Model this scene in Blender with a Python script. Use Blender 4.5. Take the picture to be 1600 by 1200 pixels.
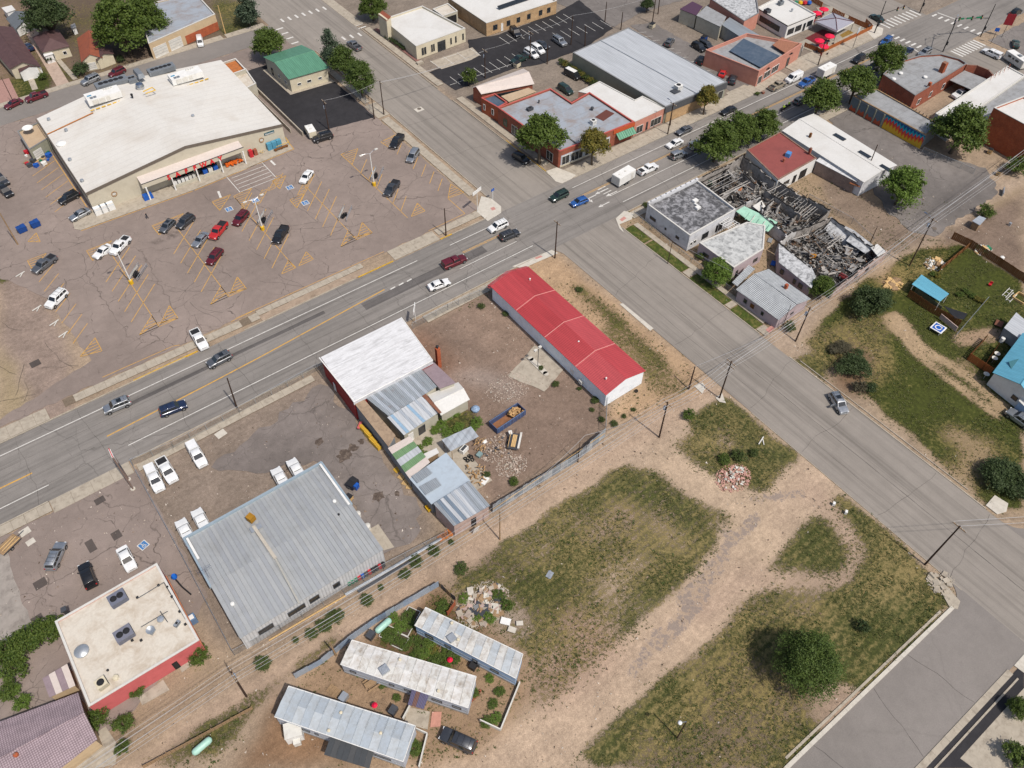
import bpy,bmesh,math,random
import numpy as np
from mathutils import Vector,Matrix,noise as mnoise
random.seed(7);np.random.seed(7)
PI=math.pi;RU=random.uniform
for o in list(bpy.data.objects):bpy.data.objects.remove(o)
SC=bpy.context.scene
COL=SC.collection
# ------------------------------------------------------------------ camera
CAM_H=115.0
CF=1262.85;CP=math.radians(50.074);CR=math.radians(.943);CY=math.radians(52.306)
FWD=Vector((math.cos(CP)*math.cos(CY),math.cos(CP)*math.sin(CY),-math.sin(CP)))
_r=Vector((math.sin(CY),-math.cos(CY),0));_u=_r.cross(FWD)
CX=_r*math.cos(CR)+_u*math.sin(CR);CU=-_r*math.sin(CR)+_u*math.cos(CR)
camd=bpy.data.cameras.new('camera');cam=bpy.data.objects.new('camera',camd);COL.objects.link(cam)
camd.sensor_width=36;camd.lens=36*CF/1600;camd.clip_start=1;camd.clip_end=6000
cam.matrix_world=Matrix(((CX.x,CU.x,-FWD.x,0),(CX.y,CU.y,-FWD.y,0),(CX.z,CU.z,-FWD.z,CAM_H),(0,0,0,1)))
SC.camera=cam
# ------------------------------------------------------------------ light
SUN_AZ=math.radians(-84);SUN_EL=math.radians(57)
world=bpy.data.worlds.new('World');SC.world=world;world.use_nodes=True
wn=world.node_tree.nodes;wl=world.node_tree.links
bg=wn['Background'];sky=wn.new('ShaderNodeTexSky');sky.sky_type='NISHITA';sky.sun_disc=False
sky.sun_elevation=SUN_EL;sky.sun_rotation=PI/2-SUN_AZ;sky.dust_density=3.0;sky.air_density=1.0;sky.ozone_density=1.0
wl.new(sky.outputs[0],bg.inputs[0]);bg.inputs[1].default_value=0.11
sl=bpy.data.lights.new('sun','SUN');sl.energy=3.6;sl.angle=math.radians(1.2);sl.color=(1.0,0.93,0.84)
sun=bpy.data.objects.new('sun',sl);COL.objects.link(sun)
sd=Vector((math.cos(SUN_EL)*math.cos(SUN_AZ),math.cos(SUN_EL)*math.sin(SUN_AZ),math.sin(SUN_EL)))
sun.rotation_euler=sd.to_track_quat('Z','Y').to_euler();sun.location=(0,-100,200)
SC.view_settings.view_transform='Standard';SC.view_settings.look='None';SC.view_settings.gamma=1
SC.view_settings.use_curve_mapping=False;SC.view_settings.exposure=0.13
SC.render.engine='CYCLES'
# ------------------------------------------------------------------ helpers
def P(px,py=None,z=0.0):
    """the point of the place seen at photograph pixel (px,py) on the level z"""
    if py is None:px,py=px
    d=FWD*CF+CX*(px-800)+CU*(600-py)
    return Vector((0,0,CAM_H))+d*((z-CAM_H)/d.z)
def PL(pts,z=0.0):return[P(x,y,z) for x,y in pts]
def lin(v):
    v/=255.0
    return v/12.92 if v<=.04045 else((v+.055)/1.055)**2.4
K=1.42
def S(r,g,b,k=1.0):return(lin(r)/K*k,lin(g)/K*k,lin(b)/K*k)
class MB:
    def __init__(s):s.v=[];s.f=[];s.m=[]
    def add(s,vs,fs,mi=0):
        n=len(s.v);s.v+=[tuple(v) for v in vs];s.f+=[tuple(i+n for i in f) for f in fs];s.m+=[mi]*len(fs);return s
    def box(s,c,d,rz=0,mi=0,M=None,top=1.0):
        hx,hy,hz=d[0]/2,d[1]/2,d[2]/2
        R=M or Matrix.Rotation(rz,3,'Z');c=Vector(c)
        vs=[c+R@Vector((x*hx*(top if z>0 else 1),y*hy*(top if z>0 else 1),z*hz)) for z in(-1,1) for y in(-1,1) for x in(-1,1)]
        return s.add(vs,[(0,2,3,1),(4,5,7,6),(0,1,5,4),(2,6,7,3),(0,4,6,2),(1,3,7,5)],mi)
    def prism(s,poly,z0,z1,mi=0,cap=True):
        p=[(q[0],q[1]) for q in poly]
        if sum(p[i][0]*p[(i+1)%len(p)][1]-p[(i+1)%len(p)][0]*p[i][1] for i in range(len(p)))<0:p=p[::-1]
        n=len(p);vs=[(x,y,z0) for x,y in p]+[(x,y,z1) for x,y in p]
        fs=[(i,(i+1)%n,n+(i+1)%n,n+i) for i in range(n)]
        if cap:fs+=[tuple(range(n-1,-1,-1)),tuple(range(n,2*n))]
        return s.add(vs,fs,mi)
    def poly(s,pts,mi=0):return s.add(pts,[tuple(range(len(pts)))],mi)
    def slab(s,pts,t,mi=0):
        """a sloped sheet of thickness t; pts anticlockwise from above"""
        n=len(pts);a=[Vector(q) for q in pts]
        vs=[q-Vector((0,0,t)) for q in a]+a
        fs=[(i,(i+1)%n,n+(i+1)%n,n+i) for i in range(n)]+[tuple(range(n-1,-1,-1)),tuple(range(n,2*n))]
        return s.add(vs,fs,mi)
    def tube(s,a,b,r0,r1=None,n=6,mi=0,cap=True):
        a=Vector(a);b=Vector(b);r1=r0 if r1 is None else r1
        d=(b-a).normalized();u=d.orthogonal().normalized();w=d.cross(u)
        vs=[a+(u*math.cos(t)+w*math.sin(t))*r0 for t in[2*PI*i/n for i in range(n)]]+[b+(u*math.cos(t)+w*math.sin(t))*r1 for t in[2*PI*i/n for i in range(n)]]
        fs=[(i,(i+1)%n,n+(i+1)%n,n+i) for i in range(n)]
        if cap:fs+=[tuple(range(n-1,-1,-1)),tuple(range(n,2*n))]
        return s.add(vs,fs,mi)
    def path(s,pts,r,n=6,mi=0):
        for a,b in zip(pts,pts[1:]):s.tube(a,b,r,r,n,mi)
        return s
    def lathe(s,c,prof,n=12,mi=0,axis='Z',cap=True):
        c=Vector(c);vs=[]
        for r,z in prof:
            for i in range(n):
                t=2*PI*i/n;x,y=r*math.cos(t),r*math.sin(t)
                vs.append(c+(Vector((x,y,z)) if axis=='Z' else Vector((x,z,y)) if axis=='Y' else Vector((z,x,y))))
        fs=[(j*n+i,j*n+(i+1)%n,(j+1)*n+(i+1)%n,(j+1)*n+i) for j in range(len(prof)-1) for i in range(n)]
        if cap:fs+=[tuple(range(n-1,-1,-1)),tuple(range((len(prof)-1)*n,len(prof)*n))]
        return s.add(vs,fs,mi)
    def loft(s,rings,mi=0,cap=True,closed=True):
        n=len(rings[0]);vs=[v for r in rings for v in r]
        m=n if closed else n-1
        fs=[(j*n+i,j*n+(i+1)%n,(j+1)*n+(i+1)%n,(j+1)*n+i) for j in range(len(rings)-1) for i in range(m)]
        if cap:fs+=[tuple(range(n-1,-1,-1)),tuple(range((len(rings)-1)*n,len(rings)*n))]
        return s.add(vs,fs,mi)
def origin_of(o):
    while o.parent:o=o.parent
    return Vector(o.location)
def BD(name,mb,mats,parent=None,smooth=0,kind=None,label=None):
    me=bpy.data.meshes.new(name)
    vs=mb.v
    if parent is not None:
        c=origin_of(parent)
        if c.length>0:vs=[(v[0]-c.x,v[1]-c.y,v[2]-c.z) for v in vs]
    me.from_pydata(vs,[],mb.f)
    if not isinstance(mats,(list,tuple)):mats=[mats]
    for m in mats:me.materials.append(m)
    if len(mats)>1:me.polygons.foreach_set('material_index',mb.m)
    bm=bmesh.new();bm.from_mesh(me)
    if len(bm.faces)<20000:bmesh.ops.recalc_face_normals(bm,faces=bm.faces)
    bm.to_mesh(me);bm.free()
    if smooth:
        me.polygons.foreach_set('use_smooth',[True]*len(me.polygons))
        me.set_sharp_from_angle(angle=math.radians(smooth))
    me.update()
    o=bpy.data.objects.new(name,me);COL.objects.link(o)
    if parent is not None:o.parent=parent
    if kind:o['kind']=kind
    if label:o['label']=label
    return o
def tag(o,label,cat,group=None):
    o['label']=label;o['category']=cat
    if group:o['group']=group
    return o
def TH(name,label,cat,loc=(0,0,0),group=None):
    o=bpy.data.objects.new(name,None);COL.objects.link(o);o.location=loc;o.empty_display_size=.3
    return tag(o,label,cat,group)
def SG(name,mb,mats,label,cat,group=None,smooth=0):
    """a thing made of one mesh: move the origin to its base"""
    xs=np.array(mb.v);c=Vector((xs[:,0].mean(),xs[:,1].mean(),xs[:,2].min()))
    mb.v=[(v[0]-c.x,v[1]-c.y,v[2]-c.z) for v in mb.v]
    o=BD(name,mb,mats,None,smooth);o.location=c
    return tag(o,label,cat,group)
def struct(name,mb,mats,smooth=0):return BD(name,mb,mats,None,smooth,kind='structure')
def clone(o,parent=None):
    c=o.copy();COL.objects.link(c);c.parent=parent
    for ch in list(o.children):clone(ch,c)
    return c
def place(root,loc,rz=0,label=None,group=None,first=set()):
    if root.name not in first:first.add(root.name);r=root
    else:r=clone(root)
    first.add(r.name)
    r.location=loc;r.rotation_euler=(0,0,rz)
    if label:r['label']=label
    if group:r['group']=group
    return r
# ------------------------------------------------------------------ materials
MATS={}
def nmat(name):
    m=bpy.data.materials.new(name);m.use_nodes=True
    nt=m.node_tree;return m,nt.nodes,nt.links,nt.nodes['Principled BSDF']
def tex(n,l,kind,scale,vec=None,**kw):
    t=n.new('ShaderNodeTex'+kind);t.inputs['Scale'].default_value=scale
    for k,v in kw.items():
        if k in t.inputs:t.inputs[k].default_value=v
        else:setattr(t,k,v)
    if vec is not None:l.new(vec,t.inputs['Vector'])
    return t
def ramp(n,l,fac,stops,interp='LINEAR'):
    r=n.new('ShaderNodeValToRGB');l.new(fac,r.inputs[0]);r.color_ramp.interpolation=interp
    e=r.color_ramp.elements
    while len(e)<len(stops):e.new(.5)
    for i,(p,c) in enumerate(stops):
        e[i].position=p;e[i].color=(c,c,c,1) if isinstance(c,(int,float)) else(*c,1)
    return r
def mix(n,l,fac,a,b,mode='MIX'):
    x=n.new('ShaderNodeMix');x.data_type='RGBA';x.blend_type=mode
    for sock,v in((x.inputs[0],fac),(x.inputs[6],a),(x.inputs[7],b)):
        if isinstance(v,bpy.types.NodeSocket):l.new(v,sock)
        elif isinstance(v,(int,float)):sock.default_value=v if sock==x.inputs[0] else(v,v,v,1)
        else:sock.default_value=(*v,1)
    return x.outputs[2]
def MN(n,l,op,a,b=0.0,c=None):
    x=n.new('ShaderNodeMath');x.operation=op
    for i,v in enumerate((a,b,c)):
        if v is None:continue
        if isinstance(v,bpy.types.NodeSocket):l.new(v,x.inputs[i])
        else:x.inputs[i].default_value=v
    return x.outputs[0]
def coords(n,l,space='Object',stretch=(1,1,1),rot=0):
    if space=='World':c=n.new('ShaderNodeNewGeometry').outputs['Position']
    else:c=n.new('ShaderNodeTexCoord').outputs['Object']
    if stretch!=(1,1,1) or rot:
        mp=n.new('ShaderNodeMapping');mp.inputs['Scale'].default_value=stretch;mp.inputs['Rotation'].default_value=(0,0,rot)
        l.new(c,mp.inputs['Vector']);c=mp.outputs[0]
    return c
def bump(n,l,b,h,strength=.3,dist=.02):
    x=n.new('ShaderNodeBump');x.inputs['Strength'].default_value=strength;x.inputs['Distance'].default_value=dist
    l.new(h,x.inputs['Height']);l.new(x.outputs[0],b.inputs['Normal'])
def plain(name,col,rough=.7,metal=0,var=.15,scale=3.0,spec=.3,coat=0,space='Object',dirt=None,dscale=.6,damt=.5,bmp=0):
    """an even surface with grain, gentle mottling and optional stains"""
    key=('plain',name)
    if key in MATS:return MATS[key]
    m,n,l,b=nmat(name);c=coords(n,l,space)
    t=tex(n,l,'Noise',scale,c,Detail=6.0,Roughness=.65)
    r=ramp(n,l,t.outputs[0],[(.25,1-var),(.75,1+var)])
    out=mix(n,l,1.0,col,r.outputs[0],'MULTIPLY')
    if dirt:
        t2=tex(n,l,'Noise',dscale,c,Detail=8.0,Roughness=.7,Distortion=.4)
        r2=ramp(n,l,t2.outputs[0],[(.48,0.0),(.68,damt)])
        out=mix(n,l,r2.outputs[0],out,dirt)
    l.new(out,b.inputs['Base Color']);b.inputs['Roughness'].default_value=rough;b.inputs['Metallic'].default_value=metal
    b.inputs['Specular IOR Level'].default_value=spec;b.inputs['Coat Weight'].default_value=coat
    if bmp:bump(n,l,b,t.outputs[0],bmp,.03)
    MATS[key]=m;return m
def asphalt(name,col,crack=.6,cscale=.22,patch=.25,tracks=False,stain=.4,fine=.22):
    m,n,l,b=nmat(name);c=coords(n,l,'World')
    big=tex(n,l,'Noise',.045,c,Detail=5.0,Roughness=.6)
    mid=tex(n,l,'Noise',.5,c,Detail=6.0,Roughness=.7,Distortion=.3)
    fi=tex(n,l,'Noise',6.0,c,Detail=5.0,Roughness=.8)
    o=mix(n,l,1.0,col,ramp(n,l,big.outputs[0],[(.3,1-patch),(.7,1+patch*.7)]).outputs[0],'MULTIPLY')
    o=mix(n,l,1.0,o,ramp(n,l,mid.outputs[0],[(.25,1-patch*.7),(.75,1+patch*.6)]).outputs[0],'MULTIPLY')
    o=mix(n,l,1.0,o,ramp(n,l,fi.outputs[0],[(.2,1-fine),(.8,1+fine)]).outputs[0],'MULTIPLY')
    if tracks:
        cc=coords(n,l,'World',(.012,.55,1)) if tracks=='x' else coords(n,l,'World',(.55,.012,1))
        tr=tex(n,l,'Noise',1.0,cc,Detail=5.0,Roughness=.75)
        o=mix(n,l,1.0,o,ramp(n,l,tr.outputs[0],[(.32,.68),(.5,1.0),(.7,1.12)]).outputs[0],'MULTIPLY')
    if stain:
        st=tex(n,l,'Noise',.9,c,Detail=6.0,Roughness=.6,Distortion=1.2)
        o=mix(n,l,ramp(n,l,st.outputs[0],[(.62,0.0),(.72,stain)]).outputs[0],o,[q*.35 for q in col])
    if crack:
        wv=tex(n,l,'Noise',.35,c,Detail=4.0)
        va=n.new('ShaderNodeVectorMath');va.operation='MULTIPLY_ADD';l.new(wv.outputs['Color'],va.inputs[0]);va.inputs[1].default_value=(3,3,0);l.new(c,va.inputs[2])
        vo=tex(n,l,'Voronoi',cscale,va.outputs[0]);vo.feature='DISTANCE_TO_EDGE'
        vo2=tex(n,l,'Voronoi',cscale*.37,va.outputs[0]);vo2.feature='DISTANCE_TO_EDGE'
        k1=ramp(n,l,vo.outputs[0],[(.015*cscale,1.0),(.08*cscale,0.0)]).outputs[0]
        k2=ramp(n,l,vo2.outputs[0],[(.006*cscale,1.0),(.03*cscale,0.0)]).outputs[0]
        ms=ramp(n,l,mid.outputs[0],[(.44,0.0),(.56,1.0)]).outputs[0];m2=ramp(n,l,big.outputs[0],[(.42,.25),(.56,1.0)]).outputs[0]
        k=MN(n,l,'MULTIPLY',MN(n,l,'MAXIMUM',MN(n,l,'MULTIPLY',k1,ms),k2),m2)
        o=mix(n,l,MN(n,l,'MULTIPLY',k,crack),o,[q*.32 for q in col])
    l.new(o,b.inputs['Base Color']);b.inputs['Roughness'].default_value=.92;b.inputs['Specular IOR Level'].default_value=.2
    bump(n,l,b,fi.outputs[0],.35,.02)
    return m
def ribbed(name,col,pitch=.3,rot=0,metal=.4,rough=.45,rust=0.0,dark=.8):
    """corrugated / standing-seam sheet: ribs run along local y when rot=0"""
    m,n,l,b=nmat(name);c=coords(n,l,'World',(1,1,1),rot)
    w=tex(n,l,'Wave',1/pitch/2*.6366*PI/PI,c);w.bands_direction='X';w.inputs['Scale'].default_value=.314/pitch
    st=tex(n,l,'Noise',1.0,coords(n,l,'World',(1.5,.12,1),rot),Detail=6.0,Roughness=.7)
    o=mix(n,l,1.0,col,ramp(n,l,w.outputs[1],[(.0,dark),(.5,1.05)]).outputs[0],'MULTIPLY')
    o=mix(n,l,1.0,o,ramp(n,l,st.outputs[0],[(.3,.82),(.7,1.12)]).outputs[0],'MULTIPLY')
    if rust:
        rs=tex(n,l,'Noise',.8,c,Detail=7.0,Roughness=.75)
        o=mix(n,l,ramp(n,l,rs.outputs[0],[(.5,0.0),(.68,rust)]).outputs[0],o,S(140,95,65))
    l.new(o,b.inputs['Base Color']);b.inputs['Roughness'].default_value=rough;b.inputs['Metallic'].default_value=metal
    bump(n,l,b,w.outputs[1],.6,.03)
    return m
def brick(name,c1,c2,mortar,scale=4.0):
    m,n,l,b=nmat(name);g=n.new('ShaderNodeNewGeometry')
    sx=n.new('ShaderNodeSeparateXYZ');l.new(g.outputs['Position'],sx.inputs[0])
    u=MN(n,l,'ADD',sx.outputs[0],sx.outputs[1]);cb=n.new('ShaderNodeCombineXYZ');l.new(u,cb.inputs[0]);l.new(sx.outputs[2],cb.inputs[1])
    t=tex(n,l,'Brick',scale,cb.outputs[0]);t.inputs['Color1'].default_value=(*c1,1);t.inputs['Color2'].default_value=(*c2,1);t.inputs['Mortar'].default_value=(*mortar,1)
    t.inputs['Mortar Size'].default_value=.012;t.inputs['Brick Width'].default_value=.9;t.inputs['Row Height'].default_value=.3
    no=tex(n,l,'Noise',.7,g.outputs['Position'],Detail=6.0,Roughness=.7)
    o=mix(n,l,1.0,t.outputs[0],ramp(n,l,no.outputs[0],[(.3,.7),(.7,1.2)]).outputs[0],'MULTIPLY')
    l.new(o,b.inputs['Base Color']);b.inputs['Roughness'].default_value=.9
    bump(n,l,b,t.outputs[1],-.3,.02)
    return m
def membrane(name,col,stain=(.2,.17,.13),amt=.35,scale=.35,seams=0,rough=.7):
    """flat roof skin: mottled, stained where water stands, with lap seams"""
    m,n,l,b=nmat(name);c=coords(n,l,'World')
    a=tex(n,l,'Noise',1.0 if isinstance(scale,tuple) else scale,coords(n,l,'World',scale) if isinstance(scale,tuple) else c,Detail=8.0,Roughness=.68,Distortion=.5)
    f=tex(n,l,'Noise',3.0,c,Detail=6.0,Roughness=.7)
    o=mix(n,l,1.0,col,ramp(n,l,f.outputs[0],[(.3,.9),(.7,1.06)]).outputs[0],'MULTIPLY')
    o=mix(n,l,ramp(n,l,a.outputs[0],[(.44,0.0),(.7,amt)]).outputs[0],o,stain)
    if seams:
        w=tex(n,l,'Wave',1,coords(n,l,'World',(1,1,1),PI/2));w.bands_direction='X';w.inputs['Scale'].default_value=.314/seams
        o=mix(n,l,1.0,o,ramp(n,l,w.outputs[1],[(.0,.88),(.03,1.0)]).outputs[0],'MULTIPLY')
    l.new(o,b.inputs['Base Color']);b.inputs['Roughness'].default_value=rough
    bump(n,l,b,f.outputs[0],.15,.02)
    return m
def paint(name,col,metal=.0,rough=.35):
    m,n,l,b=nmat(name)
    c=coords(n,l);t=tex(n,l,'Noise',1.3,c,Detail=5.0,Roughness=.7)
    l.new(mix(n,l,1.0,col,ramp(n,l,t.outputs[0],[(.3,.86),(.7,1.06)]).outputs[0],'MULTIPLY'),b.inputs['Base Color'])
    b.inputs['Metallic'].default_value=metal
    l.new(ramp(n,l,t.outputs[0],[(.3,rough-.05),(.7,rough+.15)]).outputs[0],b.inputs['Roughness'])
    b.inputs['Coat Weight'].default_value=.6;b.inputs['Coat Roughness'].default_value=.1
    return m
M={}
M['glass']=plain('dark_window_glass',(.018,.022,.026),.08,0,.3,1.5,.8)
M['cglass']=plain('car_glass',(.012,.015,.018),.06,0,.2,1.5,.9)
M['rubber']=plain('tyre_rubber',(.016,.016,.016),.9)
M['chrome']=plain('bright_metal',(.55,.56,.58),.25,1.0,.05)
M['rim']=plain('wheel_alloy',(.35,.36,.37),.35,.8,.1)
M['black']=plain('black_plastic',(.02,.02,.022),.55)
M['lampw']=plain('clear_lamp',(.7,.72,.74),.15,0,.05,3,.8)
M['lampr']=plain('red_lamp',(.35,.012,.012),.2,0,.05,3,.7)
M['white']=plain('white_paint',(.66,.66,.64),.5,0,.08,1.5,.3,dirt=(.35,.32,.27),damt=.25)
M['offwhite']=plain('weathered_white',(.56,.55,.51),.7,0,.12,1.2,.3,dirt=(.28,.24,.19),damt=.4)
M['cream']=plain('cream_stucco',S(226,216,190),.9,0,.08,1.2,dirt=S(170,155,130),damt=.35)
M['tan']=plain('tan_stucco',S(214,190,155),.9,0,.1,1.2,dirt=S(160,135,105),damt=.35)
M['beige']=plain('beige_block',S(200,195,178),.9,0,.08,1.0,dirt=S(150,140,122),damt=.35)
M['grey']=plain('grey_metal',(.22,.24,.26),.5,.4,.12,1.2)
M['steel']=plain('galvanised_steel',(.42,.45,.48),.42,.6,.15,2.0,dirt=(.2,.19,.18),damt=.3)
M['dgrey']=plain('dark_grey_metal',(.07,.075,.085),.5,.3,.15,1.2)
M['wood']=plain('weathered_timber',S(168,140,108),.9,0,.3,3,dirt=S(110,88,65))
M['newwood']=plain('fresh_sawn_timber',S(222,186,130),.85,0,.2,4)
M['brownwood']=plain('stained_brown_boards',S(128,84,45),.85,0,.35,3,dirt=S(85,58,35))
M['pole']=plain('creosoted_pole',S(72,54,44),.95,0,.3,4)
M['yellowp']=plain('yellow_paint',S(232,186,40),.6,0,.12,3)
M['red']=plain('red_paint',(.42,.02,.03),.45)
M['blue']=plain('blue_paint',S(40,98,190),.45,0,.15,2)
M['green']=plain('green_paint',S(40,130,95),.5)
M['conc']=plain('old_concrete',S(188,178,162),.92,0,.14,.8,.2,0,'World',S(130,118,104),.9,.5,.3)
M['conc2']=plain('pale_new_concrete',S(216,210,198),.92,0,.1,.8,.2,0,'World',S(170,160,145),.9,.4,.2)
M['kerbyellow']=plain('yellow_kerb_paint',S(222,178,62),.8,0,.25,1.5,.2,0,'World',S(170,150,110),1.2,.7)
M['roadwhite']=plain('white_road_paint',S(232,230,224),.8,0,.12,1.5,.2,0,'World',S(165,160,155),1.6,.7)
M['roadyellow']=plain('yellow_road_paint',S(226,174,84),.8,0,.15,1.5,.2,0,'World',S(165,145,115),1.4,.75)
M['rubble']=plain('broken_concrete_chunks',S(196,180,166),.95,0,.3,3)
M['char']=plain('charred_timber',(.018,.016,.015),.95,0,.5,3)
M['ash']=plain('grey_ash',(.22,.215,.21),.95,0,.5,2)
M['bark']=plain('rough_bark',(.09,.07,.05),.95,0,.3,5)
M['skin']=plain('skin',(.42,.25,.18),.6)
# ================================================================== GROUND
def pip(poly,X,Y):
    ins=np.zeros(X.shape,bool);n=len(poly)
    for i in range(n):
        x0,y0=poly[i][0],poly[i][1];x1,y1=poly[(i+1)%n][0],poly[(i+1)%n][1]
        if y0==y1:continue
        c=((y0>Y)!=(y1>Y))&(X<(x1-x0)*(Y-y0)/(y1-y0)+x0);ins^=c
    return ins
def dseg(X,Y,a,b):
    ax,ay,bx,by=a[0],a[1],b[0],b[1];L=(bx-ax)**2+(by-ay)**2+1e-9
    t=np.clip(((X-ax)*(bx-ax)+(Y-ay)*(by-ay))/L,0,1)
    return np.hypot(X-ax-t*(bx-ax),Y-ay-t*(by-ay))
near=np.concatenate([[-2500,-1200,-600,-300,-150,-90],np.arange(-60,175,.8),np.arange(175,330,2.0),[340,380,450,600,1000,1800,3000]])
neary=np.concatenate([[-2500,-1200,-600,-300,-150,-90,-60],np.arange(-45,175,.8),np.arange(175,330,2.0),[340,380,450,600,1000,1800,3000]])
GX,GY=np.meshgrid(near,neary);SH=GX.shape
def vnoise(X,Y,s,seed=0):
    rs=np.random.RandomState(seed);T=rs.rand(256,256)
    x=X/s;y=Y/s;xi=np.floor(x).astype(int);yi=np.floor(y).astype(int);fx=x-xi;fy=y-yi
    fx=fx*fx*(3-2*fx);fy=fy*fy*(3-2*fy);g=lambda i,j:T[i%256,j%256]
    return(g(xi,yi)*(1-fx)+g(xi+1,yi)*fx)*(1-fy)+(g(xi,yi+1)*(1-fx)+g(xi+1,yi+1)*fx)*fy
def fbm(X,Y,s,seed=0):return sum(vnoise(X,Y,s/2**k,seed+k)*.5**k for k in range(4))/1.875
COVR=np.full(SH,.12);DRY=np.full(SH,.5);MOW=np.zeros(SH);PAVE=np.zeros(SH)
DIRT=np.zeros(SH+(3,));DIRT[:]=S(176,156,134)
def area(px,dirt=None,cov=None,dry=None,mow=None,wp=None):
    w=wp or PL(px)
    jx=GX+(fbm(GX,GY,3.0,5)-.5)*2.4;jy=GY+(fbm(GX,GY,3.0,9)-.5)*2.4
    m=pip(w,jx,jy)
    if dirt is not None:DIRT[m]=dirt
    if cov is not None:COVR[m]=cov
    if dry is not None:DRY[m]=dry
    if mow is not None:MOW[m]=mow
    return m
def stroke(px,width,cov=None,dirt=None,add=None,dry=None,pave=None,soft=1.5,wp=None):
    w=wp or PL(px);d=np.full(SH,1e9)
    for a,b in zip(w,w[1:] if len(w)>1 else w):d=np.minimum(d,dseg(GX,GY,a,b))
    d=d+(fbm(GX,GY,5.0,3)-.5)*width*.3
    k=np.clip((width/2+soft-d)/(2*soft),0,1)
    global COVR,DRY,DIRT,PAVE
    if cov is not None:COVR=COVR*(1-k)+cov*k
    if add is not None:COVR=COVR+add*k
    if dry is not None:DRY=DRY*(1-k)+dry*k
    if dirt is not None:DIRT=DIRT*(1-k[...,None])+np.array(dirt)*k[...,None]
    if pave is not None:PAVE=np.maximum(PAVE,pave*k)
SAND=S(200,177,152);TANC=S(190,168,146);GREYD=S(150,138,128);PINKD=S(186,162,142);YARD=S(146,126,112);DARKD=S(120,104,92)
area(None,DARKD,.5,.4,wp=[(-400,228),(84,228),(84,700),(-400,700)])
area(None,S(150,138,126),.1,.5,wp=[(105,118),(700,118),(700,700),(105,700)])
area([(560,1200),(620,1000),(830,790),(960,705),(1040,640),(1120,610),(1190,660),(1300,755),(1500,930),(1240,1200)],SAND,.86,.5,.8)
area([(950,1130),(1240,900),(1400,850),(1500,930),(1240,1200),(900,1200)],SAND,.94,.3,1.0)
area([(985,860),(1110,830),(1090,900),(960,960),(820,860),(900,750)],SAND,.90,.42,.9)
area([(1030,690),(1130,615),(1255,715),(1215,765),(1140,770)],SAND,.86,.5,.2)
area([(1285,755),(1500,930),(1480,960),(1340,900)],SAND,.86,.42,1.0)
stroke([(640,1215),(770,1200),(860,1150),(940,1085),(1030,1010),(1105,945),(1160,870),(1215,805),(1275,740)],7.2,.0,S(202,178,154))
stroke([(1020,700),(1060,735),(1110,765),(1180,790)],4.5,.03,SAND)
stroke([(1000,715),(985,705),(1060,668)],4,.02,TANC)
stroke([(1270,765),(1310,815),(1340,860),(1320,905),(1250,908),(1160,905),(1100,960)],3.0,.30,PINKD)
stroke([(1150,810),(1170,830)],8,.06,SAND)
for q,w in(([(1130,870),(1105,905),(1070,935)],4.2),([(1100,930),(1060,975),(1030,1010)],3.4),([(1110,815),(1150,840)],3.5),([(1180,810),(1130,860)],3),([(1030,990),(990,1050)],3.2),([(1180,780),(1250,770)],3)):
    stroke(q,w,None,None,pave=.8,soft=.8)
stroke([(1130,680),(1140,690)],2.5,.1,PINKD);stroke([(930,830),(1000,780)],5,.66,PINKD,dry=.8,soft=3)
stroke([(1010,800),(1090,800),(1130,810)],4,.82);stroke([(900,790),(960,740),(1010,770)],5,.8,dry=.35)
stroke([(1060,640),(1180,700),(1240,715)],3,.85,dry=.3);stroke([(720,890),(760,870),(800,900)],5,.62,S(160,140,120),dry=.25)
stroke([(700,950),(760,940),(810,975)],5,.45,S(176,160,144));stroke([(870,960),(930,1000),(860,1060)],6,.68,S(190,160,140),soft=3)
stroke([(800,1110),(830,1060),(870,1040)],3,.6)
for q,w,cv,dr in(([(850,870),(920,905),(1000,880)],3.5,.62,.95),([(850,1010),(930,960),(960,930)],4,.60,1.0),([(870,800),(920,830)],3,.66,.9),([(1010,810),(1060,850)],3,.62,.9),([(1180,960),(1260,950)],3.5,.7,.9),([(1080,1080),(1150,1040)],4,.66,.95),([(1360,930),(1420,900)],3,.75,.9),([(1130,1150),(1200,1100)],5,.62,.9),([(820,850),(850,830)],2.5,.5,.8)):stroke(q,w,cv,None,dry=dr,soft=3);stroke([(1310,1105),(1330,1120)],5,.12,PINKD)
stroke([(1190,1090),(1080,1200)],14,.6,S(150,132,112),dry=.8,soft=4)
area([(360,1200),(470,1060),(540,985),(690,910),(835,1030),(830,1090),(790,1145),(690,1200)],S(168,142,116),.38,.5)
area([(370,1200),(440,1080),(560,1160),(480,1200)],S(150,120,94),.08,.5)
area([(560,1015),(690,920),(760,1000),(700,1060)],S(140,112,88),.6,.15)
area(None,S(192,168,146),.0,.5,wp=[(-60,50.6),(89,51.6),(89,56.2),(30,54.4),(-60,51.5+3.2)])
area(None,S(184,164,144),.05,.5,wp=[(106,51.3),(140,52.4),(400,54),(400,59.5),(140,56.5),(106,56.2)])
area([(340,1060),(470,985),(600,900),(760,800),(770,812),(620,912),(480,1000),(350,1075)],S(170,150,128),.35,.45)
area([(120,1200),(170,1110),(320,1010),(370,1050),(200,1200)],S(176,154,130),.42,.5)
area([(340,1190),(430,1080),(545,1000),(530,990),(420,1060),(200,1200)],None,.75,.3)
area([(0,1100),(0,1030),(80,960),(110,1010),(60,1120)],S(110,80,60),.65,.2)
area([(0,430),(35,400),(80,470),(110,560),(110,650),(0,690)],S(162,144,132),.16,.4)
area([(0,540),(20,560),(45,640),(0,660)],S(178,160,130),.5,.5)
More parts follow.
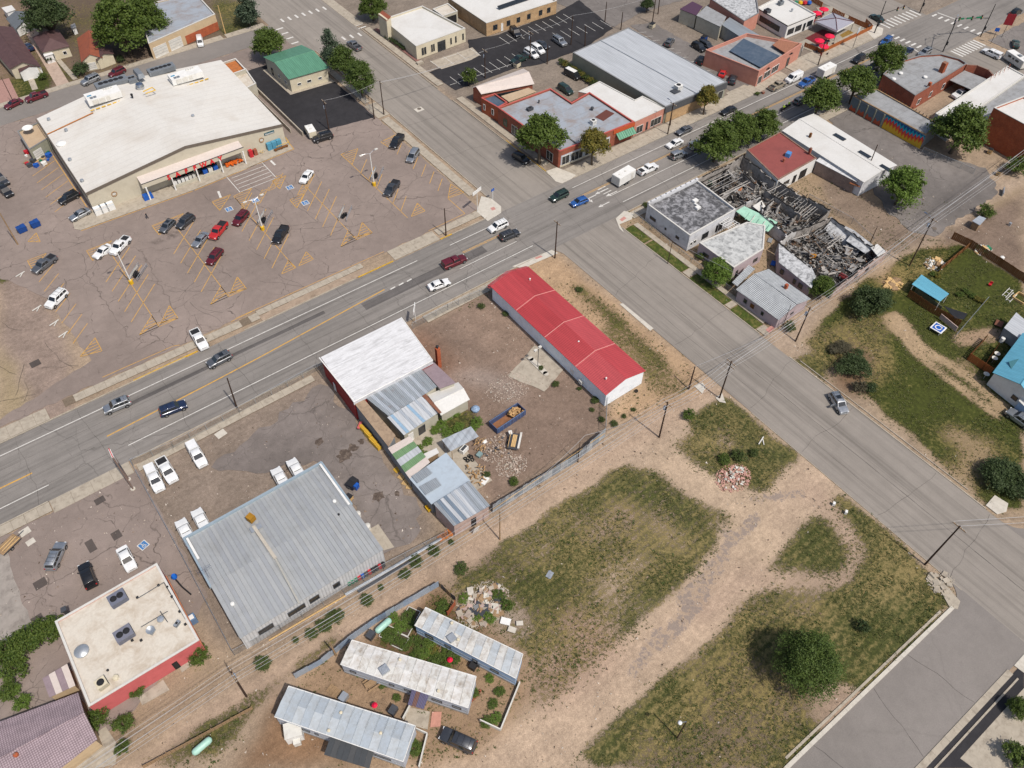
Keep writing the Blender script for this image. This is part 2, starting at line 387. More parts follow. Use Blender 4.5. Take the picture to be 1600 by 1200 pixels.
stroke([(5,435),(40,412)],3.2,.9,dry=.1);stroke([(0,340),(25,380)],3,.5,S(120,100,84));stroke([(84,490),(98,520)],1.0,.8,dry=.1,soft=.7)
area([(200,745),(270,700),(500,580),(560,660),(690,830),(560,905),(400,1010),(330,1000)],S(152,137,124),.03,.5)
area([(640,515),(765,450),(950,620),(945,675),(770,792),(700,700)],YARD,.10,.4)
area([(700,480),(800,480),(900,560),(850,610),(780,560)],S(160,138,122),.08,.4)
stroke([(655,535),(680,560),(700,590)],4,.12,S(146,112,92),soft=3)
area([(640,690),(700,640),(735,630),(750,650),(720,690),(660,715)],None,.8,.05)
stroke([(710,590),(760,590),(800,610)],2.0,.2,S(180,165,155),soft=2)
stroke([(770,455),(860,535),(940,620),(940,640)],1.0,.75,dry=.15,soft=.8);stroke([(655,515),(765,458)],.8,.7,dry=.2,soft=.6)
area([(795,415),(868,398),(1095,578),(1100,610),(960,665),(945,640),(1010,590)],S(196,166,134),.3,.35)
stroke([(905,450),(950,490),(1000,540),(1060,600)],3.6,.72,dry=.2);stroke([(955,525),(1000,570),(1050,610)],5.0,.6,dry=.35)
stroke([(950,640),(980,620),(1090,600)],3.0,.5,dry=.3)
area(None,S(172,150,124),.35,.6,wp=[(105.8,57),(178,60),(178,101),(105.8,101)])
area([(1275,265),(1460,370),(1400,400),(1300,330)],S(150,132,116),.32,.45)
area([(1255,530),(1345,440),(1420,400),(1600,290),(1600,800),(1545,790)],S(172,150,118),.98,-.05)
area([(1440,390),(1500,380),(1600,440),(1600,300),(1520,340)],S(140,122,108),.12,.5)
area([(1255,530),(1345,470),(1400,500),(1390,600),(1330,620)],None,.72,.6)
stroke([(1400,490),(1440,540),(1500,580),(1575,640)],1.2,-.3,S(196,170,140),soft=.8)
stroke([(1388,495),(1430,550),(1480,590),(1560,650)],1.2,-.2,S(196,170,140),soft=.8)
stroke([(1500,560),(1540,600)],2,.4);stroke([(1490,680),(1540,700),(1500,740)],5,.5,dry=.9,soft=3)
stroke([(1340,380),(1390,440)],4,.3,dry=.9,soft=2);stroke([(1470,400),(1400,440)],4,.8,S(176,140,96),dry=.95,soft=2)
stroke([(1505,530),(1560,520)],4.0,.12,S(176,150,126),soft=1.5)
stroke([(1320,600),(1340,560)],5,.25,S(120,95,75),soft=2)
area([(1230,560),(1262,548),(1290,570),(1290,600)],None,.75,.3)
for q in([(20,152),(60,130),(72,140),(34,165)],):area(q,None,.95,.1)
area(None,S(150,128,110),.55,.35,wp=[(-60,232.5),(30,232.5),(30,300),(-60,300)])
area([(68,108),(100,128),(125,118),(95,95)],None,.75,.5);area([(10,130),(35,148),(80,130),(60,105)],None,.92,.1)
area([(330,0),(400,0),(400,45),(350,55)],S(150,138,116),.8,.25)
def blur(A,k=2):
    for _ in range(k):
        for ax in(0,1):A=(np.roll(A,1,ax)+2*A+np.roll(A,-1,ax))/4
    return A
COVR,DRY,MOW,DIRT=blur(COVR),blur(DRY),blur(MOW),blur(DIRT,3)
COVR=np.clip(COVR+(fbm(GX,GY,14,21)-.5)*.35*(COVR>.15),0,1)
def vattr(me,name,arr):
    a=me.color_attributes.new(name,'FLOAT_COLOR','POINT');c=np.ones((arr.shape[0]*arr.shape[1],4),np.float32);c[:,:3]=arr.reshape(-1,3);a.data.foreach_set('color',c.ravel())
def grid_mesh(name,X,Y,Z,skip=None):
    h,w=X.shape;me=bpy.data.meshes.new(name);n=h*w
    idx=np.arange(n).reshape(h,w);q=np.stack([idx[:-1,:-1],idx[:-1,1:],idx[1:,1:],idx[1:,:-1]],-1).reshape(-1,4)
    if skip is not None:q=q[~skip[:-1,:-1].ravel()]
    me.vertices.add(n);me.vertices.foreach_set('co',np.stack([X,Y,Z],-1).ravel().astype(np.float32))
    me.loops.add(q.size);me.loops.foreach_set('vertex_index',q.ravel().astype(np.int32));me.polygons.add(len(q))
    me.polygons.foreach_set('loop_start',np.arange(0,q.size,4,dtype=np.int32));me.update(calc_edges=True)
    me.polygons.foreach_set('use_smooth',np.ones(len(q),bool));return me
GZ=(fbm(GX,GY,6,40)-.5)*.10*np.clip(COVR*1.5,0,1)-.06
gm=grid_mesh('ground',GX,GY,GZ)
vattr(gm,'dirt',DIRT);vattr(gm,'cover',np.stack([COVR,DRY,MOW],-1));vattr(gm,'pave',np.stack([PAVE]*3,-1))
def ground_material():
    m,n,l,b=nmat('ground_earth_and_grass');c=coords(n,l,'World')
    def at(nm):
        a=n.new('ShaderNodeAttribute');a.attribute_name=nm;return a
    sp=n.new('ShaderNodeSeparateColor');l.new(at('cover').outputs['Color'],sp.inputs[0]);cov,dry,mow=sp.outputs
    n1=tex(n,l,'Noise',.16,c,Detail=8.0,Roughness=.7,Distortion=.4)
    n2=tex(n,l,'Noise',1.4,c,Detail=8.0,Roughness=.72,Distortion=.3)
    n3=tex(n,l,'Noise',8.0,c,Detail=4.0,Roughness=.75)
    n4=tex(n,l,'Noise',.06,c,Detail=5.0,Roughness=.6)
    mw=tex(n,l,'Noise',1.0,coords(n,l,'World',(.05,1.0,1),math.radians(1)),Detail=4.0,Roughness=.6)
    mw2=tex(n,l,'Wave',1.0,coords(n,l,'World',(1,1,1),math.radians(88)));mw2.inputs['Scale'].default_value=.314/1.5;mw2.inputs['Distortion'].default_value=.9;mw2.inputs['Detail Scale'].default_value=.3
    s=MN(n,l,'ADD',MN(n,l,'MULTIPLY',n1.outputs[0],.20),MN(n,l,'MULTIPLY',n2.outputs[0],.42))
    s=MN(n,l,'ADD',s,MN(n,l,'MULTIPLY',n3.outputs[0],.38))
    s=MN(n,l,'ADD',s,MN(n,l,'MULTIPLY',MN(n,l,'SUBTRACT',mw.outputs[0],.5),MN(n,l,'MULTIPLY',mow,.13)))
    inv=MN(n,l,'SUBTRACT',1.0,cov)
    thr=MN(n,l,'ADD',MN(n,l,'MULTIPLY',inv,.40),.31)
    g=MN(n,l,'MULTIPLY',MN(n,l,'SUBTRACT',s,thr),16.0);g=MN(n,l,'MINIMUM',MN(n,l,'MAXIMUM',g,0.0),1.0)
    d=mix(n,l,1.0,at('dirt').outputs['Color'],ramp(n,l,n1.outputs[0],[(.3,.76),(.7,1.16)]).outputs[0],'MULTIPLY')
    d=mix(n,l,1.0,d,ramp(n,l,n2.outputs[0],[(.25,.70),(.75,1.24)]).outputs[0],'MULTIPLY')
    d=mix(n,l,1.0,d,ramp(n,l,n3.outputs[0],[(.28,.66),(.72,1.34)]).outputs[0],'MULTIPLY')
    for st_,rt in(((.09,1.1,1),0),):
        tk=tex(n,l,'Noise',1.0,coords(n,l,'World',st_,rt),Detail=6.0,Roughness=.75);d=mix(n,l,1.0,d,ramp(n,l,tk.outputs[0],[(.34,.90),(.52,1.0),(.7,1.08)]).outputs[0],'MULTIPLY')
    vo=tex(n,l,'Voronoi',2.4,c);vo.inputs['Randomness'].default_value=1.0
    d=mix(n,l,MN(n,l,'MULTIPLY',ramp(n,l,vo.outputs[0],[(.05,1.0),(.10,0.0)]).outputs[0],ramp(n,l,n2.outputs[0],[(.5,0.0),(.62,.55)]).outputs[0]),d,S(110,92,80))
    pv=at('pave').outputs['Color'];pf=ramp(n,l,MN(n,l,'ADD',MN(n,l,'MULTIPLY',pv,.42),MN(n,l,'ADD',MN(n,l,'MULTIPLY',n2.outputs[0],.6),MN(n,l,'MULTIPLY',n1.outputs[0],.4))),[(.80,0.0),(.85,.85)]).outputs[0]
    d=mix(n,l,pf,d,mix(n,l,n3.outputs[0],S(132,120,114),S(168,154,144)))
    gg=mix(n,l,ramp(n,l,n2.outputs[0],[(.3,0.0),(.7,1.0)]).outputs[0],S(32,46,12),S(78,92,30))
    gd=mix(n,l,ramp(n,l,n3.outputs[0],[(.3,0.0),(.7,1.0)]).outputs[0],S(90,82,44),S(174,156,104))
    dd=MN(n,l,'ADD',MN(n,l,'MULTIPLY',MN(n,l,'SUBTRACT',n4.outputs[0],.5),2.6),dry)
    dd=MN(n,l,'ADD',dd,MN(n,l,'MULTIPLY',MN(n,l,'SUBTRACT',n2.outputs[0],.5),4.2))
    dd=MN(n,l,'ADD',dd,MN(n,l,'MULTIPLY',MN(n,l,'SUBTRACT',mw2.outputs[1],.5),MN(n,l,'MULTIPLY',mow,.34)))
    dd=MN(n,l,'MINIMUM',MN(n,l,'MAXIMUM',MN(n,l,'SUBTRACT',dd,.12),0.0),1.0)
    gr=mix(n,l,dd,gg,gd)
    o=mix(n,l,MN(n,l,'MULTIPLY',g,.92),d,gr)
    l.new(o,b.inputs['Base Color']);b.inputs['Roughness'].default_value=.97;b.inputs['Specular IOR Level'].default_value=.1
    h=MN(n,l,'ADD',MN(n,l,'MULTIPLY',n3.outputs[0],1.0),MN(n,l,'MULTIPLY',g,.9))
    bump(n,l,b,h,.7,.07)
    return m
gm.materials.append(ground_material())
go=bpy.data.objects.new('ground',gm);COL.objects.link(go);go['kind']='structure'
# ------------------------------------------------------------------ paving
def ragged(poly,amp=.25,step=1.2,seed=1):
    out=[];rs=random.Random(seed)
    for i in range(len(poly)):
        a=Vector(poly[i][:2]);b=Vector(poly[(i+1)%len(poly)][:2]);L=(b-a).length;k=max(1,int(L/step));nrm=Vector((-(b-a).y,(b-a).x))/max(L,1e-6)
        for j in range(k):
            out.append(a.lerp(b,j/k)+nrm*(rs.random()-.5)*2*amp*(0 if j==0 else 1))
    return out
def sheet(name,poly,z,mat,amp=0,step=1.2,seed=1):
    p=ragged(poly,amp,step,seed) if amp else[Vector(q[:2]) for q in poly]
    mb=MB();mb.prism([(q.x,q.y) for q in p],z-.05,z);return struct(name,mb,mat)
A_main=asphalt('main_road_asphalt',S(146,141,136),.55,.10,.14,'x',.2)
A_side=asphalt('side_road_asphalt',S(156,149,141),.12,.06,.10,'y',.12,.14)
A_low=asphalt('lower_road_asphalt',S(144,138,133),.12,.06,.14,None,.15,.2)
A_lot=asphalt('brown_worn_lot_asphalt',S(154,140,132),.9,.14,.2,None,.6)
A_dark=asphalt('fresh_black_asphalt',S(58,57,60),.3,.08,.35,None,0)
A_mid=asphalt('grey_lot_asphalt',S(132,126,122),.8,.14,.3,None,.4)
A_gold=asphalt('yard_asphalt',S(138,129,124),.6,.2,.35,None,.5)
Z0=.006
sheet('main_street',[(-70,101.3),(400,101.3),(400,118.05),(-70,118.05)],Z0+.012,A_main)
sheet('side_street',[(89.7,-9.4),(105.6,-9.4),(105.6,101.3),(89.7,101.3)],Z0+.010,A_side,.0)
sheet('side_street',[(88.1,118.05),(104.6,118.05),(104.4,190),(104.4,420),(84,420),(84,214),(88.1,206)],Z0+.008,A_side)
sheet('lower_street',[(-80,-9.4),(89.7,-9.4),(89.7,1.0),(-80,.8)],Z0+.016,A_low)
sheet('lower_street',[(89.7,-60),(140,-60),(140,-9.4),(89.7,-9.4)],Z0+.016,A_low)
sheet('lower_street',[(105.6,-9.4),(200,-9.4),(200,1.5),(105.6,1.5)],Z0+.016,A_low)
sheet('north_street',[(-90,219.5),(84,219.5),(84,228),(-90,228)],Z0+.012,A_low)
EX0,EX1=228.5,246.0
sheet('east_street',[(EX0,118.05),(EX1+2,118.05),(EX1+2,420),(EX0,420)],Z0+.009,A_side)
sheet('east_street',[(EX0,-60),(EX1,-60),(EX1,101.3),(EX0,101.3)],Z0+.009,A_side)
def flare(cx,cy,dx,dy,r,mat,z,name='road_corner'):
    pts=[(cx,cy)]+[(cx+dx*r*(1-math.sin(t)),cy+dy*r*(1-math.cos(t))) for t in[PI/2*i/8 for i in range(9)]]
    return sheet(name,pts,z,mat)
flare(88.1,118.05,-1,1,4.5,A_side,.024);flare(104.6,118.05,1,1,4.0,A_side,.024)
flare(89.7,101.3,-1,-1,3.0,A_side,.024);flare(105.6,101.3,1,-1,3.5,A_side,.024)
flare(89.7,1.0,-1,1,4,A_low,.026);flare(105.6,1.5,1,1,4,A_low,.026)
flare(EX0,118.05,-1,1,4,A_side,.024);flare(EX0,101.3,-1,-1,4,A_side,.024)
sheet('parking_lot',[(-26,121.8),(84.3,121.8),(84.3,167.6),(84.3,219.4),(-3,219.4),(-60,200),(-60,172),(-12,168),(-3,150),(-1.5,128)],Z0+.003,A_lot,.3)
sheet('green_roof_lot',[(65.9,171.3),(84.2,168),(84.2,208),(65.9,208)],Z0+.008,A_dark,.1)
sheet('bank_lot',PL([(671,113),(735,88),(731,62),(775,55),(870,20),(905,0),(958,44),(915,74),(845,100),(800,108),(735,133),(712,141)]),Z0+.004,A_dark,.2)
sheet('rear_lot',PL([(860,0),(960,42),(1000,20),(1100,-10),(1100,-60),(900,-60)]),Z0+.002,A_mid,.3)
sheet('narrow_lot',PL([(985,40),(1020,35),(1180,128),(1150,148),(1095,110)]),Z0+.006,A_mid,.3)
sheet('corner_lot',[(-60,52),(-16,61),(-3.4,70),(-3.6,99.0),(-60,99.0)],Z0+.003,A_lot,.3)
sheet('yard_paving',PL([(330,730),(500,600),(545,640),(660,800),(640,850),(600,865),(540,770),(490,720),(400,740)]),Z0+.004,A_gold,.9,1.5)
sheet('mural_lot',PL([(1290,180),(1330,170),(1440,232),(1540,262),(1560,300),(1460,370),(1420,360),(1385,330),(1330,235)]),Z0+.004,A_mid,.6)
sheet('east_corner_lot',[(EX1+3,104-40),(330,64),(330,98),(EX1+3,98)],Z0+.003,A_mid,.3)
sheet('church_lot',PL([(1440,1200),(1600,1035),(1600,1200)]),Z0+.02,A_dark,0)
for px,r,k in(((538,712),1.7,1),((592,775),1.2,2),((565,690),.7,3),((552,700),1.0,4),((620,772),.6,5),((498,690),.9,6)):
    c=P(*px);sheet('oil_stain',[(c.x+r*math.cos(t)*RU(.5,1.2),c.y+r*math.sin(t)*RU(.5,1.2)) for t in[2*PI*i/14 for i in range(14)]],.013+.0007*k,plain('oily_soil',S(92,80,72),.8,0,.5,2.5,space='World',dirt=S(136,122,110),dscale=1.6,damt=.9),.12,.4,k)
tar=asphalt('dark_patched_asphalt',S(96,88,84),0,.2,.3,None,0)
mb=MB()
for px,w,h in(((156,782),1.6,1.3),((182,836),1.4,1.6),((142,853),1.2,2.4),((63,912),1.8,1.6),((58,967),1.6,1.2),((55,568),1.8,1.6)):
    c=P(px);mb.box((c.x,c.y,.012),(w,h,.012),.06)
struct('asphalt_patch',mb,tar)
struct('patched_main_lane',MB().box((62,110,.020),(30,2.2,.006)).box((148,108.3,.020),(26,1.6,.006)).box((20,113.4,.020),(40,.9,.006)),asphalt('lane_patch',S(112,108,106),.4,.2,.25,'x',0))
# ------------------------------------------------------------------ pavements made of slabs, kerbs
def slabs(name,x0,y0,x1,y1,w,lab=None,L=1.8,z=.10,mats=None,gaps=(),h=.12,jit=.012,tilt=.004,skipp=0.0,kids=True):
    """a pavement: one bed plus its single slabs, laid from (x0,y0) to (x1,y1)"""
    a=Vector((x0,y0));b=Vector((x1,y1));D=(b-a);T=D.length;u=D/T;v=Vector((-u.y,u.x));rz=math.atan2(u.y,u.x)
    mats=mats or M['conc'];mb=MB();c=(a+b)/2;mb.box((c.x,c.y,z-.09),(T,w,.1),rz);bed=struct(name,mb,M['conc_bed'])
    n=max(1,int(T/L));me=None;l=T/n
    pm=MB().box((0,0,0),(l-.035,w-.03,.08));
    for i in range(n):
        t=(i+.5)*l
        if any(g0<=t<=g1 for g0,g1 in gaps) or random.random()<skipp:continue
        p=a+u*t
        if me is None:o=BD('slab',pm,mats);me=o.data
        else:o=bpy.data.objects.new('slab',me);COL.objects.link(o)
        o.parent=bed;o.location=(p.x,p.y,z-.04+RU(-jit,jit)*.6);o.rotation_euler=(RU(-tilt,tilt),RU(-tilt,tilt),rz)
    return bed
M['conc_bed']=plain('gritty_joint_bed',S(128,114,98),.95,0,.3,3,space='World')
def kerb(pts,w=.2,z=.12,mat=None,name='kerb'):
    mb=MB()
    for a,b in zip(pts,pts[1:]):
        a=Vector(a[:2]);b=Vector(b[:2]);d=(b-a).length;c=(a+b)/2;n=max(1,int(d/3))
        for i in range(n):
            q=a.lerp(b,(i+.5)/n);mb.box((q.x,q.y,z/2-.03+RU(-.006,.006)),(d/n-.02,w,z+.06),math.atan2((b-a).y,(b-a).x)+RU(-.003,.003))
    return struct(name,mb,mat or M['conc'])
slabs('pavement',-62,119.9,-12,119.9,3.0,L=2.2,skipp=.06,jit=.03,tilt=.012)
slabs('pavement',-9,120.6,29,120.2,1.9,L=1.9,skipp=.03)
slabs('pavement',29,120.9,53,121.0,1.5,L=1.6)
slabs('driveway_apron',59.5,120.0,71,120.0,3.4,L=2.8,z=.04)
slabs('pavement',71.5,120.6,83.5,120.6,2.0,L=2.0)
slabs('pavement',108,120.2,186,120.2,3.8,L=2.4);slabs('pavement',189,121.2,227,121.2,5.6,L=2.8)
slabs('driveway_apron',165.5,120.8,173,120.8,4.6,L=2.5,z=.05)
sheet('verge',[(29,118.3),(53,118.3),(53,120.1),(29,120.1)],.05,plain('bare_verge_soil',S(176,156,136),.95,0,.3,1.2,space='World',dirt=S(128,112,92)),.15)
kerb([(-62,118.2),(13,118.2)]);kerb([(3,118.35),(15.5,118.35)],mat=M['kerbyellow'],z=.15);kerb([(25,118.2),(50,118.2)]);kerb([(50.5,118.25),(59,118.25)],mat=M['kerbyellow'],z=.14);kerb([(71,118.25),(74,118.25)],mat=M['kerbyellow'],z=.14);kerb([(74,118.2),(83.5,118.2)])
kerb([(108.6,118.2),(226,118.2)])
def pad(name,px,z=.1,mat=None,amp=0):return sheet(name,PL(px) if isinstance(px[0],tuple) and abs(px[0][0])>-1 else px,z,mat or M['conc2'],amp)
pad('corner_ramp',[(745,331),(752,307),(768,311),(783,323),(783,333),(762,346)],.115)
pad('corner_ramp',[(853,268),(870,262),(900,274),(893,280),(878,287),(868,284)],.115)
pad('corner_ramp',[(800,417),(862,391),(872,396),(828,415),(822,420)],.115)
pad('corner_ramp',[(962,342),(975,330),(990,334),(987,343),(968,351),(975,364),(968,358)],.115)
pad('corner_ramp',[(1352,48),(1363,38),(1380,45),(1378,55),(1366,62)],.115)
for q in([(766,325),(772,323),(775,327),(769,329)],[(835,403),(845,399),(848,401),(838,405)],[(968,343),(975,338),(979,341),(972,346)],[(1196,515),(1206,508),(1211,512),(1202,520)]):
    sheet('tactile_strip',PL(q,.12),.125,plain('red_tactile_paving',S(205,150,140),.8))
pad('corner_ramp',[(1118,622),(1128,614),(1134,630),(1124,628)],.07);pad('corner_ramp',[(1084,603),(1098,598),(1103,606),(1097,615)],.06)
pad('corner_ramp',[(1540,790),(1554,774),(1575,787),(1572,800),(1558,804)],.1);pad('corner_ramp',[(1452,895),(1478,915),(1500,940),(1496,952),(1484,950),(1470,925),(1446,905)],.1,M['conc'])
pad('corner_ramp',[(1584,1040),(1600,1022),(1620,1025),(1620,1050),(1600,1052)],.1)
slabs('pavement',-60,100.1,-17.5,100.1,2.0,L=2.0);slabs('driveway_apron',-17.4,99.9,-4.2,99.9,2.8,L=3.2,z=.05)
slabs('pavement',-3.4,99.0,30,99.3,1.6,L=2.0,skipp=.05,mats=M['conc']);slabs('pavement',55,99.7,76,99.9,2.2,L=1.8)
kerb([(-60,101.3),(-17.6,101.3)]);kerb([(-3.4,101.3),(33,101.3)]);kerb([(53,101.3),(86,101.3)]);kerb([(109.5,101.3),(226,101.3)])
slabs('pavement',110,99.6,176,99.6,2.2,L=2.0,skipp=.1);slabs('pavement',176,99.8,226,99.8,2.4,L=2.4)
slabs('pavement',85.9,127,85.9,166,2.2,L=1.9,skipp=.02);slabs('driveway_apron',86.2,167,86.2,174,3.4,L=2.4,z=.05)
slabs('pavement',86.0,175,86.0,206,1.8,L=1.9)
kerb([(88.0,123),(88.0,167)]);kerb([(88.0,175),(88.0,207)]);kerb([(104.7,122.5),(104.7,163)]);kerb([(104.7,170),(104.7,212)])
kerb([(105.0,124),(105.0,140)],mat=M['kerbyellow'],z=.15,w=.15)
slabs('pavement',106.8,126,106.8,163,1.9,L=1.8);slabs('pavement',106.3,171,106.3,210,1.9,L=1.8)
slabs('brick_verge',108.2,184,108.2,208,1.2,L=1.0,mats=plain('dull_red_pavers',S(150,110,102),.9,0,.25,3,space='World'))
kerb([(105.7,8),(105.7,50)]);kerb([(105.7,57.5),(105.7,97.8)]);kerb([(106.6,12),(106.6,48)],w=.15,z=.1)
slabs('pavement',109.0,59,109.0,97,1.3,L=1.5);slabs('path',106.1,78.3,108.3,78.3,2.0,L=2.2,z=.09);slabs('path',106.1,57.6,108.3,57.6,2.2,L=2.2,z=.09);slabs('path',106.1,66.5,108.3,66.5,1.4,L=2.2,z=.09)
gv=plain('verge_grass_base',S(70,84,30),.95,0,.6,2.2,space='World',dirt=S(140,128,76),dscale=.8,damt=.8)
for y0,y1 in((58.9,65.6),(67.3,77.1),(79.5,90.5),(91,97)):sheet('verge_grass',[(105.95,y0),(108.2,y0),(108.2,y1),(105.95,y1)],.07,gv,.12)
kerb([(89.6,2),(89.6,45)],w=.12,z=.05);kerb([(86,60),(86,60.1)],z=.02)
sheet('gutter_slab',PL([(968,475),(973,474),(1021,513),(1016,517)]),.04,M['conc2'])
kerb([(48,1.15),(86,1.15)],w=.55,z=.11,mat=M['conc2']);kerb([(49,2.0),(84,1.9)],w=.35,z=.06,mat=M['conc']);kerb([(-80,1.15),(48,1.15)],w=.5)
kerb([(50,-9.6),(84,-9.6)],w=.9,z=.11);kerb([(50,-10.8),(84,-10.8)],w=.25,z=.13)
kerb([(70.5,-22),(82,-14.5)],w=.35,z=.13);sheet('path',PL([(1500,1185),(1600,1075),(1640,1100),(1560,1230)]),.06,M['conc'])
slabs('pavement',-60,229.2,52,229.2,1.8,L=2.0,mats=M['conc']);slabs('driveway_apron',52,229.4,70,229.4,2.6,L=2.6,z=.06);slabs('pavement',71,229.3,83,229.3,2.2,L=2.0)
kerb([(-60,228.1),(83,228.1)])
slabs('pavement',105.6,213,105.6,240,3,L=2.5)
for a,b,w in(((55,140),(46,118),1.5),((118,124),(88,90),1.3)):
    pa,pb=P(a),P(b);slabs('path',pa.x,pa.y,pb.x,pb.y,w,L=1.6,z=.06)
pa,pb=P(100,135),P(48,48);slabs('driveway',pa.x,pa.y,pb.x,pb.y,3.2,L=3.0,z=.05,mats=plain('pinkish_old_concrete',S(196,174,158),.9,0,.15,1,space='World',dirt=S(150,130,116)))
sheet('red_paved_yard',PL([(-10,128),(14,122),(30,155),(-10,165)]),.03,plain('pinkish_brick_yard',S(178,140,130),.9,0,.2,2,space='World'))
sheet('store_walk',[(9.3,167.2),(35,166.3),(60.8,167.6),(61.4,173),(9.2,173),(8.4,168.4)],.12,M['conc'])
sheet('rear_yard_slab',[(35,61.2),(43.4,61.2),(43.4,77.4),(37.5,77.4),(35,70)],.05,M['conc'],.1)
sheet('yard_slab',PL([(794,588),(835,540),(848,545),(880,578),(850,612)]),.05,M['conc'],.15)
sheet('door_apron',PL([(572,830),(591,819),(616,855),(600,860),(590,858)]),.04,M['conc'])
sheet('door_apron',PL([(217,1090),(255,1062),(265,1078),(222,1102)]),.05,M['conc']);sheet('door_apron',PL([(278,1036),(296,1027),(299,1040),(284,1051)]),.05,M['conc'])
sheet('door_apron',PL([(120,1170),(165,1135),(185,1165),(180,1195),(120,1210)]),.05,M['conc'],.15)
sheet('worn_concrete_bay',PL([(-10,870),(12,862),(22,905),(50,975),(30,1000),(-20,1010)]),.03,plain('cracked_pale_paving',S(168,160,152),.92,0,.18,.7,space='World',dirt=S(112,104,98),dscale=.6,damt=.6),.2)
for q,w in(((39,831),1.6),((48,847),1.3),((345,678),1.8)):
    c=P(q);struct('utility_slab',MB().box((c.x,c.y,.03),(w,w*.8,.06),.15),M['conc2'])
# ------------------------------------------------------------------ painted markings
MK={'w':MB(),'y':MB()}
def line(a,b,w=.12,k='y',z=.028):
    a=Vector(a[:2]);b=Vector(b[:2]);u=(b-a).normalized();v=Vector((-u.y,u.x))*w/2
    n=max(1,int((b-a).length/2.5))
    for i in range(n):
        p=a.lerp(b,i/n);q=a.lerp(b,(i+1)/n);MK[k].poly([(p.x-v.x,p.y-v.y,z),(q.x-v.x,q.y-v.y,z),(q.x+v.x,q.y+v.y,z),(p.x+v.x,p.y+v.y,z)])
def row(x,ys,hw=3.9,ymin=None,sl=1.0,left=True,right=True):
    for y in ys:line((x-(hw if left else 0),y-(hw*sl if left else 0)),(x+(hw if right else 0),y+(hw*sl if right else 0)),.13)
def hatch(tri,step=1.05,ang=0.0):
    """a painted island: outline plus parallel bars"""
    for i in range(3):line(tri[i],tri[(i+1)%3],.14)
    ys=[p[1] for p in tri];y=min(ys)+step*.6
    while y<max(ys):
        xs=[]
        for i in range(3):
            a,b=tri[i],tri[(i+1)%3]
            if(a[1]>y)!=(b[1]>y):xs.append(a[0]+(y-a[1])*(b[0]-a[0])/(b[1]-a[1]))
        if len(xs)==2 and abs(xs[1]-xs[0])>.3:line((min(xs),y),(max(xs),y),.13)
        y+=step*.72
def ends(x,yb,yt):
    hatch([(x-3.9,yb-1.2),(x,yb+2.6),(x,yb-1.2)]);hatch([(x,yb+.0),(x+3.9,yb-1.2),(x-3.9,yb-1.2)]);hatch([(x+.6,yb-.6),(x+3.9,yb+3.2),(x+3.9,yb-1.2)])
line((12,130),(12,157));row(12,[148.1-3.6*i for i in range(4)]+[151.6]);ends(12,130.2,0);hatch([(8.1,159.8),(13.6,159.8),(8.1,155.8)])
line((26.5,130),(26.5,155.3));row(26.5,[151.7,148,144.3,140.8,137.3]);ends(26.5,130.0,0);hatch([(22.4,159.6),(29.7,159.6),(22.5,155.6)])
line((41.3,128.8),(41.3,158));row(41.3,[153.6,150,146.3,142.6,139,135.3]);hatch([(38.2,128.6),(41.3,131.6),(41.5,128.6)]);hatch([(42.2,128.7),(45.6,131.8),(45.7,128.8)])
line((56.3,130.2),(56.3,154));row(56.3,[151.6,148,144.4,141,137.4]);ends(56.3,130.1,0)
line((69.2,128.8),(69.2,153.6));row(69.2,[149.4,145.8,142.2,138.6,135,131.6],3.9,left=False);hatch([(70.1,128.6),(73.8,131.9),(73.7,128.5)]);hatch([(69.1,158.8),(73.7,158.5),(69.2,153.5)])
for y in(150.8,147.1,143.5,139.9,136.4,132.9):line((80.1,y),(83.5,y+3.3),.13)
hatch([(79.6,157.6),(84,158.2),(80.1,154)]);hatch([(80.4,129.2),(84,133.4),(84.6,128.9)]);line((80.4,129),(80.4,122.4));line((80.4,122.4),(70.5,122.2))
for y in(155.8,152.3,148.7,145,141.2,137.6,134.4):line((-2.9,y),(1.1,y+3.7),.13)
hatch([(-2.9,163.9),(1,163.9),(-2.9,160.4)]);hatch([(-2.9,130.2),(1,133.4),(.9,129.2)]);hatch([(-1,170.1),(1.3,172.1),(1.1,168.5)])
line((-1.3,122.6),(12.2,122.4));line((12.2,122.4),(13.4,121.9));line((25,122.2),(59,122.05));line((29,122.1),(23.9,121.9))
hatch([(36.5,159.8),(41,159.8),(36.6,155.8)]);hatch([(41.3,158.8),(46,159.2),(41.3,154.6)]);hatch([(51.0,150.0),(50.9,146.4),(54.7,150.2)]);hatch([(54.5,158.9),(51.0,155),(51,158.9)])
for x0,y0,n in((38.4,151.2,6),(43.5,153.0,6),(48.6,156.0,6),(53.2,150.6,6)):
    line((x0,y0),(x0+4.2,y0+4.2));line((x0+1.6,y0),(x0+5.8,y0+4.2))
    for i in range(n):line((x0+i*.75,y0+i*.75),(x0+1.6+i*.75,y0+i*.75),.12)
for i in range(6):line((43.4+i*.1,159.4+i*1.5),(52.2,159.4+i*1.5),.14,'w')
line((43.1,159.3),(43.1,167),.16,'w');line((52.3,159.5),(52.3,167),.16,'w')
for px in((346,304),(390,0)):pass
line(P(341,299)[:2],P(345,309)[:2],.5,'w');line(P(423,251)[:2],P(430,258)[:2],.5,'w')
line((9.3,167),(34.5,166.1),.16);line((35,166.1),(61,167.5),.16);line((61,167.5),(61.4,173),.16);line((13.1,199),(13.1,173),.18)
for i in range(6):line((11.4-4.6,177+3.3*i),(12.8,180.2+3.3*i),.13)
for a,b in((-62,63.2),(71.6,84.0),(106,226)):line((a,115.4),(b,115.4),.16,'w')
line((-62,104.55),(-16.5,104.55),.16,'w');line((-3,104.6),(86,104.7),.16,'w');line((112,104.5),(226,104.5),.16,'w')
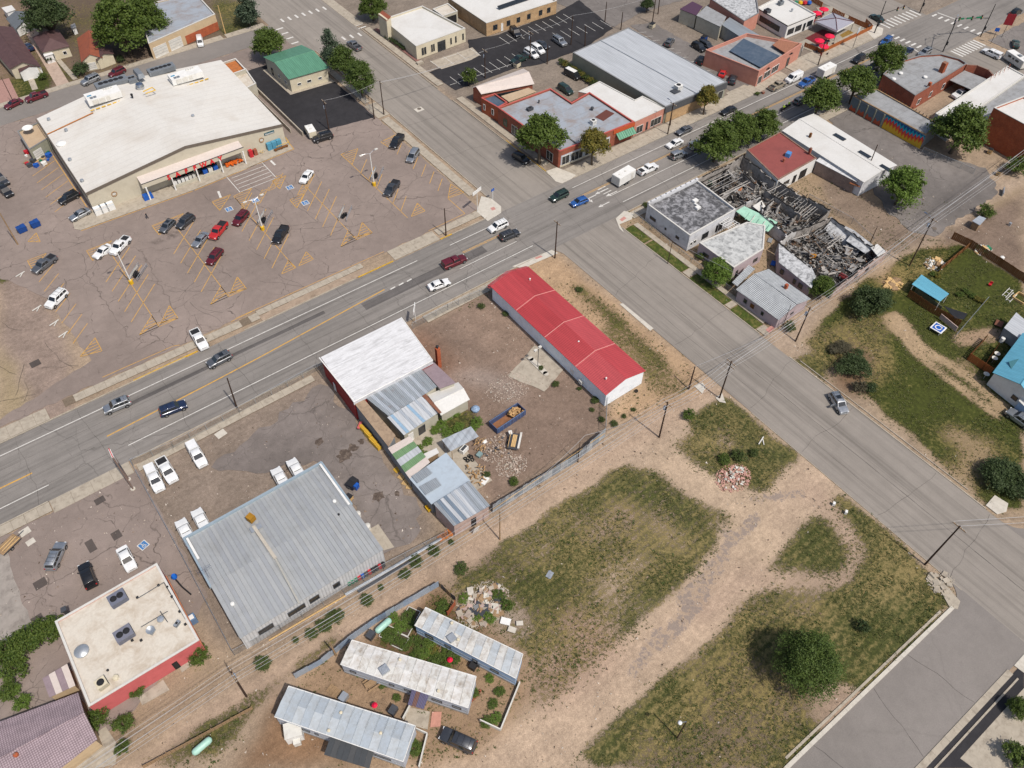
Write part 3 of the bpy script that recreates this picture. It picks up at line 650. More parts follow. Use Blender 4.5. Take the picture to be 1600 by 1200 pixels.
line((-62,108.9),(-18,108.6),.26);line((-5.3,108.7),(14,109.4),.26);line((14,109.4),(24,109.9),.24);line((24,109.9),(53,111.9),.24)
for a,b in((72.4,84),(106,118),(119,226)):line((a,111.6),(b,111.5),.12);line((a,111.95),(b,111.85),.12)
for a,b in((69,84),(111,226)):line((a,107.9),(b,107.9),.14,'w')
for x in range(54,60,2):line((x,111.2),(x+1.2,111.3),.3,'w')
def arrow(px,rz,hooked):
    c=P(px);R=Matrix.Rotation(rz,3,'Z')
    def q(pts):MK['w'].poly([tuple(Vector((c.x,c.y,.030))+R@Vector((x,y,0))) for x,y in pts])
    q([(-1.8,-.12),(.4,-.12),(.4,.12),(-1.8,.12)])
    if hooked:q([(.4,-.12),(.9,.3),(.75,.9),(.5,.9),(.5,.4),(.2,.12)]);q([(.2,.8),(1.05,.8),(.6,1.7)])
    else:q([(.4,-.45),(1.6,0),(.4,.45)])
arrow((922,309),PI,True);arrow((943,320),PI,False);arrow((955,303),PI,False);arrow((938,300),PI,False)
for i in range(4):line(P(934+i*4.5,297+i*3.2)[:2],P(946+i*4.5,291+i*3.2)[:2],.22,'w')
def bars(a,b,n,L,w=.6,dirv=None):
    a,b=P(a),P(b);u=(b-a).normalized();v=Vector((-u.y,u.x,0)) if dirv is None else Vector((dirv[0],dirv[1],0))
    for i in range(n):
        p=a.lerp(b,i/(n-1));line(p-v*L/2,p+v*L/2,w,'w',.032)
bars((441,32),(507,13),7,2.2,dirv=(0,1));bars((535,18),(566,43),7,2.4,dirv=(1,0));bars((537,60),(562,54),3,2.2,dirv=(0,1));bars((437,45),(461,67),4,2.2,dirv=(1,0))
bars((1393,56),(1436,73),6,2.2,dirv=(1,0));bars((1495,84),(1530,67),9,4.0,dirv=(0,1));bars((1382,40),(1430,20),9,4.0,dirv=(0,1));bars((1460,24),(1530,52),8,2.2,dirv=(1,0))
line(P(1420,72)[:2],P(1436,82)[:2],.35,'w',.032);line(P(1465,20)[:2],P(1498,32)[:2],.35,'w',.032)
def bays(a,b,n,d,w=.12):
    a,b=P(a),P(b)
    for i in range(n):
        p=a.lerp(b,i/(n-1));line(p,p+Vector((d[0],d[1],0)),w,'w',.028)
for q,n,d in((((672,95),(735,76)),4,(0,-5)),(((703,120),(800,84)),9,(0,-5)),(((780,58),(880,22)),10,(0,-5)),(((880,62),(955,42)),7,(0,5)),(((1010,50),(1110,110)),10,(-3.0,1.5))):bays(q[0],q[1],n,d)
line(P(703,133)[:2],P(800,100)[:2],.12,'w',.028)
line(P(690,92)[:2],P(715,84)[:2],.12,'w',.028)
sheet('bank_bay_slab',PL([(672,96),(715,82),(738,74),(750,86),(735,94),(690,108)]),.016,M['conc'])
struct('white_markings',MK['w'],M['roadwhite']);struct('yellow_markings',MK['y'],M['roadyellow'])
bl=plain('blue_bay_paint',S(70,130,190),.8,0,.1,2,space='World',dirt=S(120,130,145),damt=.5)
def isa(c,rz,s=1.0):
    R=Matrix.Rotation(rz,3,'Z');c=Vector((c[0],c[1],0))
    mb=MB()
    def q(pts,z,mi):mb.poly([tuple(c+R@Vector((x*s,y*s,0))+Vector((0,0,z))) for x,y in pts],mi)
    q([(-.8,-.8),(.8,-.8),(.8,.8),(-.8,.8)],.034,0);q([(-.66,-.66),(.66,-.66),(.66,.66),(-.66,.66)],.038,1)
    q([(-.1+.12*math.cos(t),.48+.12*math.sin(t)) for t in[2*PI*i/8 for i in range(8)]],.042,0)
    q([(-.16,.34),(-.04,.34),(0,-.05),(-.12,-.05)],.042,0);q([(-.1,.12),(.22,.12),(.22,.2),(-.1,.2)],.042,0)
    q([(-.1,-.05),(.25,-.05),(.42,-.42),(.32,-.46),(.18,-.14),(-.1,-.14)],.042,0)
    for i in range(10):
        t0=math.radians(100+i*24);t1=math.radians(100+(i+1)*24)
        q([(.0+.34*math.cos(t0),-.2+.34*math.sin(t0)),(.34*math.cos(t1),-.2+.34*math.sin(t1)),(.25*math.cos(t1),-.2+.25*math.sin(t1)),(.25*math.cos(t0),-.2+.25*math.sin(t0))],.042,0)
    return struct('wheelchair_bay_symbol',mb,[M['roadwhite'],bl])
for px in((358,327),(399,313),(453,293),(477,317)):isa(P(px),-.05,1.0)
isa(P(224,852),.3,.9)
seam=MB()
def tarline(a,b,w=.07,amp=.12,n=None,z=.031):
    a=Vector(a[:2]);b=Vector(b[:2]);n=n or max(4,int((b-a).length/1.4));u=(b-a).normalized();v=Vector((-u.y,u.x));off=0;p0=a
    for i in range(1,n+1):
        off=off*.7+RU(-amp,amp);p1=a.lerp(b,i/n)+v*off;d=(p1-p0).normalized();q=Vector((-d.y,d.x))*w*RU(.4,1)/2
        seam.poly([(p0.x-q.x,p0.y-q.y,z),(p1.x-q.x,p1.y-q.y,z),(p1.x+q.x,p1.y+q.y,z),(p0.x+q.x,p0.y+q.y,z)]);p0=p1
tarline((97.2,-8),(97.4,99),.09,.05);tarline((93.6,20),(93.8,96),.05,.08);tarline((96.2,124),(96.5,215),.07,.06)
for y in(4,19,33,47,66,84):tarline((90.2,y+RU(-2,2)),(105.2,y+RU(-3,3)),.05,.35)
for y in(128,143,160,178,196):tarline((88.4,y),(104.2,y+RU(-3,3)),.05,.35)
for x in range(-58,226,13):tarline((x,101.6),(x+RU(-2,2),117.8),.05,.3)
for y in(104.9,107.7,112.3,115.0):tarline((-60,y),(224,y),.05,.05)
for x in(56,64,76):tarline((x,-9),(x+RU(-3,3),.8),.07,.3)
for i in range(46):
    x,y=RU(-24,82),RU(124,164);a=RU(0,6.28);L=RU(3,12);tarline((x,y),(min(84,x+L*math.cos(a)),max(122.3,y+L*math.sin(a))),.07,.45,None,.024)
for i in range(12):
    x,y=RU(-40,-6),RU(66,96);a=RU(0,6.28);L=RU(3,9);tarline((x,y),(min(-5,x+L*math.cos(a)),y+L*math.sin(a)),.05,.4,None,.02)
struct('tar_seam',seam,plain('old_tar_seam',S(74,70,68),.8,0,.3,3,space='World'))
mb=MB()
for px in((655,170),(1440+20,357),(548,372)):mb.lathe(P(px,None,.0) if False else(P(px).x,P(px).y,.02),[(.55,0),(.55,.01),(.0,.012)],14)
struct('manhole_cover',mb,plain('cast_iron_cover',S(120,110,100),.8))
struct('manhole_collar',MB().box((P(655,171).x,P(655,171).y,.016),(2.2,1.8,.01)),M['conc2'])
# ================================================================== BUILDINGS
B={}
B['brickred']=brick('red_brick',S(176,98,70),S(150,78,58),S(150,120,105));B['brickorange']=brick('orange_brick',S(196,104,62),S(176,84,50),S(150,110,90))
B['bricktan']=brick('tan_brick',S(206,172,128),S(188,150,108),S(200,186,160));B['block']=brick('grey_block',S(160,142,132),S(146,128,120),S(120,108,100),1.6)
B['pink']=plain('pink_stucco',S(212,150,132),.9,0,.08,1,dirt=S(180,118,100),damt=.4);B['salmon']=plain('salmon_red_stucco',S(216,112,112),.9,0,.08,1,dirt=S(180,90,88),damt=.4)
B['lilac']=plain('lilac_grey_stucco',S(196,180,184),.9,0,.1,1,dirt=S(150,132,132),damt=.4);B['pinkish']=plain('faded_pink_block',S(206,182,172),.9,0,.14,1.2,dirt=S(150,120,110),damt=.5)
B['whitewall']=plain('whitewashed_wall',S(226,228,232),.85,0,.08,1,dirt=S(140,138,138),damt=.5);B['whitemetal']=ribbed('white_rib_wall',S(222,224,226),.5,0,.1,.5)
B['redwall']=plain('dark_red_wall',S(168,56,54),.8,0,.15,1.2,dirt=S(110,40,40),damt=.5);B['bluewhite']=plain('pale_blue_white_panel',(.74,.79,.84),.6,0,.06,1,dirt=S(180,190,200),damt=.3)
B['greywall']=plain('blue_grey_wall',S(150,156,160),.8,0,.12,1,dirt=S(110,112,112));B['sage']=plain('sage_grey_wall',S(160,160,142),.9,0,.1,.6,dirt=S(130,128,112),damt=.5)
B['coping']=plain('pale_coping',S(222,220,214),.7,0,.08,2);B['redcap']=plain('red_coping',S(200,100,92),.7,0,.12,2);B['greycap']=plain('grey_coping',S(150,150,150),.6,.2,.1,2);B['orangecap']=plain('orange_fascia',S(206,96,56),.7,0,.12,2)
R={}
R['white']=membrane('white_roof_membrane',S(232,231,227),S(196,190,180),.35,.2,0);R['storeroof']=membrane('store_roof_membrane',S(234,231,224),S(206,196,182),.5,.12,2.0)
R['whitestain']=membrane('stained_white_coating',S(240,241,243),S(120,118,115),.45,(.35,1.8,1),1.4);R['greyblue']=membrane('patched_blue_grey_roof',S(170,178,188),S(150,128,112),.7,.3,3.5)
R['ivory']=membrane('ivory_coated_roof',S(226,218,204),S(170,145,115),.6,.45,0);R['blackgravel']=membrane('dark_weathered_tar',S(84,84,86),S(200,200,204),.9,.9,0)
R['greyroof']=membrane('grey_roll_roof',S(168,170,172),S(120,116,112),.6,.5,2.4);R['red']=membrane('brick_red_coating',S(156,82,76),S(120,62,58),.4,.4,0);R['darkblue']=membrane('slate_blue_sheet',S(74,92,112),S(120,130,144),.5,.6,0)
R['ash']=membrane('ash_strewn_roof',S(212,214,216),S(70,72,74),.9,1.2,0);R['gapstain']=membrane('cracked_white_roof',S(212,214,212),S(90,92,94),.85,.8,0)
R['metalwhite']=ribbed('white_metal_roof',S(206,210,214),.6,0,.15,.5,dark=.93);R['steel']=ribbed('steel_sheet',S(176,184,190),.3,0,.35,.5,.12);R['steel2']=ribbed('bright_steel_sheet',S(200,208,216),.3,0,.35,.45)
R['grey']=ribbed('grey_metal_roof',S(176,180,182),.22,0,.25,.5,.05,.9);R['green']=ribbed('green_metal_roof',S(104,160,132),.5,0,.2,.5,dark=.9)
R['homesheet']=ribbed('weathered_home_roof',S(186,194,202),1.2,1.13,.3,.55,.15,.85);R['homewhite']=membrane('white_home_coating',S(226,226,222),S(140,120,96),.75,.8,0)
R['greensheet']=ribbed('green_plastic_sheet',S(126,160,116),.3,0,.05,.5);R['cyan']=ribbed('sky_blue_metal_roof',S(112,186,212),.4,0,.1,.5,dark=.93);R['purple']=membrane('mauve_shingle',S(158,140,146),S(130,112,118),.5,.8,.5)
R['shingle']=membrane('brown_shingle',S(92,66,66),S(120,90,88),.5,.8,.35);R['orange']=membrane('orange_shingle',S(166,92,66),S(120,74,60),.6,.8,.35);R['tanshingle']=membrane('tan_gravel_roof',S(176,152,126),S(120,100,84),.7,1.2,0)
R['shinglegrey']=membrane('grey_shingle',S(112,118,124),S(90,96,100),.5,1,.35);R['paleroof']=membrane('pale_pink_sheet',S(224,212,204),S(200,186,176),.4,.4,0);R['tan']=membrane('sandy_roof',S(206,182,152),S(180,150,120),.5,.6,0)
def hexroof(name,c1,c2,sc):
    m,n,l,b=nmat(name);c=coords(n,l,'World',(1,1,.001));t=tex(n,l,'Voronoi',sc,c);t.feature='DISTANCE_TO_EDGE';t.inputs['Randomness'].default_value=.15
    no=tex(n,l,'Noise',.8,c,Detail=6.0);o=mix(n,l,ramp(n,l,t.outputs[0],[(.06,0.0),(.16,1.0)]).outputs[0],c2,c1)
    l.new(mix(n,l,1.0,o,ramp(n,l,no.outputs[0],[(.3,.85),(.7,1.1)]).outputs[0],'MULTIPLY'),b.inputs['Base Color']);b.inputs['Roughness'].default_value=.85;return m
R['hex']=hexroof('scalloped_grey_shingle',S(206,210,212),S(98,106,114),2.9);R['hexmauve']=hexroof('scalloped_mauve_shingle',S(178,160,166),S(118,100,106),3.4)
def ccw(p):return p if sum(p[i].x*p[(i+1)%len(p)].y-p[(i+1)%len(p)].x*p[i].y for i in range(len(p)))>0 else p[::-1]
def inset(p,d):
    n=len(p);out=[]
    for i in range(n):
        a,b,c=p[i-1],p[i],p[(i+1)%n];u=Vector(((b-a).x,(b-a).y)).normalized();w=Vector(((c-b).x,(c-b).y)).normalized()
        n1=Vector((-u.y,u.x));n2=Vector((-w.y,w.x));k=n1+n2;k=k/max(.3,k.dot(n1));out.append(Vector((b.x+k.x*d,b.y+k.y*d,b.z)))
    return out
def side(poly,s):
    """index of the edge facing S (towards -y), W (-x), N or E"""
    d={'S':(0,-1),'W':(-1,0),'N':(0,1),'E':(1,0)}[s];best=None
    for i in range(len(poly)):
        a,b=poly[i],poly[(i+1)%len(poly)];e=Vector(((b-a).x,(b-a).y));L=e.length;nrm=Vector((e.y,-e.x))/max(L,1e-6)
        sc=(nrm.x*d[0]+nrm.y*d[1])*L
        if best is None or sc>best[0]:best=(sc,i)
    return best[1]
FR={}
def opening(root,a,b,t0,t1,z0,z1,kind='window',off=.0):
    """a window or door on the wall running a->b (outside to the right)"""
    a=Vector((a[0],a[1],0));b=Vector((b[0],b[1],0));u=(b-a).normalized();nr=Vector((u.y,-u.x,0));L=(b-a).length
    p=a+u*(L*(t0+t1)/2);w=L*(t1-t0);h=z1-z0;rz=math.atan2(u.y,u.x);zc=(z0+z1)/2
    fm={'window':M['white'],'dark':M['dgrey'],'door':M['dgrey'],'garage':M['white'],'panel':M['white'],'shop':M['offwhite'],'brown':M['brownwood'],'hole':M['char'],'blued':M['blue'],'greenw':M['green']}.get(kind,M['white'])
    t=.09 if w>.7 else.06;f=MB()
    for sx in(-1,1):f.box(p+u*sx*(w/2-t/2)+nr*(.04+off)+Vector((0,0,zc)),(t,.10,h),rz)
    for sz in(-1,1):f.box(p+nr*(.04+off)+Vector((0,0,zc+sz*(h/2-t/2))),(w-2*t-.004,.10,t),rz)
    nm={'door':'door','garage':'garage_door','panel':'door'}.get(kind,'window')
    o=BD(nm,f,fm,root)
    pm={'garage':M['offwhite'],'panel':M['white'],'brown':M['brownwood'],'hole':M['black']}.get(kind,M['glass'])
    q=MB().box(p+nr*(.015+off)+Vector((0,0,zc)),(w-2*t,.04,h-2*t),rz)
    BD('pane' if pm is M['glass'] else 'leaf',q,pm,o)
    if kind=='garage':
        g=MB();
        for k in range(1,4):g.box(p+nr*(.045+off)+Vector((0,0,z0+h*k/4)),(w-2*t,.02,.04),rz)
        BD('door_rib',g,M['grey'],o)
    elif w>1.4:
        k=max(1,int(w/1.1))
        for i in range(1,k):BD('mullion',MB().box(p+u*(-w/2+w*i/k)+nr*(.045+off)+Vector((0,0,zc)),(.06,.06,h-2*t),rz),fm,o)
    return o
def windows(root,poly,wins):
    for s,t0,t1,z0,z1,k in wins:
        i=s if isinstance(s,int) else side(poly,s);opening(root,poly[i],poly[(i+1)%len(poly)],t0,t1,z0,z1,k)
def flat(name,label,px,h,wall,roof,par=.45,cap=None,wins=(),group=None,cat='building',wp=None,seams=0):
    p=ccw([Vector((x,y,h)) for x,y in wp] if wp else PL(px,h));n=len(p);c=sum(p,Vector())/n
    root=TH(name,label,cat,(c.x,c.y,0),group);q=inset(p,.24)
    mb=MB();rings=[[(v.x,v.y,0) for v in p],[(v.x,v.y,h) for v in p],[(v.x,v.y,h) for v in q],[(v.x,v.y,h-par-.2) for v in q]]
    mb.loft(rings,cap=False);BD('wall',mb,wall,root)
    q2=inset(p,.23);rb=MB().prism([(v.x,v.y) for v in q2],h-par-.15,h-par);BD('roof',rb,roof,root)
    o1,o2=inset(p,-.04),inset(p,.29);mb=MB()
    mb.loft([[(v.x,v.y,h-.08) for v in o1],[(v.x,v.y,h+.05) for v in o1],[(v.x,v.y,h+.05) for v in o2],[(v.x,v.y,h-.08) for v in o2]],cap=False);BD('coping',mb,cap or B['coping'],root)
    windows(root,p,wins);return root,p
def strips(root,a,b,c,d,n,t,mats,name='roof_panel',jit=.015,gap=.02,ribm=None):
    """quad a,b,c,d (a->b low edge, d->c high edge) laid as n separate sheets"""
    a,b,c,d=map(Vector,(a,b,c,d))
    for i in range(n):
        u0,u1=i/n,(i+1)/n;L=(b-a).length;e=gap/L/2;z=Vector((0,0,RU(-jit,jit)))
        q=[a.lerp(b,u0+e)+z,a.lerp(b,u1-e)+z,d.lerp(c,u1-e)+z,d.lerp(c,u0+e)+z]
        mb=MB().slab(q,t)
        if ribm:
            s=[q[0],a.lerp(b,u0+e+.07/L)+z,d.lerp(c,u0+e+.07/L)+z,q[3]];mb.slab([v+Vector((0,0,.07)) for v in s],.08)
        m=(mats[i] if len(mats)==n else mats[(i*7+i//3)%len(mats)]) if isinstance(mats,list) else mats
        BD(name,mb,m,root)
def under(root,pts,wall,ins=.18,name='wall'):
    """walls below a (sloping) roof outline"""
    p=inset(ccw([Vector(v) for v in pts]),ins);n=len(p);mb=MB()
    vs=[(v.x,v.y,0) for v in p]+[(v.x,v.y,v.z-.06) for v in p]
    mb.add(vs,[(i,(i+1)%n,n+(i+1)%n,n+i) for i in range(n)]);BD(name,mb,wall,root);return p
def lean(name,label,px,zs,wall,roof,n=0,wins=(),group=None,cat='building',rib=False,t=.06,ins=.18,world=None):
    """a shed under one sloping roof; px order: low left, low right, high right, high left"""
    zs=[zs]*len(px) if isinstance(zs,(int,float)) else zs
    p=[P(x,y,z) for(x,y),z in zip(px,zs)] if world is None else[Vector(v) for v in world];c=sum(p,Vector())/len(p)
    root=TH(name,label,cat,(c.x,c.y,0),group)
    q=under(root,p,wall,ins) if wall else p
    if n:strips(root,p[0],p[1],p[2],p[3],n,t,roof,ribm=rib)
    else:BD('roof',MB().slab(ccw(p),.12),roof,root)
    windows(root,q,wins);return root,q
def gable(name,label,px,he,hr,wall,roof,n=0,wins=(),group=None,hip=0,cat='building',wp=None,over=.35,ridge_m=None,rib=False):
    """px: eave corners a,b,c,d ; the ridge runs from the middle of a-b to the middle of c-d"""
    p=[Vector((x,y,he)) for x,y in wp] if wp else PL(px,he);a,b,c,d=p;cc=sum(p,Vector())/4
    root=TH(name,label,cat,(cc.x,cc.y,0),group)
    r0,r1=(a+b)/2,(c+d)/2;u=(r1-r0);r0=r0+u*hip;r1=r1-u*hip;r0.z=r1.z=hr
    ip=inset(ccw(p),over);n4=4;mb=MB()
    vs=[(v.x,v.y,0) for v in ip]+[(v.x,v.y,he-.05) for v in ip];mb.add(vs,[(i,(i+1)%4,4+(i+1)%4,4+i) for i in range(4)])
    if not hip:
        for s,(e0,e1,rr) in enumerate(((a,b,r0),(c,d,r1))):
            inn=(cc-rr);inn.z=0;inn=inn.normalized()*over;w0,w1=e0.lerp(e1,.06)+inn,e0.lerp(e1,.94)+inn
            mb.add([(w0.x,w0.y,he-.05),(w1.x,w1.y,he-.05),(rr.x+inn.x,rr.y+inn.y,hr-.12)],[(0,1,2)])
    BD('wall',mb,wall,root)
    for e0,e1,q0,q1 in((b,c,r0,r1),(d,a,r1,r0)):
        pts=[e0,e1,q1,q0]
        if n:strips(root,e0,e1,q1,q0,n,.07,roof,jit=.004,gap=.015,ribm=rib)
        else:BD('roof_slope',MB().slab(ccw([e0,e1,q1,q0]),.10),roof,root)
    if hip:
        for e0,e1,rr in((a,b,r0),(c,d,r1)):BD('roof_slope',MB().slab(ccw([e0,e1,rr]),.10),roof,root)
    BD('ridge_cap',MB().tube(r0+Vector((0,0,.02)),r1+Vector((0,0,.02)),.09,n=5),ridge_m or(roof[0] if isinstance(roof,list) else roof),root)
    windows(root,ip,wins);return root,ip
def rbox(root,name,px,h0,h,d,mat,rz=0,top=1.0):
    c=P(*px,h0);return BD(name,MB().box((c.x,c.y,h0+h/2),(d[0],d[1],h),rz,top=top),mat,root)
def vent(root,px,z,r=.2,h=.5,mat=None,name='roof_vent'):
    c=P(*px,z);return BD(name,MB().lathe((c.x,c.y,z),[(r,-.1),(r,h*.6),(r*1.5,h*.65),(r*1.3,h),(.02,h+.08)],10),mat or M['steel'],root,40)
def hvac(root,px,z,L,W,H,fans=2,rz=0,mat=None,label=None):
    """rooftop unit: cabinet on a curb, louvres, fans with guards"""
    c=P(*px,z+H*.7);mt=mat or M['grey'];Rz=Matrix.Rotation(rz,3,'Z')
    o=BD('rooftop_unit',MB().box((c.x,c.y,z+.1),(L*.94,W*.94,.22),rz).box((c.x,c.y,z+.2+H/2),(L,W,H),rz),mt,root,label=label)
    n=fans
    for i in range(n):
        k=Rz@Vector(((i+.5)/n*L*.8-L*.4,0,0));rr=min(W*.36,L*.4/n*1.0)
        BD('fan',MB().lathe((c.x+k.x,c.y+k.y,z+.2+H),[(rr,-.02),(rr,.09),(rr*.85,.09),(rr*.8,.02),(.05,.03)],12),M['black'],o)
    g=MB()
    for i in range(5):g.box((c.x,c.y,z+.3+H*.17*i),(L+.02,W*.9,.03),rz).box((c.x,c.y,z+.3+H*.17*i),(L*.9,W+.02,.03),rz)
    BD('louvre',g,M['dgrey'],o);return o
# ---------------------------------------------------------------- the big store
st=TH('store','large cream supermarket with a low gabled white roof and red letters over its canopy','supermarket',(37,190,0))
X0,X1,YF,YB,HL,HRD,HRR=13.9,60.8,171.3,206.4,5.4,8.0,4.9;XR,XRB,YBR=37.3,34.5,210.2
yw=plain('store_wall_stucco',S(214,206,186),.9,0,.06,.8,dirt=S(180,170,150),damt=.3)
mb=MB();F0=[(X0,YF),(X1,YF),(X1+.8,YB-1),(X1+.8,YB+2),(XRB,YBR),(X0+.2,YB+1)];Z0_=[HL,HRR,HRR,HRR,HRD-1.2,HL]
n_=6;mb.add([(x,y,0) for x,y in F0]+[(x,y,z-.02) for(x,y),z in zip(F0,Z0_)],[(i,(i+1)%n_,n_+(i+1)%n_,n_+i) for i in range(1,n_)])
mb.add([(X0,YF,0),(X1,YF,0),(X1,YF,HRR),(XR,YF,HRD),(X0,YF,HL)],[(0,1,2,3,4)]);BD('wall',mb,yw,st)
for nm,pts in(('roof_slope',[(X0-.05,YF-.05,HL),(XR,YF-.05,HRD),(XRB,YBR,HRD-1.2),(X0+.2,YB+1,HL)]),('roof_slope',[(XR,YF-.05,HRD),(X1+.05,YF-.05,HRR),(X1+.85,YB-1,HRR),(X1+.85,YB+2,HRR),(XRB,YBR,HRD-1.2)])):
    BD(nm,MB().slab(ccw([Vector(v) for v in pts]),.15),R['storeroof'],st)
tr=MB();gt=plain('taupe_fascia',S(120,110,100),.7)
for a,b in(((X0,YF,HL),(XR,YF,HRD)),((XR,YF,HRD),(X1,YF,HRR))):
    a=Vector(a);b=Vector(b);tr.add([a+Vector((0,-.12,-.55)),b+Vector((0,-.12,-.55)),b+Vector((0,-.12,.06)),a+Vector((0,-.12,.06)),a+Vector((0,.1,.06)),b+Vector((0,.1,.06))],[(0,1,2,3),(3,2,5,4)])
tr.box((X0-.08,(YF+YB)/2,HL-.22),(.14,YB-YF+2,.5));BD('fascia',tr,gt,st)
lf=MB();lf.box((X0-.1,(YF+YB)/2,HL-.9),(.1,YB-YF,.12));BD('gutter',lf,M['dgrey'],st)
def zr(x,y):
    t=(y-YF)/(YBR-YF);xr=XR+(XRB-XR)*t;zz=HRD-1.2*t
    return HL+(zz-HL)*(x-X0)/(xr-X0) if x<xr else HRR+(zz-HRR)*(X1-x)/(X1-xr)
cn=BD('canopy',MB().slab([(25,168.95,4.35),(49.4,168.95,4.3),(49.4,171.3,4.85),(25,171.3,4.9)],.12),R['paleroof'],st)
BD('canopy_fascia',MB().box((37.2,168.95,3.75),(24.5,.14,1.15)).box((25.05,170.1,3.9),(.14,2.3,.9)).box((49.35,170.1,3.9),(.14,2.3,.9)),yw,st)
BD('canopy_edge',MB().box((37.2,168.86,4.34),(24.7,.1,.12)),M['dgrey'],st)
for x in(25.6,31.6,37.4,43.2,49.0):BD('post',MB().box((x,168.6,1.75),(.28,.28,3.4)),M['white'],st)
def text_mesh(s,size,depth,name='letter'):
    cu=bpy.data.curves.new(name,'FONT');cu.body=s;cu.size=size;cu.extrude=depth;cu.offset=size*.018;cu.align_x='CENTER';cu.resolution_u=2
    o=bpy.data.objects.new(name,cu);COL.objects.link(o);dg=bpy.context.evaluated_depsgraph_get();dg.update();me=bpy.data.meshes.new_from_object(o.evaluated_get(dg));bpy.data.objects.remove(o);return me
def text(s,loc,rot,size,mat,root,depth=.05,name='lettering',label=None):
    me=text_mesh(s,size,depth,name);me.materials.clear();me.materials.append(mat);o=bpy.data.objects.new(name,me);COL.objects.link(o);o.parent=root
    c=origin_of(root);o.location=(loc[0]-c.x,loc[1]-c.y,loc[2]-c.z);o.rotation_euler=rot
    if label:o['label']=label
    return o
redl=plain('red_letter_face',(.62,.02,.03),.4)
for i,ch in enumerate('SAFEWAY'):
    text(ch,(31.1+i*2.07,168.78,3.14),(PI/2,0,0),1.6,redl,st,.08,'letter')
opening(st,(31.9,YF),(43.0,YF),0,.48,.3,2.9,'dark',.0);opening(st,(31.9,YF),(43.0,YF),.52,1,.2,2.9,'dark',.0)
tn=MB().box((32+5.5,169.3,.45),(11,.25,.7));BD('low_wall',tn,M['beige'],st)
text('Pharmacy',(57.2,171.16,3.72),(PI/2,0,0),.55,M['white'],BD('sign_board',MB().box((57.2,171.25,3.95),(2.6,.08,.65)),plain('teal_sign',S(40,96,110),.6),st) and st,.02,'lettering')
sg=plain('tan_ring',S(205,160,110),.7)
def ring(x,z,r,y=171.2):return MB().lathe((x,y,z),[(r,-.05),(r,.05),(r*.82,.05),(r*.82,-.05)],20,axis='Y',cap=False)
BD('ring_emblem',ring(54.9,2.9,.62),sg,st);BD('ring_emblem',ring(19.2,2.9,.62),sg,st)
BD('louvre',MB().box((54.9,171.22,2.9),(.7,.04,.5)),M['offwhite'],st);BD('louvre',MB().box((19.2,171.22,2.9),(.7,.04,.5)),M['offwhite'],st)
BD('kerb_rail',MB().path([(57.5,169.6,.9),(60.9,169.6,.9),(61.2,172.0,.9)],.06).path([(60.9,169.6,.1),(60.9,169.6,.9)],.06),M['yellowp'],st)
def wunit(cx,cy,L,W,H):
    z=zr(cx,cy)+.5;o=BD('penthouse_unit',MB().box((cx,cy,z+H/2),(L,W,H),-.04),M['white'],st)
    BD('blue_hatch',MB().box((cx-L*.38,cy+W*.1,z+H+.03),(1.0,.5,.06),-.04),plain('cyan_hatch',S(60,150,190),.5),o)
    for dx in(-.36,-.26):BD('fan_grille',MB().box((cx+L*dx,cy-W*.25,z+H+.03),(.7,.9,.06),-.04),M['grey'],o)
    for i in range(4):BD('side_panel',MB().box((cx-L*.3+i*L*.2,cy-W/2-.02,z+H/2),(L*.17,.05,H*.7)),M['offwhite'],o)
    for i in range(7):BD('yellow_sleeper',MB().box((cx-L*.5+i*L*.17,cy-W/2-1.0+i*.03,zr(cx,cy)+.12),(L*.12,.28,.12)),M['yellowp'],o)
    for i in range(4):BD('duct_stub',MB().box((cx+L*.1+i*.6,cy+W*.28,z+H+.12),(.3,.5,.25)),M['offwhite'],o)
    return o
wunit(29.8,203.6,8.0,3.6,1.5);wunit(50.0,202.2,8.0,3.4,1.5)
hvac(st,(174,129),6.6,7.8,2.6,1.0,5,-.03,M['grey']);hvac(st,(252,108),6.2,6.8,2.4,1.0,5,-.03,M['grey']);hvac(st,(206,124),6.4,2.0,2.4,1.0,2,-.03,M['grey'])
for px,r in(((94,221),1.0),):
    c=P(*px,6.2);BD('skylight_dome',MB().lathe((c.x,c.y,zr(c.x,c.y)),[(r*1.15,0),(r*1.15,.2),(r,.25),(r*.7,.5),(.05,.6)],16),M['white'],st,60)
for px in((104,205),(110,251),(129,284),(77,188),(302,183)):vent(st,px,zr(*P(*px,6)[:2]),.28,.6,M['steel'])
c=P(219,136,7);BD('turbine_vent',MB().lathe((c.x,c.y,zr(c.x,c.y)),[(.9,0),(.9,.5),(1.1,.6),(.9,1.2),(.3,1.5)],14),M['chrome'],st,40);vent(st,(207,152),7.4,.22,.9,M['black'])
c=P(219,121,7);BD('duct',MB().box((c.x,c.y,8.2),(1.6,4.2,1.0),.0,top=.8),M['grey'],st)
a,b=P(73,208,5.9),P(144,172,7.2);BD('gas_pipe',MB().path([(a.x,a.y,zr(a.x,a.y)+.2),(b.x,b.y,zr(b.x,b.y)+.2)],.12),plain('rusty_orange_pipe',S(190,120,50),.8),st)
c=P(238,145,7);BD('yellow_rail',MB().path([(c.x-2,c.y,8),(c.x+.5,c.y+.6,8),(c.x+.7,c.y-1.1,8),(c.x-1.8,c.y-1.2,8)],.12),M['yellowp'],st)
for px,r,rr in(((44,202),1.3,0),):
    c=P(*px,4.2);b=BD('satellite_dish',MB().lathe((c.x,c.y,4.4),[(.1,-.35),(.8,-.15),(1.25,.25),(1.2,.28),(.7,-.08),(.05,-.28)],18),M['white'],st,60)
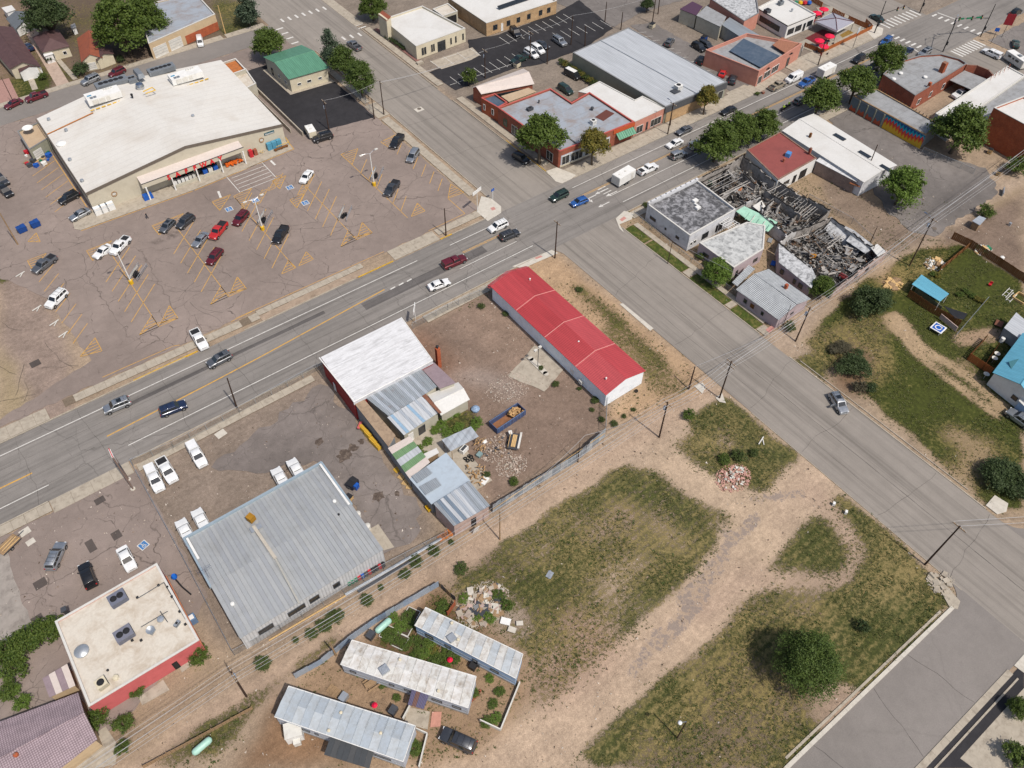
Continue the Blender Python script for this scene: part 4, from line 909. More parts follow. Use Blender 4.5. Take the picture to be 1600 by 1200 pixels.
flat('store_annex','small sage dock building with a dish beside the left wall of the big store',[(27,205),(62,190),(76,215),(45,234)],3.4,B['sage'],R['tan'],.3,B['greycap'],[('S',.1,.5,.3,2.4,'garage')])
flat('store_rear_block','small block with a rusty orange roof at the rear corner of the big store',[(337,101),(368,91),(384,108),(356,118)],4.2,M['beige'],plain('rusty_orange_deck',S(196,120,66),.9,0,.25,1,space='World',dirt=S(110,84,70)),.5,B['coping'])
flat('store_dock','low loading dock block with a dark opening behind the big store',[(356,118),(384,107),(400,130),(368,146)],3.4,M['beige'],R['ivory'],.3,B['coping'],[('W',.3,.8,.3,2.6,'hole')])
wl_=MB();wl_.box((65.4,184.5,.55),(.3,27,1.3));wl_.box((63.6,186,.55),(.2,24,1.2));SG('retaining_wall',wl_,M['conc'],'long pale concrete retaining wall between the store and the black lot','wall')
# ---------------------------------------------------------------- green roofed hall
gr,gp=gable('green_roofed_hall','cream hall with a sea green metal gable roof beside the black lot',[(411,89),(451,124),(514,106),(471,70)],3.9,5.4,M['cream'],R['green'],8,[('S',.17,.27,1.3,2.0,'window'),('S',.42,.54,1.3,2.1,'window'),('S',.72,.82,1.3,2.0,'window'),('W',.2,.27,.2,2.2,'door'),('W',.5,.58,1.2,2,'window'),('W',.75,.85,1.2,2,'window')],wp=None)
pg=inset(gp,-1.0);sheet('hall_apron',[(v.x,v.y) for v in pg],.05,M['conc'])
c=P(483,122,2.4);BD('ring_emblem',MB().lathe((c.x,gp[side(gp,'S')].y-.08,2.9),[(.5,-.04),(.5,.04),(.4,.04),(.4,-.04)],20,axis='Y',cap=False),M['white'],gr)
# ---------------------------------------------------------------- cream office building (two blocks and a tower)
of,op=flat('cream_office','cream one storey office with flat roofs and tall slit windows',[(598,30),(660,9),(727,44),(650,72),(629,55)],4.0,M['cream'],R['white'],.5,B['coping'],
    [('S',.1,.14,.8,2.8,'dark'),('S',.15,.19,.8,2.8,'dark'),('S',.29,.32,.8,2.8,'dark'),('S',.33,.36,.8,2.8,'dark'),('S',.42,.58,.1,2.9,'dark'),('S',.68,.71,.9,2.7,'dark'),('S',.78,.81,.9,2.7,'dark'),('S',.93,.96,.9,2.7,'dark')])
c=P(598,32,5);BD('tower',MB().box((c.x+.6,c.y-.2,3.1),(1.5,4.5,6.2)),M['cream'],of);BD('tower_slope',MB().slab([(c.x-.2,c.y-2.5,5.9),(c.x+1.4,c.y-2.5,6.7),(c.x+1.4,c.y+2.1,6.7),(c.x-.2,c.y+2.1,5.9)],.12),R['orange'],of)
flat('drive_through_canopy','flat white canopy behind the cream office',[(676,14),(700,5),(715,17),(692,25)],3.4,M['beige'],R['ivory'],.25,B['coping'],[('S',.1,.9,.3,2.6,'hole')])
# ---------------------------------------------------------------- tan brick building with solar panels
tb,tp=flat('tan_brick_building','long tan brick building with white roof and solar panels at the top edge',[(700,-4),(760,36),(870,1),(800,-40)],3.9,B['bricktan'],R['white'],.35,B['coping'],
    [('S',.09,.15,1.1,2.6,'dark'),('S',.2,.23,.2,2.4,'panel'),('S',.28,.33,1.1,2.6,'dark'),('S',.42,.47,1.1,2.6,'dark'),('S',.57,.62,1.1,2.6,'dark'),('S',.74,.79,1.1,2.6,'dark'),('S',.86,.91,1.1,2.6,'dark')])
for i in range(14):
    c=P(782+i*6.2,11-i*2.1,4.1);BD('solar_panel',MB().slab([(c.x-.8,c.y-.6,3.9),(c.x+.8,c.y-.6,3.9),(c.x+.8,c.y+.6,4.4),(c.x-.8,c.y+.6,4.4)],.05),M['glass'],tb)
# ---------------------------------------------------------------- big pale metal warehouse shop
wh,wp_=flat('metal_shop_building','big sage walled shop with a huge pale ribbed roof and dark front band',[(895,82),(982,43),(1136,128),(1040,167)],4.6,B['sage'],R['metalwhite'],.06,B['greycap'],[('S',.74,.84,.2,2.6,'shop'),('S',.88,.97,.2,2.6,'shop')])
i=side(wp_,'S');a,b=wp_[i],wp_[(i+1)%4];mb=MB();mb.box(((a.x+b.x)/2,(a.y+b.y)/2-.12,3.7),((b-a).length+.2,.2,1.7),math.atan2((b-a).y,(b-a).x));BD('front_band',mb,plain('charcoal_band',S(92,94,98),.7),wh)
mb=MB();mb.box(((a.x*.62+b.x*.38),(a.y*.62+b.y*.38)-.08,1.4),((b-a).length*.7,.1,2.8),math.atan2((b-a).y,(b-a).x));BD('brick_front',mb,B['bricktan'],wh)
c=a.lerp(b,.62);text('m',(c.x,c.y-.26,3.3),(PI/2,0,0),1.5,plain('orange_sign',S(230,120,50),.5),wh,.06)
hvac(wh,(1060,135),4.6,1.8,1.6,.9,1,0,M['white']);rbox(wh,'roof_hatch',(1055,143),4.6,.2,(2.2,1.8),M['dgrey'])
gm_=MB();r0=PL([(938,63),(1090,147)],4.62);gm_.tube(r0[0],r0[1],.12,n=5);BD('ridge_cap',gm_,M['steel'],wh)
# ---------------------------------------------------------------- corner shop block (red coping) and neighbours
cs,cp_=flat('corner_shop','corner brick shop block with red coping and patched blue grey roof',[(778,168),(860,138),(893,160),(921,144),(991,190),(876,236),(873,236)],4.6,B['brickred'],R['greyblue'],.45,B['redcap'],
    [('W',.1,.16,1,2.8,'greenw'),('W',.24,.34,.3,2.8,'shop'),('W',.82,.92,.4,2.8,'shop')])
yS=cp_[side(cp_,'S')].y
i=side(cp_,'S');a,b=cp_[i],cp_[(i+1)%len(cp_)]
for t0,t1,k in((.02,.12,'shop'),(.14,.3,'shop'),(.33,.48,'shop'),(.5,.66,'shop')):opening(cs,a,b,t0,t1,.5,2.9,k,.10)
BD('shop_front',MB().box(((a.x*.66+b.x*.34),(a.y*.66+b.y*.34)-.02,1.6),((b-a).length*.66,.12,3.1),math.atan2((b-a).y,(b-a).x)),plain('pale_blue_front',S(196,204,214),.7),cs)
BD('cream_front',MB().box(((a.x*.7+b.x*.3),(a.y*.7+b.y*.3)-.06,.3),((b-a).length*.6,.16,.5),math.atan2((b-a).y,(b-a).x)),M['cream'],cs)
BD('fascia_orange',MB().box(((a.x*.14+b.x*.86),(a.y*.14+b.y*.86)-.1,3.9),((b-a).length*.3,.14,1.0),math.atan2((b-a).y,(b-a).x)),B['orangecap'],cs)
aw=a.lerp(b,.75);aw2=a.lerp(b,.99);BD('awning',MB().slab([(aw.x,aw.y-1.5,2.2),(aw2.x,aw2.y-1.5,2.2),(aw2.x,aw2.y-.05,3.3),(aw.x,aw.y-.05,3.3)],.06),R['green'],cs)
for k in range(9):q=aw.lerp(aw2,k/8);BD('awning_rib',MB().tube((q.x,q.y-1.5,2.24),(q.x,q.y-.08,3.34),.04,n=4),M['green'],cs)
hvac(cs,(927,190),4.2,1.3,1.2,.9,1,0,M['white']);hvac(cs,(828,170),4.2,1.6,1.0,.5,1,0,M['dgrey']);vent(cs,(842,161),4.2,.15,.8,M['black']);vent(cs,(925,172),4.2,.3,.8,M['dgrey'])
c=P(945,180,4.2);BD('rust_stain_sheet',MB().box((c.x,c.y,4.18),(4.6,2.6,.03),.2),plain('rusty_brown_sheet',S(110,66,58),.9),cs);BD('roof_divider',MB().box((P(875,205,4.4).x,P(875,205,4.4).y,4.35),(.25,14,.3)),B['greycap'],cs)
flat('brick_annex','small red brick annex with a dark flat roof on the side street',[(752,153),(773,146),(793,160),(778,168)],4.1,B['brickorange'],R['darkblue'],.4,B['redcap'],[('W',.12,.24,1.2,2.8,'window'),('W',.62,.76,1.2,2.8,'window')])
gable('pale_roofed_shop','brick shop with a broad pale pink sheet roof behind the annex',[(736,137),(752,147),(835,131),(818,107)],3.6,4.8,B['brickred'],R['paleroof'],0,[('W',.2,.8,.3,2.6,'dark')])
lean('sandy_roof_lean_to','low sandy roof between the pale roof and the corner shop',[(783,150),(795,159),(838,143),(826,137)],3.0,M['tan'],R['tan'])
flat('white_roof_shop','narrow pink fronted shop with a long bright white roof',[(904,143),(937,127),(992,156),(1004,150),(1040,168),(992,190),(922,147)],4.2,B['pink'],R['white'],.12,B['coping'],[('S',.08,.3,.3,2.4,'shop'),('S',.4,.46,.2,2.4,'door'),('S',.55,.9,.3,2.4,'shop')])
# ---------------------------------------------------------------- pink shop with blue roof
pk,pp_=flat('pink_shop','pink stucco shop front with a slate blue roof slope',[(1103,77),(1151,60),(1215,78),(1252,66),(1187,110)] if False else[(1103,78),(1167,52),(1253,68),(1186,111)],4.6,B['pink'],R['greyroof'],.9,B['pink'],
    [('S',.03,.12,.3,2.6,'shop'),('S',.16,.31,.8,2.8,'window'),('S',.34,.50,.8,2.8,'window'),('S',.70,.76,.1,2.6,'door')])
BD('blue_roof_slope',MB().slab(ccw(PL([(1140,79),(1162,60),(1218,87),(1188,105)],4.2)),.2),R['darkblue'],pk)
BD('tile_roof_slope',MB().slab(ccw(PL([(1207,70),(1222,58),(1247,68),(1228,83)],4.6)),.2),plain('rusty_tile',S(168,116,92),.8,0,.3,3),pk)
for t in(.22,.76):
    i=side(pp_,'S');c=pp_[i].lerp(pp_[(i+1)%4],t);BD('wall_emblem',MB().box((c.x,c.y-.08,3.5),(1.6,.06,.35)).box((c.x,c.y-.08,3.7),(.5,.06,.3)),M['black'],pk)
lean('long_grey_rear_wing','long low wing with pale blue grey roof behind the pink shop',[(1127,38),(1188,78),(1215,72),(1140,27)],3.6,B['greywall'],R['steel'])
lean('grey_rear_shed','grey shed roof between the purple roof and the long wing',[(1088,24),(1126,42),(1135,26),(1104,9)],4.2,M['beige'],R['greyroof'])
lean('purple_roofed_shed','beige shed with a dark purple roof at the end of the row',[(1062,14),(1088,24),(1098,10),(1082,2)],4.0,M['beige'],plain('dark_purple_sheet',S(88,62,84),.7))
flat('weathered_flat_roof','pink walled building with a dark streaked flat roof at the top edge',[(1110,-2),(1163,33),(1186,20),(1180,-18),(1140,-22)],4.6,B['pink'],R['ash'],.3,B['greycap'])
# ---------------------------------------------------------------- white diner with patio
dn,dp=flat('white_diner','white diner with black trim, a bright flat roof and long side windows',[(1183,12),(1222,-8),(1275,22),(1231,40)],4.0,M['white'],R['white'],.35,B['coping'],
    [('W',.15,.8,1.0,2.6,'dark'),('S',.06,.28,.9,2.6,'dark'),('S',.33,.55,.9,2.6,'dark'),('S',.62,.7,.2,2.5,'dark'),('S',.75,.95,1.0,2.6,'dark')])
BD('black_trim',MB().loft([[(v.x,v.y,3.75) for v in inset(dp,-.06)],[(v.x,v.y,3.95) for v in inset(dp,-.06)]],cap=False),M['black'],dn)
hvac(dn,(1199,17),3.7,1.8,1.4,.9,1,0,M['dgrey']);hvac(dn,(1220,4),3.7,1.6,1.2,.9,1,0,M['grey']);vent(dn,(1237,18),3.7,.25,.8)
sheet('patio_paving',PL([(1240,70),(1297,45),(1275,12),(1300,10),(1362,46),(1283,86)]),.06,plain('patio_concrete',S(172,164,150),.9,0,.15,1,space='World'))
sheet('patio_carpet',PL([(1258,60),(1285,46),(1305,52),(1280,72)]),.075,plain('dark_red_carpet',S(112,40,44),.95,0,.4,2,space='World'));sheet('patio_carpet',PL([(1312,55),(1326,47),(1340,55),(1320,63)]),.075,plain('ochre_turf',S(150,120,60),.95,0,.3,2,space='World'))
def boards(name,label,pts,h,mat,cat='fence',group=None,bw=.3,post=2.4,z0=0,th=.05,railm=None,gap=.02):
    """board fence: every board a part, with posts and rails"""
    w=[Vector((v[0],v[1],0)) for v in pts];c=sum(w,Vector())/len(w);root=TH(name,label,cat,(c.x,c.y,0),group)
    rail=MB();me=None;base=MB().box((0,0,h/2),(bw-gap,th*.5,h))
    for a,b in zip(w,w[1:]):
        L=(b-a).length;u=(b-a)/L;rz=math.atan2(u.y,u.x);n=max(1,int(L/bw));nr=Vector((-u.y,u.x,0))
        for i in range(n):
            p=a+u*((i+.5)*L/n)
            if me is None:o=bpy.data.meshes.new('board');o.from_pydata(base.v,[],base.f);o.materials.append(mat);me=o
            o=bpy.data.objects.new('board',me);COL.objects.link(o);o.parent=root;o.location=(p.x-c.x,p.y-c.y,z0+RU(-.03,.03));o.rotation_euler=(RU(-.015,.015),RU(-.012,.012),rz)
        for z in(.35,h*.82):rail.box((a+b)/2+nr*.05+Vector((0,0,z)),(L,.05,.09),rz)
        k=max(1,int(L/post))
        for i in range(k+1):rail.box(a.lerp(b,i/k)+nr*.09+Vector((0,0,h/2)),(.1,.1,h+.06),rz)
    BD('post_and_rail',rail,railm or mat,root);return root
pf=plain('orange_cedar_boards',S(178,104,56),.8,0,.35,3,dirt=S(120,64,36))
boards('patio_fence','orange cedar board fence round the diner patio',PL([(1256,73),(1283,84),(1362,46),(1352,36)]),1.3,pf,bw=.6)
boards('patio_screen','short cedar lattice screen behind the patio, longer piece',PL([(1325,30),(1357,44)],.4),1.5,pf,bw=.5);boards('patio_screen','short cedar lattice screen at the upper patio corner',PL([(1300,18),(1318,27)],.4),1.5,pf,bw=.5);boards('patio_screen','short cedar lattice screen at the top edge behind the red umbrellas',PL([(1268,0),(1284,9)],.4),1.5,pf,bw=.5)
q=PL([(1274,33),(1301,20),(1334,34),(1308,48)],3.0);sc_=TH('shade_canopy','large square patio canopy with translucent grey top and red cross beams','canopy',tuple((sum(q,Vector())/4)[:2])+(0,))
cm_=sum(q,Vector())/4+Vector((0,0,1.0));
for i in range(4):BD('canopy_sheet',MB().slab(ccw([q[i],q[(i+1)%4],cm_]),.05),plain('translucent_grey_sheet',S(170,170,182),.5),sc_);BD('canopy_beam',MB().tube(q[i]+Vector((0,0,.08)),cm_+Vector((0,0,.08)),.10,n=4),plain('dark_red_beam',S(96,40,48),.6),sc_);BD('post',MB().tube((q[i].x,q[i].y,0),q[i],.08),M['dgrey'],sc_)
mb=MB();qi=inset(ccw([Vector(v) for v in q]),.0);mb.loft([[(v.x,v.y,2.55) for v in inset(qi,-.1)],[(v.x,v.y,3.08) for v in inset(qi,-.1)]],cap=False);BD('white_valance',mb,M['white'],sc_)
def umbrella(px,label,col='um'):
    c=P(*px,2.4);t=TH('umbrella',label,'umbrella',(c.x,c.y,0),'red umbrellas on the patio');n=8
    mb=MB();vs=[(c.x,c.y,2.75)]+[(c.x+1.45*math.cos(2*PI*i/n),c.y+1.45*math.sin(2*PI*i/n),2.2) for i in range(n)];mb.add(vs,[(0,i+1,(i+1)%n+1) for i in range(n)]);mb.loft([[v for v in vs[1:]],[(v[0],v[1],v[2]-.15) for v in vs[1:]]],cap=False)
    BD('canopy',mb,UM,t);BD('pole',MB().tube((c.x,c.y,0),(c.x,c.y,2.8),.03),M['chrome'],t)
    BD('tabletop',MB().lathe((c.x,c.y,.72),[(.55,0),(.55,.04)],14),M['dgrey'],t)
    ch=MB()
    for k in range(4):a=k*PI/2+.5;x,y=c.x+1.15*math.cos(a),c.y+1.15*math.sin(a);ch.box((x,y,.45),(.42,.42,.05),a).box((x+.2*math.cos(a),y+.2*math.sin(a),.75),(.05,.42,.5),a)
    for k in range(4):a=k*PI/2+.5;o=SG('patio_chair',MB().box((c.x+1.5*math.cos(a),c.y+1.5*math.sin(a),.45),(.45,.45,.06),a).box((c.x+1.7*math.cos(a),c.y+1.7*math.sin(a),.78),(.05,.45,.55),a).box((c.x+1.5*math.cos(a),c.y+1.5*math.sin(a),.22),(.36,.36,.4),a),M['dgrey'] if k%2 else M['red'],'patio chair at an umbrella table of the diner','chair','patio chairs')
UM=plain('bright_red_canvas',(.62,.01,.05),.7)
for px,l in(((1277,19),'red umbrella near the diner wall at the top of the patio'),((1288,13),'red umbrella at the upper patio edge beside another'),((1281,62),'bright red umbrella at the middle of the lower patio'),((1288,71),'bright red umbrella nearest the street fence'),((1297,55),'dark crimson umbrella beside the canopy')):umbrella(px,l)
for i,k in enumerate(('green','yellowp','red','blue')):
    c=P(1244+i*7,3,.8);SG('play_cushion',MB().lathe((c.x,c.y,0),[(.5,0),(.75,.5),(.55,1.0)],10),M[k],'%s play piece by the diner at the top edge'%('green','yellow','red','blue')[i],'play piece',None,40)
# ---------------------------------------------------------------- mural building
mr,mp=flat('mural_building','long low building with a colourful zigzag mural along its wall',[(1330,146),(1368,141),(1469,192),(1455,220)] if False else[(1333,149),(1370,139),(1468,194),(1447,211)],3.9,B['greywall'],R['greyroof'],.25,M['wood'])
i=[k for k in range(4) if abs(mp[k].x-mp[(k+1)%4].x)<6 and mp[k].x<sum(v.x for v in mp)/4+1]
a,b=max(((mp[k],mp[(k+1)%4]) for k in range(4)),key=lambda e:-((e[0].x+e[1].x)/2)+(abs((e[0]-e[1]).length)>12)*50)
L=(b-a).length;u=(b-a)/L;nr=Vector((u.y,-u.x,0))
def wallpoly(pts,mat,name,off=.05):
    v=[a+u*(L*s)+nr*off+Vector((0,0,z-a.z)) for s,z in pts];return BD(name,MB().poly(v),mat,mr)
cols=[('mural_yellow',S(240,190,60)),('mural_orange',S(240,120,50)),('mural_red',S(226,70,80)),('mural_turquoise',S(40,170,190)),('mural_blue',S(30,90,150))]
order=a.y>b.y
for k,(nm,cc_) in enumerate(cols):
    mt=plain(nm,cc_,.8,0,.1,2);n2=12
    for j in range(n2):
        s0,s1=[.0+.52*j/n2,.0+.52*(j+1)/n2] if not order else[.48+.52*j/n2,.48+.52*(j+1)/n2]
        sm=(s0+s1)/2
        def hgt(kk,s):return max(.02,min(3.6,[.02,.8,1.4,2.05,2.85,3.6][kk]+(.4*math.sin(s*14) if 0<kk<5 else 0)))
        lo0,lo1=hgt(k,s0),hgt(k,s1);hi0,hi1,hm=hgt(k+1,s0),hgt(k+1,s1),hgt(k+1,sm)+(.95 if k<4 else 0)
        wallpoly([(s0,lo0),(s1,lo1),(s1,hi1),(sm,min(3.6,hm)),(s0,hi0)],mt,'mural_patch',.05+.01*(5-k))
tq=plain('mural_terracotta',S(200,100,70),.8,0,.15,2);gq=plain('mural_grey_sky',S(112,128,140),.8)
for j in range(4):
    s0=(.54+.115*j) if not order else(.005+.115*j);wallpoly([(s0,.05),(s0+.105,.05),(s0+.105,3.4),(s0,3.4)],gq,'mural_panel',.05);wallpoly([(s0,.06),(s0+.105,.06),(s0+.08,1.2+.4*(j%2)),(s0+.05,.8),(s0+.02,1.6)],tq,'mural_hills',.07)
    c=a+u*(L*(s0+.11));BD('pilaster',MB().box((c.x+nr.x*.12,c.y+nr.y*.12,1.8),(.3,.3,3.6),math.atan2(u.y,u.x)),B['sage'],mr)
for k in range(18):
    e0,e1=mp[1],mp[2]
    c=P(1372+k*5.4,137+k*3.2,4.1);BD('vent_pipe',MB().tube((c.x,c.y,3.7),(c.x,c.y,4.4),.09),M['black'],mr)
# ---------------------------------------------------------------- brick hall with rounded corner, courtyard
rbk,rp=flat('rounded_brick_hall','red brick hall with a curved corner, chimney and pale grey roof',[(1380,116),(1397,98),(1438,86),(1470,84),(1500,92),(1511,99),(1430,149)],5.0,B['brickred'],R['greyroof'],.5,B['greycap'],[('S',.12,.18,1.0,2.6,'window'),('S',.35,.4,1,2.6,'window'),('S',.6,.65,1,2.6,'window'),(4,.2,.8,1,3,'window')])
c=P(1471,112,4.6);BD('chimney',MB().box((c.x,c.y,5.8),(1.2,1.2,2.8)),B['brickorange'],rbk);c=P(1451,136,4.6);BD('chimney',MB().box((c.x,c.y,5.2),(.7,.7,1.4)),B['brickorange'],rbk)
for px in((1407,116),(1396,125),(1445,122)):vent(rbk,px,4.5,.4,.5,M['white'])
lean('courtyard_canopy','flat grey canopy roof in the walled brick courtyard',[(1484,125),(1507,110),(1543,124),(1520,141)],3.2,None,R['greyroof'])
ar=MB();pts=PL([(1511,101),(1527,102),(1545,109),(1552,117)],4.8);
for p0,p1 in zip(pts,pts[1:]):ar.box(((p0.x+p1.x)/2,(p0.y+p1.y)/2,2.4),((p1-p0).length+.2,.35,4.8),math.atan2((p1-p0).y,(p1-p0).x))
SG('curved_courtyard_wall',ar,B['brickred'],'maroon curved brick parapet wall closing the courtyard','wall')
wr,wq=flat('long_white_roof_building','long building with a bright white roof running beside the courtyard',[(1462,177),(1574,103),(1602,118),(1516,178),(1490,196)],4.6,M['offwhite'],R['white'],.2,B['coping'])
for k in range(5):c=P(1550+k*7,118-k*4,5.2);BD('rail_post',MB().tube((c.x,c.y,4.4),(c.x,c.y,5.6),.05).tube((c.x,c.y,5.5),(c.x-1.2,c.y-.6,4.5),.04),B['brickred'],wr)
lean('slate_roof_wing','dark streaked low wing between white roof and tall brick wall',[(1515,178),(1532,192),(1610,148),(1610,116)],4.0,M['beige'],R['greyroof'])
tb2,tbp=flat('tall_brick_building','tall orange red brick building at the right edge with faded sign lettering',[(1553,168),(1600,150),(1680,190),(1640,215)],9.0,B['brickorange'],R['white'],.5,B['coping'])
i=side(tbp,'S');a2,b2=tbp[side(tbp,'W')],tbp[(side(tbp,'W')+1)%4]
# ---------------------------------------------------------------- red coated roof, long white roof, behind the burnt building
rr_,rq=flat('red_flat_roof_building','flat roofed building with a brick red coated roof and white rear wall',[(1167,234),(1219,206),(1276,247),(1216,281)],4.0,M['white'],R['red'],.12,B['brickred'],[('S',.45,.53,.2,2.3,'hole'),('S',.62,.8,.2,2.5,'hole'),('S',.2,.35,1,2.1,'dark')])
e=rbox(rr_,'evaporative_cooler',(1231,244),3.9,1.0,(1.3,1.1),plain('blue_tarp',S(90,150,215),.6),.3);vent(rr_,(1224,253),3.9,.22,.9,B['brickred'])
lw,lq=gable('long_white_gable_building','long white roofed workshop running back from the main street',[(1240,196),(1274,176),(1403,256),(1350,268)] if False else[(1222,204),(1272,177),(1402,258),(1350,285)],4.2,5.0,B['whitewall'],R['white'],0)
for px in((1312,213),(1351,240),(1385,262)):c=P(*px,5);BD('skylight',MB().box((c.x,c.y,4.82),(1.3,3.2,.1)),M['glass'],lw)
for px,m_ in(((1266,212),M['brownwood']),((1266,235),B['brickred'])):c=P(*px,5);BD('chimney',MB().box((c.x,c.y,5.0),(.5,.5,1.4)),m_,lw)
lean('grey_block_lean_to','lean to with a grey block wall and white sheet roof behind the red roof',[(1275,251),(1338,284),(1349,268),(1292,236)],[3.4,3.4,3.8,3.8],B['block'],R['whitestain'],0,[('S',.3,.36,1,1.8,'brown')])
lean('rusty_porch_roof','little rust brown porch roof at the foot of a tall pole',[(1327,286),(1343,292),(1353,284),(1338,277)],2.6,None,plain('rust_sheet',S(150,96,66),.9,0,.2,2))
# ---------------------------------------------------------------- white corner building and lilac house
wc,wq2=flat('white_tar_roof_building','white two level building with a mottled black tar roof at the corner',[(1012,319),(1089,281),(1150,327),(1078,368)],4.3,B['whitewall'],R['blackgravel'],.45,B['coping'],
    [('W',.10,.24,1.3,2.1,'dark'),('W',.46,.50,1.3,1.9,'dark'),('W',.72,.80,1.3,2.0,'dark'),('S',.05,.1,1,2,'window'),('S',.12,.18,1,2,'window'),('S',.3,.44,.8,2.4,'dark'),('S',.6,.75,.8,2.6,'hole')])
rbox(wc,'roof_duct',(1086,315),3.9,.5,(1.2,.9),M['white']);rbox(wc,'roof_duct',(1089,322),3.9,.35,(.4,1.6),M['white']);rbox(wc,'roof_duct',(1090,326),3.9,.5,(1.1,.9),M['white'])
mb=MB();ii=side(wq2,'N');a3,b3=wq2[ii],wq2[(ii+1)%4]
mb.box(((a3.x+b3.x)/2,(a3.y+b3.y)/2-.1,4.5),((b3-a3).length,.5,.7),math.atan2((b3-a3).y,(b3-a3).x));BD('front_parapet',mb,B['whitewall'],wc)
for k in range(10):c=a3.lerp(b3,(k+.5)/10);BD('scupper',MB().box((c.x,c.y-.1,4.86),(.3,.3,.05)),M['dgrey'],wc)
pg_=TH('pergola','white slatted pergola behind the black tar roof','pergola',tuple(P(1141,350)[:2])+(0,));q=PL([(1124,349),(1139,340),(1156,350),(1141,359)],3.2)
for i in range(6):BD('beam',MB().tube(q[0].lerp(q[1],i/5),q[3].lerp(q[2],i/5),.07,n=4),M['white'],pg_)
for i in range(5):BD('beam',MB().tube(q[0].lerp(q[3],i/4),q[1].lerp(q[2],i/4),.07,n=4),M['white'],pg_)
for v in q:BD('post',MB().tube((v.x,v.y,0),v,.07),M['white'],pg_)
ll,lp=flat('lilac_house','lilac grey stucco house with a cracked white angled roof',[(1093,379),(1167,347),(1196,352),(1193,389),(1147,418)],3.6,B['lilac'],R['gapstain'],.12,B['coping'],[('W',.16,.32,1.2,2.2,'dark'),('S',.12,.2,.3,2,'dark'),('S',.72,.86,1.1,2.1,'dark')])
hs,hq=gable('scalloped_roof_house','stucco house with scalloped pale grey shingles and a white back slope',[(1151,452),(1217,501),(1268,467),(1186,418)] if False else[(1217,500),(1267,467),(1201,420),(1150,452)],2.9,4.3,B['lilac'],R['hex'],0,[('W',.18,.26,.9,1.9,'dark'),('W',.35,.44,.9,1.9,'brown'),('W',.62,.68,.9,1.8,'dark'),('S',.45,.55,1.3,1.8,'dark')])
lean('porch_roof','small scalloped shingle porch roof at the house corner',[(1144,441),(1152,447),(1180,420),(1170,414)],2.7,None,R['hex'])
c=P(1228,449,3.9);BD('chimney',MB().box((c.x,c.y,4.2),(.6,.6,1.0)),B['brickorange'],hs)
# ---------------------------------------------------------------- grey ribbed work building
x0,x1,y0,y1=-2.3,21.2,58.8,78.4
gb_=TH('ribbed_metal_building','wide workshop under a pale grey ribbed metal roof with one rusty vent','workshop',((x0+x1)/2,(y0+y1)/2,0))
mb=MB();mb.prism([(x0+.1,y0+.1),(x1-.1,y0+.1),(x1-.1,y1-.1),(x0+.1,y1-.1)],0,4.0);BD('wall',mb,B['whitemetal'],gb_)
N=36;ym=(y0+y1)/2;rm=[plain('grey_sheet_a',S(184,188,190),.5,.2,.05,.8,.3,0,'World',S(160,160,156),.35,.4),plain('grey_sheet_b',S(178,182,186),.5,.2,.05,.8,.3,0,'World',S(160,160,156),.35,.4),plain('grey_sheet_c',S(189,192,193),.5,.2,.05,.8,.3,0,'World',S(160,160,156),.35,.4)]
strips(gb_,(x0,y0,4.1),(x1,y0,4.1),(x1,ym,4.55),(x0,ym,4.55),N,.06,rm,ribm=True,jit=.004)
strips(gb_,(x1,y1,4.1),(x0,y1,4.1),(x0,ym,4.55),(x1,ym,4.55),N,.06,rm,ribm=True,jit=.004)
bw=plain('pale_blue_trim',S(170,188,200),.5,.2,.1,2)
BD('edge_trim',MB().box(((x0+x1)/2,y1+.05,4.3),(x1-x0+.3,.35,.45)).box((x1+.05,y1-5,4.35),(.3,10,.45)).box((x0-.05,y1-5,4.35),(.3,10,.45)),bw,gb_)
BD('white_flashing',MB().box((x1-.3,y1-5,4.56),(.35,9.6,.06)).box((x0+.35,y1-2.4,4.52),(.35,4.4,.06)),M['white'],gb_)
c=P(393,812,4.6);BD('rusty_vent_box',MB().box((c.x,c.y,5.1),(1.0,1.1,1.1),.35),plain('rusty_yellow_steel',S(178,130,40),.8,.1,.3,3,dirt=S(120,84,40),damt=.8),gb_)
BD('duct_run',MB().box((P(400,825,4.6).x,P(400,825,4.6).y,4.7),(1.8,1.0,.08)),M['steel'],gb_)
a,b=P(396,822,4.7),P(430,872,4.8);BD('vent_trough',MB().box(((a.x+b.x)/2,(a.y+b.y)/2,4.72),(.5,(b-a).length,.2),math.atan2((b-a).y,(b-a).x)+PI/2),plain('beige_flashing',S(200,192,178),.7),gb_)
a,b=P(430,872,4.8),P(468,944,4.3);BD('vent_trough',MB().box(((a.x+b.x)/2,(a.y+b.y)/2,4.66),(.28,(b-a).length,.12),math.atan2((b-a).y,(b-a).x)+PI/2,M=None),plain('beige_flashing2',S(184,182,174),.7),gb_)
for px in((523,785),(364,945)):vent(gb_,px,4.3,.22,.5,M['white'])
vent(gb_,(530,806),4.3,.12,.6,M['black'])
for t0,t1,k in((.1,.2,'dark'),(.3,.42,'dark'),(.45,.52,'dark'),(.62,.67,'dark')):opening(gb_,(x0+.1,y0+.1),(x1-.1,y0+.1),t0,t1,1.6,2.9,k)
ant=TH('tv_aerial','thin rooftop television aerial on a bent mast at the left of the ribbed roof','aerial',(P(328,905,4.3).x,P(328,905,4.3).y,4.2));c=ant.location
BD('mast',MB().tube((c.x,c.y,4.2),(c.x+.1,c.y+.2,7.2),.04),M['chrome'],ant)
mb=MB().tube((c.x-1,c.y+.2,7.1),(c.x+1,c.y+.2,7.1),.03,n=4)
for i in range(8):mb.tube((c.x-1+i*.28,c.y-.5+.04*i,7.1),(c.x-1+i*.28,c.y+.9-.04*i,7.1),.02,n=4)
BD('elements',mb,M['chrome'],ant)
